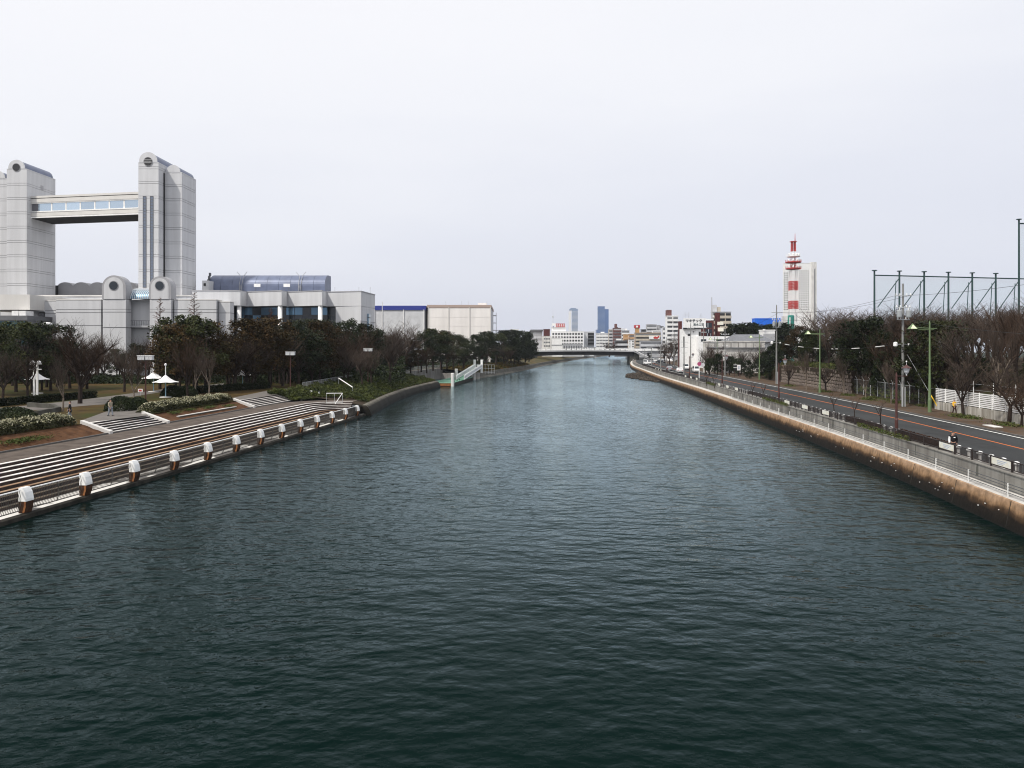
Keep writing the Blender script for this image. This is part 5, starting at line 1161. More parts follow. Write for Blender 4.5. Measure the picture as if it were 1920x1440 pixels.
# red and white radio mast
D = 420; cxm = gx(1487.5, D)
rm = thing('radio_mast', 'red and white lattice radio mast with round platforms', 'radio mast', (cxm, D, ZR))
def lattice(z0_, z1_, w0, w1, mat, n, leg=0.15, brace=0.07, dense=False):
    m = MB()
    cs = lambda t: [Vector((cxm + s * (w0 + (w1 - w0) * t) / 2, D + q * (w0 + (w1 - w0) * t) / 2, z0_ + (z1_ - z0_) * t)) for s, q in ((-1, -1), (1, -1), (1, 1), (-1, 1))]
    for k in range(n):
        a, b = cs(k / n), cs((k + 1) / n)
        for i in range(4):
            j = (i + 1) % 4; m.tube(a[i], b[i], leg, n=5); m.tube(b[i], b[j], brace * 1.3, n=4)
            m.tube(a[i], b[j], brace, n=4)
            if dense: m.tube(a[j], b[i], brace, n=4); m.tube((a[i] + a[j]) / 2, (b[i] + b[j]) / 2, brace * 1.6, n=4)
    m.build('lattice_section', M[mat], rm)
Z = lambda p: gz(p, D)
lattice(Z(604), Z(580.5), 5.2, 3.6, 'white_paint', 1, .3, .16)
lattice(Z(579.5), Z(564.5), 3.6, 3.6, 'red_paint', 3, .26, .12, True); lattice(Z(564), Z(545), 3.5, 3.4, 'white_paint', 2, .2, .06)
lattice(Z(544.5), Z(527.5), 3.5, 3.5, 'red_paint', 3, .26, .12, True); lattice(Z(527), Z(507), 3.3, 3.1, 'white_paint', 2, .18, .06)
lattice(Z(506), Z(490), 2.1, 1.9, 'red_paint', 2, .2, .1); lattice(Z(490), Z(472), 1.9, 1.8, 'white_paint', 2, .16, .07); lattice(Z(471.5), Z(453.5), 1.9, 1.8, 'red_paint', 3, .16, .08, True)
for p, rr_, mt in ((504.5, 3.9, 'red_paint'), (492.5, 4.0, 'red_paint'), (481.5, 3.4, 'white_paint')):
    pl = MB().lathe((cxm, D, Z(p)), [(rr_ * .9, -0.15), (rr_, 0.0), (rr_, 0.4)], 18).build('platform', M[mt], rm); m = MB()
    for i in range(14): a = i * 2 * math.pi / 14; q = (cxm + rr_ * math.cos(a), D + rr_ * math.sin(a)); m.tube((*q, Z(p)), (*q, Z(p) + 1.5), 0.07, n=4)
    m.build('railing', M['white_paint' if mt == 'white_paint' else 'red_paint'], pl)
    for a in (200, 250, 290, 335): MB().lathe((cxm + rr_ * .8 * math.cos(R(a)), D + rr_ * .8 * math.sin(R(a)), Z(p) + .4), [(0.2, 0), (.55, .4), (.55, .9), (.2, 1.3)], 8).build('dish', M['white_paint'], pl)
MB().box(cxm - 1.5, cxm + 1.5, D - 1.5, D + 1.5, Z(453.5), Z(452.5)).build('top_plate', M['red_paint'], rm)
MB().tube((cxm + .9, D, Z(452)), (cxm + .9, D, Z(438)), 0.22, 0.1, 6).build('aerial', M['red_paint'], rm)
tk = thing('gas_holder_tank', 'dark teal cylindrical tank at the foot of the radio mast', 'tank', (gx(1483, 400), 400, ZR))
MB().lathe((gx(1483, 400), 400, ZR), [(1.6, 0), (1.6, gz(592, 400) - ZR), (1.2, gz(591, 400) - ZR)], 16).build('shell', M['teal_paint'], tk, smooth=False)
MB().tube((gx(1481.5, 398), 398.2, ZR), (gx(1481.5, 398), 398.2, gz(595, 398)), 0.28, n=6).build('pipe', M['white'], tk)

# ------------------------------------------------------------------ road bridge in the distance
D = 472; br = thing('road_bridge', 'low grey road bridge with white panelled parapet crossing the river', 'bridge', (42, D, 0))
def bz(x): t = (x - 14) / (72 - 14); return 7.35 + 0.35 * math.sin(math.pi * max(0, min(1, t)))
xs_ = [8 + 3.4 * i for i in range(19)] + [72]
m = MB(); xs_ = sorted(set([round(x, 2) for x in xs_ if x <= 72]))
def arch_bot(x): t = max(0, min(1, (x - 14) / 58)); return 4.3 + 0.8 * math.sin(math.pi * t) ** 0.7
m.strip([[(x, D, arch_bot(x)), (x, D, bz(x) - 0.55), (x, D - .8, bz(x) - 0.5), (x, D - .8, bz(x)), (x, D + 12, bz(x)), (x, D + 12, arch_bot(x)), (x, D, arch_bot(x))] for x in xs_]).build('girder', M['underside_shade'], br)  # shade of the underside is put into the girder's near-black colour
MB().strip([[(x, D - .9, bz(x) - 0.45), (x, D - .9, bz(x) + 0.3), (x, D - .5, bz(x) + 0.3), (x, D - .5, bz(x) - .45)] for x in xs_]).build('edge_beam', M['grey_wall'], br)
for i in range(21):
    a, b = 12 + 2.9 * i, 12 + 2.9 * i + 1.75; z = bz((a + b) / 2)
    MB().box(a, b, D - .75, D - .6, z + .35, z + 1.25).build('parapet_panel', M['white'], br); MB().box(b + .35, b + .75, D - .85, D - .5, z + .2, z + 1.55).build('parapet_post', M['white'], br)
for x, w_ in ((13, 5), (73.5, 4)): MB().box(x - w_, x + w_ * .4, D + .3, D + 11, -.5, 6.6).build('abutment', M['quay_grey'], br)
MB().box(72, 112, D - .6, D + 12, 6.2, 7.4).build('approach_deck', M['grey_dark'], br)
for i in range(8): MB().box(72.5 + 4.9 * i, 76.9 + 4.9 * i, D - .75, D - .62, 7.5, 8.9).build('approach_panel', M['white'], br)
for x in (82, 92, 102, 110): MB().box(x - .5, x + .5, D + 1, D + 10, ZR, 6.2).build('approach_pier', M['concrete'], br)
st = MB()
for k in range(12): st.box(71 + k * .75, 71.9 + k * .75, D - 4.2, D - 1.2, 7.0 - k * .38, 7.4 - k * .38)
st.build('side_stair', M['grey_wall'], br)
for s in (-4.25, -1.2): MB().tube((71, D + s, 8.4), (80, D + s, 3.9), 0.12, n=5).build('stair_rail', M['white'], br)
fb2 = thing('far_bridge', 'second low bridge glimpsed beneath the road bridge', 'bridge', (90, 690, 0))
MB().box(45, 125, 690, 700, 3.2, 4.9).build('deck', M['grey_wall'], fb2)
for x in (72, 100): MB().box(x - .8, x + .8, 691, 699, -.5, 3.2).build('pier', M['grey_wall'], fb2)

# ------------------------------------------------------------------ vegetation
def bare_meshes(seed, h, spread=1.0, dens=1.0, up=0.55, trunk_h=0.22, thick=1.0):
    """trunk with limbs, and a crown of fine twigs"""
    r = random.Random(seed); tr = MB(); cr = MB()
    def grow(p, d, L, rad, lev):
        n = 3 if lev < 3 else 2; q = p
        for k in range(n):
            d2 = (d + Vector((r.uniform(-.22, .22), r.uniform(-.22, .22), r.uniform(-.05, .16)))).normalized()
            e = q + d2 * L / n; ra, rb = rad * (1 - 0.3 * k / n), rad * (1 - 0.3 * (k + 1) / n)
            (tr if lev < 2 else cr).tube(q, e, ra, rb, 7 if lev == 0 else (5 if lev == 1 else 3), cap=False)
            q, d = e, d2
            if lev < 4 and k > 0 or lev in (1, 2, 3):
                for _ in range(int(round(dens * (2 if lev < 3 else 2)))):
                    a = r.uniform(0, 6.283); side = Vector((math.cos(a), math.sin(a), 0)) * spread
                    nd = (d * 0.65 + side * r.uniform(.5, .95) + Vector((0, 0, up * r.uniform(.3, 1)))).normalized()
                    if lev < 4: grow(q, nd, L * r.uniform(.52, .75), rb * .58, lev + 1)
    b = Vector((0, 0, 0)); tp = Vector((r.uniform(-.2, .2), r.uniform(-.2, .2), h * trunk_h)); R0 = 0.028 * h * thick
    tr.tube(b, tp, R0, R0 * .8, 8)
    for i in range(4 if dens > .8 else 3):
        a = i * 1.7 + r.uniform(-.4, .4); d = Vector((math.cos(a) * .55 * spread, math.sin(a) * .55 * spread, 1)).normalized()
        grow(tp, d, h * .36, R0 * .6, 1)
    zmax = max(v[2] for v in cr.v); k = h / zmax
    for m in (tr, cr): m.v = [(x * k, y * k, z * k) for x, y, z in m.v]
    return tr, cr
def thicken(mb, f): return mb
def leaf_cloud(m, r, c, rad, n, size):
    for _ in range(n):
        d = Vector((r.gauss(0, 1), r.gauss(0, 1), r.gauss(0, 1))); d.normalize(); p = Vector(c) + Vector((d.x * rad[0], d.y * rad[1], d.z * rad[2])) * (r.random() ** .35)
        a = Vector((r.gauss(0, 1), r.gauss(0, 1), r.gauss(0, .6))).normalized(); b = a.cross(Vector((r.gauss(0, 1), r.gauss(0, 1), r.gauss(0, 1)))).normalized(); s = size * r.uniform(.6, 1.3)
        m.add([p - a * s - b * s * .45, p + a * s * .2 - b * s * .6, p + a * s, p + b * s * .5], [(0, 1, 2, 3)])
def green_meshes(seed, h, w, n=75, leaves=95, size=.17, trunk_h=.22, cone=0.0):
    r = random.Random(seed); tr = MB(); cr = MB(); th = h * trunk_h
    tr.tube((0, 0, 0), (0, 0, th * 1.4), h * .022, h * .017, 7)
    for i in range(n):
        t = r.random(); z = th + (h - th) * (t ** .8); 
        wr = w / 2 * math.sqrt(max(0.05, 1 - ((t ** .8 - .42) / .62) ** 2)) * (1 - cone * t); a = r.uniform(0, 6.283); q = r.random() ** .45 * wr * .92
        c = Vector((q * math.cos(a), q * math.sin(a), min(z, h - .5))); s = r.uniform(.55, 1.05) * w / 7
        leaf_cloud(cr, r, c, (s, s, s * .75), int(leaves * (.6 + .8 * r.random())), size)
        if i % 3 == 0: tr.tube((0, 0, th * r.uniform(.7, 1.3)), c, h * .008, .015, 4, cap=False)
    return tr, cr
def cone_meshes(seed, h):
    r = random.Random(seed); tr = MB(); cr = MB(); tr.tube((0, 0, 0), (0, 0, h), h * .017, .02, 7)
    for i in range(150):
        z = h * (0.16 + .82 * i / 150); L = (1 - (z / h)) * h * .20 + .25; a = r.uniform(0, 6.28); p = Vector((0, 0, z)); d = Vector((math.cos(a), math.sin(a), .45)).normalized(); e = p + d * L; cr.tube(p, e, .03, .012, 3, cap=False)
        for k in range(7):
            q = p.lerp(e, r.uniform(.25, 1)); d2 = (d + Vector((r.gauss(0, .7), r.gauss(0, .7), r.uniform(-.4, .5)))).normalized(); cr.tube(q, q + d2 * L * .35, .014, .008, 3, cap=False)
    return tr, cr
PROTO = {}
def proto(key, ms, tm, cm):
    a, b = ms[0].mesh('trunk'), ms[1].mesh('crown'); a.materials.append(M[tm]); b.materials.append(M[cm]); PROTO[key] = (a, b)
for i in range(5): proto(('bare', i), bare_meshes(20 + i, 10, 1.0, 1.0, .5, .2, .9), 'bark', 'twig' if i % 2 == 0 else 'twig_grey')
for i in range(3): proto(('thin', i), bare_meshes(50 + i, 10, .6, .8, .9, .25, .6), 'bark_pale', 'twig_grey')
for i in range(3): proto(('cherry', i), bare_meshes(70 + i, 10, 1.35, 1.0, .35, .25, 1.1), 'bark', 'twig_grey')
for i in range(3): proto(('green', i), green_meshes(80 + i, 10, 9), 'bark', ['leaf', 'leaf_dark', 'leaf'][i])
for i in range(2): proto(('olive', i), green_meshes(90 + i, 10, 8.5), 'bark', 'leaf_olive')
for i in range(2): proto(('dense', i), green_meshes(100 + i, 10, 8, 60, 85, .2, .12, .3), 'bark', 'leaf_dark')
proto(('red', 0), cone_meshes(110, 14), 'bark', 'twig_red'); proto(('sap', 0), bare_meshes(120, 3.2, .75, .7, .6, .45, .7), 'bark', 'twig_red'); proto(('sap', 1), bare_meshes(121, 3.2, .8, .7, .6, .45, .7), 'bark', 'twig')
vt = random.Random(77)
def tree(key, x, y, z, h, name, label, group, base=10.0, sx=1.0):
    a, b = PROTO[key]
    t = thing(name, label, 'tree', (x, y, z), vt.uniform(0, 6.28), group); s = h / base; t.scale = (s * sx, s * sx, s)
    link('trunk', a, None, t); link('crown', b, None, t); return t
LB = 'bare brown tree in the dense park thicket in front of the congress hall'; LG = 'round dark evergreen tree in the park thicket in front of the congress hall'
LO = 'olive-brown leafy tree in the park thicket in front of the congress hall'; LT = 'slender pale-trunked bare tree among the lawn trees of the left park'
# front row of the park, set by its place in the picture: (px, base row, top row, kind)
for px, pb, pt, kd, i, sx in ((150, 757, 595, 'bare', 0, 1.0), (118, 772, 655, 'thin', 0, 1.0), (150, 752, 640, 'bare', 2, .95), (233, 735, 628, 'bare', 1, .9), (252, 760, 655, 'thin', 1, 1.0), (30, 735, 604, 'green', 0, 1.1), (95, 733, 606, 'green', 1, 1.0), (-20, 742, 612, 'green', 2, 1.0),
                              (5, 750, 650, 'bare', 3, 1.1), (52, 745, 645, 'bare', 4, 1.0), (350, 738, 592, 'green', 0, 1.05), (385, 735, 604, 'olive', 0, 1.0), (330, 740, 610, 'olive', 1, .95), (366, 742, 640, 'thin', 2, 1.0), (392, 745, 645, 'thin', 0, 1.0), (352, 745, 625, 'bare', 2, .8),
                              (462, 729, 600, 'olive', 0, 1.1), (440, 732, 608, 'bare', 0, 1.0), (505, 727, 597, 'olive', 1, 1.1), (480, 727, 650, 'bare', 4, 1.0), (530, 724, 604, 'bare', 3, 1.0), (560, 722, 606, 'green', 1, 1.1), (600, 718, 604, 'olive', 0, 1.0), (585, 716, 600, 'green', 2, 1.1), (625, 714, 610, 'bare', 2, 1.0), (648, 710, 600, 'green', 1, .8), (670, 712, 603, 'bare', 0, 1.05), (700, 708, 606, 'bare', 4, 1.1), (722, 706, 610, 'bare', 1, 1.0)):
    p = gnd(px, pb, ZL); h = gz(pt, p.y) - ZL
    nm, lab, gr = {'bare': ('bare_tree', LB, 'bare trees of the park thicket'), 'thin': ('slender_tree', LT, 'slender trees on the park lawn'), 'green': ('evergreen_tree', LG, 'evergreens of the park thicket'), 'olive': ('evergreen_tree', LO, 'olive trees of the park thicket')}[kd]
    tree((kd, i), p.x, p.y, ZL, h, nm, lab, gr, sx=sx)
# filling rows behind
for i in range(52):
    px = vt.uniform(-30, 740); d = vt.uniform(150, 176) if px < 450 else vt.uniform(150, 195); x = gx(px, d); h = gz(vt.uniform(612, 640) if px < 330 else vt.uniform(604, 625), d) - ZL
    kd = vt.choice(['bare', 'bare', 'green', 'olive', 'bare', 'bare', 'dense']); n_ = {'bare': 5, 'green': 3, 'olive': 2, 'dense': 2}[kd]
    if 195 < px < 275: h *= .72
    nm, lab, gr = {'bare': ('bare_tree', LB, 'bare trees of the park thicket'), 'green': ('evergreen_tree', LG, 'evergreens of the park thicket'), 'olive': ('evergreen_tree', LO, 'olive trees of the park thicket'), 'dense': ('evergreen_tree', LG, 'evergreens of the park thicket')}[kd]
    tree((kd, vt.randrange(n_)), x, d, ZL, h, nm, lab, gr)
for i in range(34):
    px = vt.choice([vt.uniform(-20, 190), vt.uniform(285, 740), vt.uniform(285, 740)]); d = vt.uniform(122, 150)
    if px > 560: d = vt.uniform(140, 170)
    tree(('bare', vt.randrange(5)), gx(px, d), d, ZL, gz(vt.uniform(618, 655), d) - ZL, 'bare_tree', LB, 'bare trees of the park thicket', sx=1.1)
tree(('red', 0), gx(300, 128), 128, ZL, gz(556, 128) - ZL, 'conical_tree', 'tall reddish conical bare tree in front of the arched pylon', None, base=14)
tree(('red', 0), gx(364, 132), 132, ZL, gz(545, 132) - ZL, 'conical_tree', 'tall faint conical bare tree right of the reddish one', None, base=14)
tree(('red', 0), gx(508, 140), 140, ZL, gz(575, 140) - ZL, 'conical_tree', 'conical bare tree before the dark foyer windows', None, base=14)
tree(('cherry', 1), gx(757, 200), 200, ZL, gz(592, 200) - ZL, 'bare_tree', 'spreading pale bare tree against the blue-striped warehouse', None)
tree(('cherry', 2), gx(738, 205), 205, ZL, gz(600, 205) - ZL, 'bare_tree', 'bare tree left of the spreading pale one at the grey warehouse', None)
LR = 'dark riverside evergreen in the row below the pale warehouses'; LRB = 'bare riverside tree in the row below the pale warehouses'
for px, d, pt, kd, i in ((745, 190, 650, 'bare', 0), (770, 205, 640, 'olive', 0), (790, 215, 625, 'green', 1), (812, 225, 617, 'green', 0), (828, 232, 622, 'olive', 1), (800, 205, 645, 'bare', 2), (850, 245, 628, 'green', 2), (870, 255, 632, 'green', 1), (890, 270, 628, 'dense', 0), (838, 240, 640, 'bare', 4), (868, 250, 650, 'bare', 1), (912, 285, 622, 'dense', 1), (930, 300, 635, 'bare', 3), (905, 270, 650, 'bare', 2), (945, 320, 620, 'dense', 0), (958, 330, 619, 'dense', 1), (972, 345, 621, 'dense', 0), (985, 355, 622, 'dense', 1), (992, 365, 628, 'dense', 0), (950, 300, 648, 'bare', 0), (930, 310, 625, 'green', 0), (760, 215, 660, 'dense', 0), (720, 200, 640, 'dense', 1), (965, 322, 635, 'dense', 0), (985, 345, 638, 'dense', 1)):
    tree((kd, i), gx(px, d), d, ZL, gz(pt, d) - ZL, 'evergreen_tree' if kd != 'bare' else 'bare_tree', LR if kd != 'bare' else LRB, 'riverside row of evergreens' if kd != 'bare' else 'riverside row of bare trees', sx=1.15)
# right-hand wooded bank
LH = 'bare dark tree in the dense thicket on the right bank above the road'; LHE = 'dark evergreen in the thicket on the right bank above the road'; LC = 'spreading bare cherry on the crest of the right bank below the net frame'
def right_tree(kd, i, px, d, pt, sx=1.0):
    x = gx(px, d)
    if x < Wl(d) + 1.5: return
    z = ground_right(x, d) - .05
    nm, lab, gr = {'bare': ('bare_tree', LH, 'bare trees of the right thicket'), 'thin': ('bare_tree', LH, 'bare trees of the right thicket'), 'cherry': ('cherry_tree', LC, 'cherries on the right crest')}.get(kd, ('evergreen_tree', LHE, 'evergreens of the right thicket'))
    tree((kd, i), x, d, z, gz(pt, d) - z, nm, lab, gr, sx=sx)
crest = lambda px: np.interp(px, [1480, 1510, 1570, 1640, 1720, 1800, 1860, 1920, 1990], [612, 578, 562, 575, 560, 562, 556, 545, 540])
for i in range(34):
    px = 1488 + 15 * i + vt.uniform(-6, 6); d = vt.uniform(128, 160) if px < 1760 else vt.uniform(112, 150)
    right_tree('cherry', vt.randrange(3), px, d, crest(px) + vt.uniform(-2, 14), 1.0)
for i in range(60):
    px = vt.uniform(1470, 1960); d = vt.uniform(100, 150) if px < 1720 else vt.uniform(82, 125)
    if px < 1600: d = vt.uniform(138, 165)
    kd = vt.choice(['bare', 'bare', 'thin', 'bare', 'thin', 'green', 'bare', 'bare']); n_ = {'bare': 5, 'green': 3, 'olive': 2, 'dense': 2, 'thin': 3}[kd]
    right_tree(kd, vt.randrange(n_), px, d, crest(px) + vt.uniform(18, 60))
for px, d, pt, kd, i in ((1620, 128, 596, 'green', 1), (1650, 125, 625, 'dense', 0), (1600, 140, 640, 'dense', 1), (1515, 160, 620, 'dense', 0), (1500, 165, 612, 'olive', 1), (1690, 118, 650, 'dense', 1), (1760, 108, 665, 'dense', 0), (1790, 104, 672, 'dense', 1), (1840, 98, 672, 'dense', 0), (1890, 92, 600, 'bare', 0), (1905, 95, 560, 'bare', 2), (1580, 150, 600, 'olive', 0), (1545, 155, 640, 'dense', 1), (1660, 118, 660, 'dense', 0), (1710, 110, 680, 'dense', 1), (1930, 86, 680, 'dense', 1), (1820, 98, 690, 'dense', 1), (1870, 90, 690, 'bare', 1), (1745, 106, 600, 'bare', 0), (1630, 124, 668, 'dense', 1)):
    right_tree(kd, i, px, d, pt)
# roadside trees on the far footpath
for k, (px, pb, pt, kd, i) in enumerate(((1478, 724, 672, 'bare', 3), (1512, 731, 650, 'thin', 1), (1548, 735, 680, 'cherry', 0), (1582, 741, 655, 'thin', 2), (1623, 749, 690, 'thin', 0), (1671, 757, 665, 'thin', 1), (1735, 763, 690, 'thin', 2), (1806, 778, 660, 'bare', 1), (1892, 795, 665, 'cherry', 2), (1915, 800, 700, 'bare', 4))):
    p = gnd(px, pb, ZR + .1)
    tree((kd, i), p.x, p.y, ZR + .1, gz(pt, p.y) - ZR, 'street_tree', ['nearest', 'tenth'][0] and 'bare street tree on the far footpath, %s counted from the left end' % ['first', 'second', 'third', 'fourth', 'fifth', 'sixth', 'seventh', 'eighth', 'ninth', 'tenth'][k], 'street trees on the far footpath')
for k, (px, pb) in enumerate(((1411.7, 741), (1565, 776), (1603, 786), (1651, 800), (1432, 746), (1340, 722), (1325, 718))):
    d = FPX * (HC - ZR) / (pb + 6 - HY); tree(('sap', k % 2), gx(px, d), d, ZR, 3.3, 'sapling', 'thin bare sapling with reddish twigs behind the dark riverside railing', 'saplings behind the railing', base=3.2)
# bushes left of the thicket and by the white building
LBU = 'dark green roadside bush below the white company building'
for px, d, pt, s in ((1330, 214, 672, .9), (1345, 218, 664, 1.1), (1368, 212, 668, 1.1), (1385, 208, 672, 1.2), (1402, 205, 676, 1.0), (1436, 192, 660, 1.0), (1450, 188, 650, 1.0), (1425, 195, 672, 1.1), (1462, 180, 640, 1.0), (1442, 182, 690, 1.1), (1405, 190, 690, 1.2)):
    a, b = PROTO[('dense', vt.randrange(2))]; z = ZR; h = gz(pt, d) - z; t = thing('bush', LBU, 'bush', (gx(px, d), d, z), vt.uniform(0, 6), 'roadside bushes'); t.scale = (h / 10 * s,) * 2 + (h / 10,); link('stem', a, None, t); link('crown', b, None, t)
for px, d, pt in ((1330, 222, 640), (1340, 226, 642), (1322, 220, 648), (1390, 224, 652), (1410, 222, 655), (1372, 226, 655), (1440, 200, 640), (1428, 215, 646)):
    tree(('bare', vt.randrange(5)), gx(px, d), d, ZR, gz(pt, d) - ZR, 'bare_tree', 'bare purple-brown tree in front of the weathered grey block', 'bare trees before the grey block')
for px, d, pt in ((1380, 300, 608), (1395, 305, 612), (1412, 310, 606), (1430, 305, 610), (1446, 310, 612), (1370, 305, 616), (1460, 300, 608), (1470, 290, 606)):
    tree(('dense', vt.randrange(2)), gx(px, d), d, ZR, gz(pt, d) - ZR, 'evergreen_tree', 'dark evergreen on the rise below the bright blue building', 'evergreens below the blue building', sx=1.3)
for px, d, pt in ((1262, 330, 628), (1256, 340, 634), (1246, 380, 640)):
    tree(('bare', vt.randrange(5)), gx(px, d), d, ZR, gz(pt, d) - ZR, 'bare_tree', 'grey bare tree in front of the tall white apartment tower', 'bare trees at the apartment tower')
tree(('bare', 2), gx(1142, 515), 515, ZL, gz(638, 515) - ZL, 'bare_tree', 'dark bare tree behind the middle of the bridge', None, sx=1.6)

# every tree of a shared description gets its own: by row, by the landmark near it, by its place from the left
def spot(px, zones): return next(z for lim, z in zones if px < lim)
PARK = [(60, 'under the left tower'), (190, 'below the sky bridge'), (285, 'before the arched pylons'), (420, 'right of the arched pylons'), (520, 'before the foyer windows'), (640, 'before the foyer end wall'), (9999, 'beside the grey warehouse')]
BANK = [(1600, 'above the stone wall'), (1720, 'above the chain-link fence'), (1820, 'behind the green lamp'), (9999, 'above the slatted fence')]
RIV = [(800, 'below the striped warehouse'), (880, 'behind the pontoon'), (9999, 'near the bridge')]
SHORT = {LB: ('bare brown tree', PARK), LG: ('round dark evergreen', PARK), LO: ('olive-brown leafy tree', PARK), LT: ('slender pale-trunked tree', PARK), LR: ('dark riverside evergreen', RIV), LRB: ('bare riverside tree', RIV), LH: ('bare thicket tree', BANK), LHE: ('dark thicket evergreen', BANK), LC: ('bare crest cherry', BANK)}
NTH = ['leftmost', 'second', 'third', 'fourth', 'fifth', 'sixth', 'seventh', 'eighth', 'ninth', 'tenth', 'eleventh', 'twelfth', 'thirteenth', 'fourteenth', 'fifteenth', 'sixteenth']
def relabel():
    sets = {}
    for o in col.objects:
        lab = o.get('label')
        if lab in SHORT and o.parent is None:
            px = CX + FPX * o.location.x / o.location.y; w_, zones = SHORT[lab]; d = o.location.y
            row = ('front' if d < 132 else 'middle' if d < 156 else 'rear') if zones is PARK else ('front' if d < (105 if px > 1720 else 128) else 'rear') if zones is BANK else ''
            sets.setdefault((w_, row, spot(px, zones)), []).append((px, o))
    for (w_, row, z), L in sets.items():
        L.sort(key=lambda t: t[0]); r_ = (' in the %s row' % row) if row else ''
        for i, (px, o) in enumerate(L):
            o['label'] = '%s%s %s' % (w_, r_, z) + ('' if len(L) == 1 else ', ' + (NTH[i] if i else 'leftmost') + (' from the left' if i else ''))
    rest = {}
    for o in col.objects:
        if o.parent is None and o.get('group') and o.get('category') in ('tree', 'bush', 'cable') and o.get('label') and not any(o.get('label') == v for v in ()):
            rest.setdefault(o['label'], []).append(o)
    for lab, L in rest.items():
        if len(L) < 2 or L[0]['category'] == 'cable': continue
        L.sort(key=lambda o: o.location.x / o.location.y)
        for i, o in enumerate(L): o['label'] = ' '.join(lab.split()[:12]) + ', ' + ('leftmost' if i == 0 else NTH[i] + ' from left')
relabel()

# shrub-covered slope, hedges, weeds
def leaf_sheet(name, pts, n, size, mat, seed, parent=None):
    r = random.Random(seed); m = MB()
    for _ in range(n):
        p = pts(r); a = Vector((r.gauss(0, 1), r.gauss(0, 1), r.gauss(0, .7))).normalized(); b = a.cross(Vector((r.gauss(0, 1), r.gauss(0, 1), r.gauss(0, 1)))).normalized(); s = size * r.uniform(.6, 1.4)
        m.add([p - a * s - b * s * .4, p + a * s * .2 - b * s * .55, p + a * s, p + b * s * .5], [(0, 1, 2, 3)])
    return m.build(name, M[mat], parent)
def bumpy(x, y): return .5 + .28 * math.sin(x * 1.1 + .7 * math.sin(y * .5)) * math.cos(y * .62 + .4 * x) + .2 * math.sin(x * 2.7 + y * 1.9)
def slope_pt(r):
    y = 113 + 86 * r.random() ** 1.15
    if y < 121: lo, hi = Lf(y) - 4.5 - (121 - y) * .55, E(y) - 1.0
    else: lo, hi = Lw(y) - 1.2, E(y) - .2
    t = r.random(); x = lo + (hi - lo) * t
    if y < 121: g = 2.3 + .9 * t
    else: g = 1.5 + 1.7 * t if t > .5 else 1.5 + 2.0 * t
    return Vector((x, y, g + max(0.1, bumpy(x, y)) * (.35 + .65 * r.random()) * (1.25 if t > .2 else .7)))
tag(leaf_sheet('slope_shrubs', slope_pt, 52000, .14, 'shrub', 9), 'thick olive-green low shrubs covering the left bank beyond the seating steps', 'shrubs', kind='stuff')
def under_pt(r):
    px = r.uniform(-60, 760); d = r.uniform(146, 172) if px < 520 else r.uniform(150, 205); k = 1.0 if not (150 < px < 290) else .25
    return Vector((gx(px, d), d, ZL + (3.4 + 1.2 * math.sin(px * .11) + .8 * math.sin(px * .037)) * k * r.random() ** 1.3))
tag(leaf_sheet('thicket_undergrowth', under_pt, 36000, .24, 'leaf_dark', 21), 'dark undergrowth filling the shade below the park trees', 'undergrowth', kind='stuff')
def low_hedge_pt(r):
    t = r.random(); a, b = gnd(-60, 768, ZL), gnd(172, 746.5, ZL); p = a.lerp(b, t) + Vector((0, r.uniform(0, 1.6), 0)); p.z = ZL + .95 * r.random(); return p
hh = thing('low_hedge', 'low dark hedge along the far side of the park path, left', 'hedge', gnd(60, 758, ZL)); leaf_sheet('foliage', low_hedge_pt, 9000, .10, 'leaf_dark', 22, hh)
def low_hedge_pt2(r):
    t = r.random(); a, b = gnd(318, 742, ZL), gnd(500, 729, ZL); p = a.lerp(b, t) + Vector((0, r.uniform(0, 2.5), 0)); p.z = ZL + 1.1 * r.random(); return p
hh = thing('low_hedge', 'low dark hedge under the slender trees behind the pale hedge', 'hedge', gnd(410, 737, ZL)); leaf_sheet('foliage', low_hedge_pt2, 9000, .10, 'leaf_dark', 23, hh)
def river_under(r):
    y = r.uniform(150, 372); o_ = r.uniform(2.5, 16); return Vector((E(y) - o_, y, ZL + (1.6 + 1.1 * math.sin(y * .13) + .6 * math.sin(y * .31)) * min(1, o_ / 6) * r.random() ** 1.2))
tag(leaf_sheet('riverside_undergrowth', river_under, 22000, .26, 'leaf_dark', 24), 'dark undergrowth below the riverside row of trees', 'undergrowth', kind='stuff')
def far_slope(r):
    y = 251 + 120 * r.random(); t = r.random(); x = Lw2(y) - 2 + (E(y) - Lw2(y) + 1.6) * t; return Vector((x, y, 1.7 + 1.5 * t + .5 * r.random()))
tag(leaf_sheet('far_bank_grass', far_slope, 14000, .22, 'grass_tuft', 10), 'dry grass and low plants on the left bank before the bridge', 'grass', kind='stuff')
def hedge(y0, y1, o0, o1, h, label):
    t = thing('hedge', label, 'hedge', (Lf((y0 + y1) / 2) - (o0 + o1) / 2, (y0 + y1) / 2, ZL), group='clipped pale hedges on the soil bank')
    def pt(r, top=False):
        y = r.uniform(y0, y1); q = r.random(); x = Lf(y) - (o0 + (o1 - o0) * q); cr = (1 - abs(2 * q - 1) ** 3) * .35 + .65
        e = min(1, (y - y0) / .8 + .3, (y1 - y) / .8 + .3)
        z = h * cr * e * (1 + .14 * math.sin(y * 2.3) * math.cos(x * 1.7)); return Vector((x, y, ZL - .15 + (z * (.15 + .85 * r.random() ** .6) if not top else z * r.uniform(.88, 1.1))))
    n = int((y1 - y0) * 520); m = leaf_sheet('foliage', pt, n, .10, 'hedge_leaf', int(y0), t); leaf_sheet('pale_tips', lambda r: pt(r, True), int(n * .34), .07, 'hedge_tip', int(y1), t)
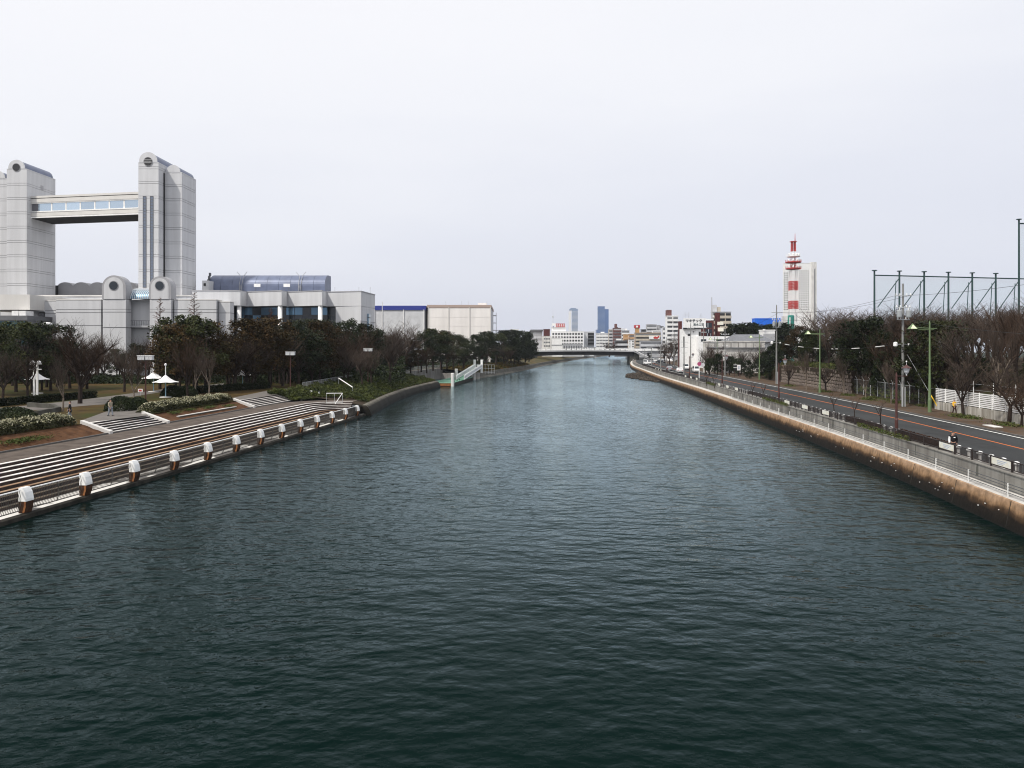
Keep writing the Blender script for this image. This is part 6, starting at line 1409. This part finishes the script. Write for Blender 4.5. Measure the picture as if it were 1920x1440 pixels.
hedge(38, 70.0, 12.0, 13.8, 1.15, 'clipped hedge with pale tips above the brown soil bank at the left edge')
hedge(82.0, 100.3, 12.0, 13.8, 1.1, 'clipped hedge with pale tips between the two short stair flights')
def weeds(name, label, f, n, seed, size=.10): tag(leaf_sheet(name, f, n, size, 'weed', seed), label, 'weeds', kind='stuff')
wp = [(r_.uniform(42, 100), r_.uniform(10.3, 11.8), r_.uniform(.5, 1.6)) for r_ in [random.Random(31)] for _ in range(16)]; wp = [c for c in wp if not (68.5 < c[0] < 82 or 98 < c[0])]
weeds('bank_weeds', 'green weed patches on the brown soil bank', lambda r: (lambda c: Vector((Lf(c[0]) - c[1] - r.gauss(0, .3), c[0] + r.gauss(0, c[2]), soil_z(c[1]) + .02 + .2 * r.random())))(r.choice(wp)), 4200, 12, .07)
wq = [gnd(px, pb, ZR) for px, pb in ((1480, 725), (1545, 736), (1590, 743), (1628, 751), (1680, 757), (1735, 764), (1800, 784), (1815, 786), (1890, 800), (1640, 748), (1668, 752))]
weeds('verge_weeds', 'green weed tufts at the feet of the street trees on the far footpath', lambda r: (lambda c: Vector((c.x + r.gauss(0, .45), c.y + r.gauss(0, 1.0), ZR + .12 + .3 * r.random() ** 2)))(r.choice(wq)), 5200, 13, .09)
weeds('bank_undergrowth', 'low green undergrowth along the foot of the wooded right bank', lambda r: (lambda y: Vector((Wl(y) + .6 + 4.5 * r.random() ** 1.6, y, ground_right(Wl(y) + 2, y) + .9 * r.random() ** 2)))(r.uniform(98, 190)), 9000, 14, .16)
weeds('quay_creeper', 'green creeper hanging over the parapet below the dark riverside railing', lambda r: (lambda y: Vector((Fr(y) - .3 + .35 * r.random(), y, 2.66 + .38 * r.random() ** 2)))(r.choice([r.uniform(62, 74), r.uniform(99, 112), r.uniform(150, 160)])), 3600, 15, .07)
hb = thing('riverside_hedge', 'low dark reddish hedge behind the railing beside the man in black', 'hedge', (Fr(60) + .5, 60, ZR))
leaf_sheet('foliage', lambda r: (lambda y: Vector((Fr(y) + .35 + .45 * r.random(), y, ZR + .95 * r.random())))(r.uniform(56.8, 66)), 9000, .06, 'rust_dark', 16, hb)
hb = thing('riverside_hedge', 'low dark reddish hedge behind the railing between the sign panels farther on', 'hedge', (Fr(74) + .5, 74, ZR))
leaf_sheet('foliage', lambda r: (lambda y: Vector((Fr(y) + .35 + .45 * r.random(), y, ZR + .9 * r.random())))(r.uniform(70, 79)), 7000, .06, 'rust_dark', 17, hb)
def dome_bush(px, pb, w_, h, label, key=0):
    p = gnd(px, pb, ZL); t = thing('round_bush', label, 'bush', p); r = random.Random(int(px)); m = MB()
    for _ in range(5200):
        d = Vector((r.gauss(0, 1), r.gauss(0, 1), abs(r.gauss(0, 1)))).normalized(); q = p + Vector((d.x * w_ / 2, d.y * w_ / 2, d.z * h)) * r.uniform(.8, 1.03); a = Vector((r.gauss(0, 1), r.gauss(0, 1), r.gauss(0, 1))).normalized(); b = a.orthogonal().normalized(); s = .07 * r.uniform(.6, 1.3); m.add([q - a * s, q + b * s * .6, q + a * s, q - b * s * .6], [(0, 1, 2, 3)])
    m.build('foliage', M['leaf_dark'], t)
dome_bush(226, 770, 3.2, 1.55, 'round clipped dark bush beside the walker in pale clothes'); dome_bush(258, 763, 2.4, 1.1, 'small round dark bush right of the larger clipped one'); dome_bush(22, 790, 4.4, 1.3, 'wide low dark bush behind the pale hedge, far left')
dome_bush(325, 744, 3.4, 1.6, 'dark rounded bush beside the white parasol'); dome_bush(350, 743, 3.0, 1.5, 'dark rounded bush below the slender tree trunks')

# ------------------------------------------------------------------ park furniture
def parasol(px, pb, label, sc_=1.0):
    p = gnd(px, pb, ZL); t = thing('parasol', label, 'parasol', p, group='white park parasols')
    MB().tube(p, p + Vector((0, 0, 2.9 * sc_)), 0.07, n=8).build('pole', M['pale_blue'], t); MB().tube(p + Vector((0, 0, 2.95 * sc_)), p + Vector((0, 0, 4.3 * sc_)), 0.06, n=8).build('spire', M['umbrella'], t); MB().lathe(p, [(0.75, 0), (.75, .12), (.2, .16)], 14).build('base', M['cream'], t)
    prof = [(1.75, 2.05), (1.2, 2.22), (.7, 2.5), (.3, 2.82), (.08, 3.0)]
    m = MB(); n = 16; vs = []
    for r_, z in prof:
        for i in range(n): a = 2 * math.pi * i / n; q = r_ * (1 - (.07 if i % 2 else 0)); vs.append(p + Vector((q * math.cos(a) * sc_, q * math.sin(a) * sc_, z * sc_ + (.05 if i % 2 and r_ > 1.5 else 0))))
    m.add(vs, [(k * n + i, k * n + (i + 1) % n, (k + 1) * n + (i + 1) % n, (k + 1) * n + i) for k in range(len(prof) - 1) for i in range(n)]).build('canopy', M['umbrella'], t)
    MB().lathe(p + Vector((0, 0, 4.2 * sc_)), [(.05, 0), (.16, .12), (.16, .28), (.03, .4)], 10).build('finial', M['umbrella'], t)
parasol(310.5, 745.5, 'white peaked parasol with a tall finial on the lawn beside the hedge'); parasol(288, 735, 'white parasol partly hidden behind the nearer one')
parasol(455, 727, 'white parasol deep under the park trees, right of the lawn'); parasol(70, 738, 'white parasol half hidden under the trees at the far left')
def sky_disc(px, py, d, label):
    x, z = gx(px, d), gz(py, d); t = thing('disc_lamp', label, 'lamp', (x, d, ZL)); MB().tube((x, d, ZL), (x, d, z - .3), 0.12, n=8).build('pole', M['white'], t); MB().lathe((x, d, z - .35), [(.2, -.8), (.3, 0), (1.15, .2), (1.2, .4), (.7, .72), (.05, .8)], 16).build('disc', M['umbrella'], t, smooth=True)
sky_disc(394, 613, 165, 'white mushroom-shaped lamp top rising above the park trees'); sky_disc(88, 608, 168, 'white mushroom-shaped lamp top behind the evergreens, far left')
def box_lamp(x, y, H, label, w_=1.7):
    t = thing('box_lamp_post', label, 'street lamp', (x, y, ZL), group='brown park lamps with twin box heads'); b = Vector((x, y, ZL)); MB().lathe(b, [(.10, 0), (.07, H)], 8).build('pole', M['post_brown'], t)
    for s in (-1, 1):
        h = MB().box(x + (0.06 if s > 0 else -w_ / 2), x + (w_ / 2 if s > 0 else -.06), y - .3, y + .3, ZL + H - .52, ZL + H - .06).build('lamp_box', M['grey_light'], t)
        MB().box(x + (0.05 if s > 0 else -w_ / 2 - .05), x + (w_ / 2 + .05 if s > 0 else -.05), y - .34, y + .34, ZL + H - .055, ZL + H + .02).build('lid', M['white'], h)
p = gnd(273, 757.7, ZL); box_lamp(p.x, p.y, 5.75, 'brown post with twin grey box lamps beside the white parasol')
p = gnd(544.5, 732, ZL); box_lamp(p.x, p.y, 6.0, 'brown post with twin box lamps at the top of the farther stair flight', 1.35)
for px, py, d, lab in ((690, 653.5, 152, 'twin box lamp above the shrub slope, left of the pontoon'), (784, 652.5, 205, 'twin box lamp before the blue-striped warehouse trees'), (826, 651, 240, 'twin box lamp over the landing stage trees'), (860, 651, 270, 'farthest twin box lamp along the left bank')): box_lamp(gx(px, d), d, gz(py, d) - ZL, lab, 1.6)
p = gnd(67, 742, ZL); t = thing('column_lamp', 'white twin-column park lamp with globe lights, far left', 'street lamp', p)
for s in (-.22, .22): MB().box(p.x + s - .11, p.x + s + .11, p.y - .1, p.y + .1, ZL, ZL + 4.5).build('column', M['white'], t)
for z in (3.6, 4.35): MB().box(p.x - .75, p.x + .75, p.y - .16, p.y + .16, ZL + z, ZL + z + .12).build('crossbar', M['white'], t)
for s in (-.42, .42): MB().lathe((p.x + s, p.y, ZL + 4.47), [(.2, 0), (.3, .12), (.26, .3), (.05, .4)], 12).build('globe', M['umbrella'], t, smooth=True)
p = gnd(263, 742, ZL); t = thing('notice_sign', 'small red and white notice board on the park lawn', 'sign', p); MB().box(p.x - .32, p.x + .32, p.y, p.y + .04, ZL + .5, ZL + .95).build('board', M['white'], t); MB().box(p.x - .2, p.x + .2, p.y - .02, p.y - .002, ZL + .6, ZL + .85).build('red_print', M['red_paint'], t); MB().tube((p.x, p.y + .05, ZL), (p.x, p.y + .05, ZL + .5), .03, n=4).build('post', M['galv'], t)
t = thing('planter_wall', 'low dark angular stone planter wall beside the park path, left', 'planter', gnd(80, 775, ZL)); pts = [gnd(px, py, ZL) for px, py in ((55, 763), (98, 766), (110, 772), (68, 780))]
for a, b in zip(pts[:-1], pts[1:]): MB().obox((a + b) / 2, (b - a), ((b - a).length + .3, .4), ZL - .05, ZL + .5).build('wall_segment', M['quay_grey'], t)
# parked scooter
p = gnd(594, 745.5, 2.3) ; p = Vector((gx(594, 120.5), 120.5, 2.25)); t = thing('scooter', 'small white motor scooter parked above the end of the seating steps', 'scooter', p)
for dx in (-.62, .62):
    MB().tube(p + Vector((dx, -.06, .26)), p + Vector((dx, .06, .26)), .26, n=14).build('wheel', M['tyre'], t)
MB().yprism([(p.x + a, p.z + b) for a, b in ((-.85, .55), (-.75, .3), (-.3, .28), (.3, .25), (.45, .5), (.38, .95), (.28, .95), (.2, .5), (-.1, .45), (-.2, .72), (-.8, .75))], p.y - .16, p.y + .16).build('body', M['car_white'], t)
MB().box(p.x - .8, p.x - .15, p.y - .14, p.y + .14, p.z + .73, p.z + .83).build('seat', M['cloth_black'], t); MB().tube(p + Vector((.33, -.3, 1.0)), p + Vector((.33, .3, 1.0)), .03, n=5).build('handlebar', M['black_metal'], t)
MB().box(p.x - 1.1, p.x - .72, p.y - .2, p.y + .2, p.z + .78, p.z + 1.12).build('rear_box', M['white'], t)

# ------------------------------------------------------------------ people
def skin_mesh(pts, edges, rad):
    me = bpy.data.meshes.new('s'); me.from_pydata(pts, edges, []); ob = bpy.data.objects.new('s', me); col.objects.link(ob)
    md = ob.modifiers.new('k', 'SKIN'); md.use_smooth_shade = True
    for i, v in enumerate(me.skin_vertices[0].data): v.radius = rad[i] if hasattr(rad[i], '__len__') else (rad[i], rad[i]); v.use_root = (i == 0)
    sb_ = ob.modifiers.new('u', 'SUBSURF'); sb_.levels = 2
    dg = bpy.context.evaluated_depsgraph_get(); out = bpy.data.meshes.new_from_object(ob.evaluated_get(dg)); bpy.data.objects.remove(ob); out.materials.clear(); return out
def person(loc, rz, label, top, legs, hair='hair', stride=.16, arm=.1, sleeve=None, vest=None, bag=None, H=1.70, coat=False):
    t = thing('person', label, 'person', loc, rz); k = H / 1.70; s = stride
    J = {'pel': (0, 0, .92), 'bel': (0, .0, 1.08), 'ch': (0, .0, 1.30), 'nk': (0, .01, 1.46), 'hb': (0, -.01, 1.55), 'ht': (0, .0, 1.63)}
    P, Ed, Rd = [], [], []
    def a(p, r, par=None):
        P.append(tuple(c * k for c in p)); Rd.append(tuple(c * k for c in r) if hasattr(r, '__len__') else r * k); i = len(P) - 1
        if par is not None: Ed.append((par, i))
        return i
    pel = a((0, 0, .92), (.15, .11)); be = a((0, 0, 1.10), (.135, .10), pel); ch = a((0, 0, 1.30), (.165, .11), be); nk = a((0, 0, 1.45), .055, ch); hb = a((0, -.015, 1.54), (.075, .085), nk); ht = a((0, -.005, 1.64), (.072, .085), hb)
    ends = {}
    for q, sg in (('l', 1), ('r', -1)):
        hp = a((.09 * sg, 0, .86), .09, pel); kn = a((.10 * sg, -s * sg * .5 - .03, .48), .062, hp); an = a((.10 * sg, -s * sg + .03 * 0, .09), .042, kn); a((.105 * sg, -s * sg - .14, .04), .038, an)
        sh = a((.18 * sg, 0, 1.38), .06, ch); el = a((.235 * sg, .03 + arm * sg * .5, 1.12), .044, sh); wr_ = a((.225 * sg, -.07 + arm * sg, .90), .032, el); hd = a((.215 * sg, -.10 + arm * sg, .82), (.036, .022), wr_); ends[q] = (sh, el, wr_, hp, kn, an)
        for f in range(4): f1 = a((.215 * sg + (f - 1.5) * .006, -.125 + arm * sg + (f - 1.5) * .014, .755 - .006 * abs(f - 1.5)), .009, hd); a((.205 * sg, -.135 + arm * sg + (f - 1.5) * .013, .725), .008, f1)
        a((.195 * sg, -.15 + arm * sg, .80), .010, hd)
    body = link('body', skin_mesh(P, Ed, Rd), M['skin'], t)
    def sub(ids, edges, infl): return skin_mesh([P[i] for i in ids], [(ids.index(x), ids.index(y)) for x, y in edges], [tuple(c + infl * k for c in (Rd[i] if hasattr(Rd[i], '__len__') else (Rd[i],) * 2)) for i in ids])
    l, r_ = ends['l'], ends['r']
    link('jacket', sub([pel, be, ch, l[0], l[1], l[2], r_[0], r_[1], r_[2]], [(pel, be), (be, ch), (ch, l[0]), (l[0], l[1]), (l[1], l[2]), (ch, r_[0]), (r_[0], r_[1]), (r_[1], r_[2])], .03), M[top], t)
    link('trousers', sub([pel, l[3], l[4], l[5], r_[3], r_[4], r_[5]], [(pel, l[3]), (l[3], l[4]), (l[4], l[5]), (pel, r_[3]), (r_[3], r_[4]), (r_[4], r_[5])], .022), M[legs], t)
    if coat: link('coat_skirt', skin_mesh([(0, 0, 1.0 * k), (0, 0, .8 * k), (0, 0, .62 * k)], [(0, 1), (1, 2)], [(.2, .16), (.22, .18), (.23, .19)]), M[top], t)
    link('hair', skin_mesh([(0, .025, 1.56 * k), (0, .02, 1.64 * k), (0, -.0, 1.70 * k)], [(0, 1), (1, 2)], [(.085, .08), (.095, .105), (.08, .09)]), M[hair], t)
    f = MB()
    for sg in (-1, 1): f.lathe((.032 * sg, -.098 * k, 1.585 * k), [(.006, -.01), (.012, 0), (.006, .01)], 6)
    f.build('eyes', M['hair'], body, local=True); MB().add([(-.014, -.09, 1.545 * k), (.014, -.09, 1.545 * k), (0, -.118, 1.545 * k), (0, -.09, 1.585 * k)], [(0, 1, 2), (0, 2, 3), (2, 1, 3)]).build('nose', M['skin'], body, local=True)
    MB().box(-.026, .026, -.1, -.085, 1.512 * k, 1.522 * k).build('mouth', M['cloth_red'], body, local=True)
    for sg in (-1, 1): MB().lathe((.082 * sg, .0, 1.565 * k), [(.01, -.03), (.02, 0), (.012, .03)], 6).build('ear', M['skin'], body, local=True)
    for q in ('l', 'r'):
        e = P[ends[q][5]]; MB().xprism([(e[1] + .08, 0), (e[1] - .20, 0), (e[1] - .2, .05), (e[1] - .08, .1), (e[1] + .07, .11)], e[0] - .05, e[0] + .05).build('shoe', M['hair'], t, local=True)
    if sleeve: link('sleeve', sub([r_[0], r_[1], r_[2]], [(r_[0], r_[1]), (r_[1], r_[2])], .036), M[sleeve], t); MB().box(.02, .13, -.165, -.15, 1.30, 1.36).build('chest_badge', M['white'], t, local=True)
    if vest:
        link('vest', sub([pel, be, ch], [(pel, be), (be, ch)], .048), M[vest], t)
        for z in (1.05, 1.18): MB().lathe((0, 0, z), [(.20, 0), (.20, .045)], 14).build('reflective_band', M['cloth_white'], t, local=True)
    return t
person((Fr(56.3) + .75, 56.3, ZR), R(-25), 'man in a black jacket with one white sleeve standing behind the right railing', 'cloth_black', 'cloth_black', stride=.05, sleeve='cloth_white', H=1.74)
p = gnd(1789.5, 777, ZR + .11); person(p, R(20), 'person in a bright yellow jacket walking past the white slatted fence', 'cloth_yellow', 'cloth_brown', stride=.17, vest='cloth_yellow', H=1.68)
p = gnd(207, 780.5, ZL); person(p, R(70), 'walker in pale grey-beige clothes at the top of the nearer stairs', 'cloth_beige', 'cloth_denim', stride=.2, H=1.66)
p = gnd(131, 786, ZL); person(p, R(-60), 'walker in a dark coat behind the pale hedge', 'cloth_black', 'cloth_denim', stride=.15, H=1.68, coat=True, hair='cloth_brown')

# ------------------------------------------------------------------ vehicles
def car(kind, paint, loc, rz, label):
    t = thing('van' if kind == 'van' else 'car', label, 'van' if kind == 'van' else 'car', loc, rz, 'vehicles on the riverside road')
    if kind == 'van': L, W_, pr_ = 4.4, 1.7, [(-2.2, .3), (-2.25, .8), (-1.95, 1.15), (-1.25, 1.95), (2.1, 2.0), (2.2, 1.2), (2.2, .3)]
    elif kind == 'truck': L, W_, pr_ = 4.6, 1.7, [(-2.3, .35), (-2.3, 1.2), (-1.95, 2.0), (2.3, 2.15), (2.3, .4)]
    else: L, W_, pr_ = 4.2, 1.68, [(-2.1, .3), (-2.12, .7), (-1.05, .92), (-.5, 1.42), (1.2, 1.45), (1.85, .98), (2.1, .9), (2.1, .3)]
    b = MB(); n = len(pr_); vs = []
    for s, inn in ((-1, 0), (1, 0)):
        for y, z in pr_: vs.append((s * (W_ / 2 - (.14 if z > 1.0 else 0)), y, z))
    b.add(vs, [tuple(range(n))[::-1], tuple(range(n, 2 * n))] + [(i, (i + 1) % n, n + (i + 1) % n, n + i) for i in range(n)]); bo = b.build('body', M[paint], t, local=True)
    bv = bo.modifiers.new('b', 'BEVEL'); bv.width = .07; bv.segments = 2
    wy0, wy1, wz0, wz1 = ((-1.9, -1.33, 1.22, 1.85) if kind != 'car' else (-1.02, -.56, .97, 1.36))
    MB().add([(-W_ / 2 + .22, wy0 - .03, wz0), (W_ / 2 - .22, wy0 - .03, wz0), (W_ / 2 - .26, wy1 - .03, wz1), (-W_ / 2 + .26, wy1 - .03, wz1)], [(0, 1, 2, 3)]).build('windscreen', M['glass_dark'], t, local=True)
    ry = (2.13 if kind != 'car' else 1.3); MB().add([(-W_ / 2 + .25, ry + (.06 if kind != 'car' else .5), wz0 + .05), (W_ / 2 - .25, ry + (.06 if kind != 'car' else .5), wz0 + .05), (W_ / 2 - .28, ry + .02, wz1), (-W_ / 2 + .28, ry + .02, wz1)], [(0, 3, 2, 1)]).build('rear_window', M['glass_dark'], t, local=True)
    for s in (-1, 1):
        for ya, yb in ((-.85, .15), (.25, 1.25 if kind == 'car' else 1.9)):
            if kind != 'car': ya -= .35
            x = s * (W_ / 2 - .055); MB().add([(x, ya, wz0), (x, yb, wz0), (x - s * .07, yb - .1, wz1), (x - s * .07, ya + .25, wz1)], [(0, 1, 2, 3)]).build('side_window', M['glass_dark'], t, local=True)
        for y in (-1.35, 1.35):
            w_ = MB().tube((s * (W_ / 2 - .2), y, .31), (s * (W_ / 2 + .01), y, .31), .31, n=14).build('wheel', M['tyre'], t, local=True); MB().tube((s * (W_ / 2 + .005), y, .31), (s * (W_ / 2 + .02), y, .31), .18, n=10).build('rim', M['galv'], w_, local=True)
        MB().box(s * .62 - .15, s * .62 + .15, pr_[0][0] - .06, pr_[0][0] + .05, .62, .78).build('headlight', M['lamp_clear'], t, local=True); MB().box(s * .66 - .12, s * .66 + .12, pr_[-1][0] - .04, pr_[-1][0] + .03, .65, .88).build('tail_lamp', M['lamp_red'], t, local=True)
    MB().box(-.17, .17, pr_[0][0] - .05, pr_[0][0] + .02, .42, .52).build('number_plate', M['plate'], t, local=True); MB().box(-.7, .7, pr_[0][0] - .03, pr_[0][0] + .02, .3, .42).build('bumper', M['black_metal'], t, local=True)
    MB().box(-.17, .17, pr_[-1][0] - .02, pr_[-1][0] + .04, .5, .62).build('number_plate', M['plate'], t, local=True)
hd = lambda y: -math.atan(Or(y + 1) - Or(y))
def lane(y, o): return (Or(y) + o, y, ZR + .02)
car('van', 'car_white', (gx(1305, 238), 238, ZR + .02), hd(238), 'white delivery van nearest on the road beside the dark bushes')
car('car', 'car_white', (gx(1274, 238), 238, ZR + .02), hd(238) + math.pi, 'white compact car left of the nearest white van')
car('van', 'car_white', (gx(1286, 268), 268, ZR + .02), hd(268), 'white van behind the nearest one on the road')
car('car', 'car_silver', (gx(1254.5, 258), 258, ZR + .02), hd(258) + math.pi, 'silver car driving away in the near lane')
for px, d, kd, pn, rz, lab in ((1234, 400, 'van', 'car_white', .9, 'white van turning at the junction under the bridge approach'), (1245, 415, 'car', 'car_silver', 1.2, 'silver car waiting at the junction below the bridge approach'), (1226, 430, 'van', 'car_dark', .4, 'dark van at the junction beside the bridge'), (1258, 405, 'car', 'car_white', 1.0, 'white car at the far junction before the apartment tower'), (1214, 345, 'van', 'car_white', .3, 'white van parked beside the railing before the bridge'), (1222, 360, 'car', 'car_silver', .3, 'silver car parked beside the railing before the bridge'), (1239, 380, 'car', 'car_dark', .8, 'dark car at the junction before the bridge approach')):
    car(kd, pn, (gx(px, d), d, ZR + .03), rz, lab)
for x, kd, pn, lab in ((43.5, 'van', 'car_white', 'white van crossing the middle of the road bridge'), (82, 'van', 'car_white', 'white van on the bridge approach at right')):
    t = car(kd, pn, (x, 474.5, bz(x) + .0 if x < 72 else 7.4), R(90), lab)
# manhole-like pale slab on the far verge
p = gnd(1861, 799.5, ZR + .11); t = thing('pale_slab', 'pale concrete cover slab lying on the far verge near the right edge', 'slab', p)
MB().obox(p, dirn(Wh, p.y), (2.3, .8), ZR + .10, ZR + .17).build('slab', M['white_dirty'], t)

# ------------------------------------------------------------------ haze
hz = MB().box(-5200, 5200, -70, 4600, -1.2, 215).build('haze', None)
hm = bpy.data.materials.new('haze_air'); hm.use_nodes = True; n, l = hm.node_tree.nodes, hm.node_tree.links; n.clear()
ho = n.new('ShaderNodeOutputMaterial'); pv = n.new('ShaderNodeVolumePrincipled'); pv.inputs['Color'].default_value = (0.82, 0.87, 0.97, 1); pv.inputs['Density'].default_value = 0.00008; pv.inputs['Anisotropy'].default_value = 0.2
l.new(pv.outputs[0], ho.inputs['Volume']); hz.data.materials.append(hm); hz['kind'] = 'stuff'; hz['label'] = 'thin pale haze hanging over the river and town'; hz['category'] = 'haze'
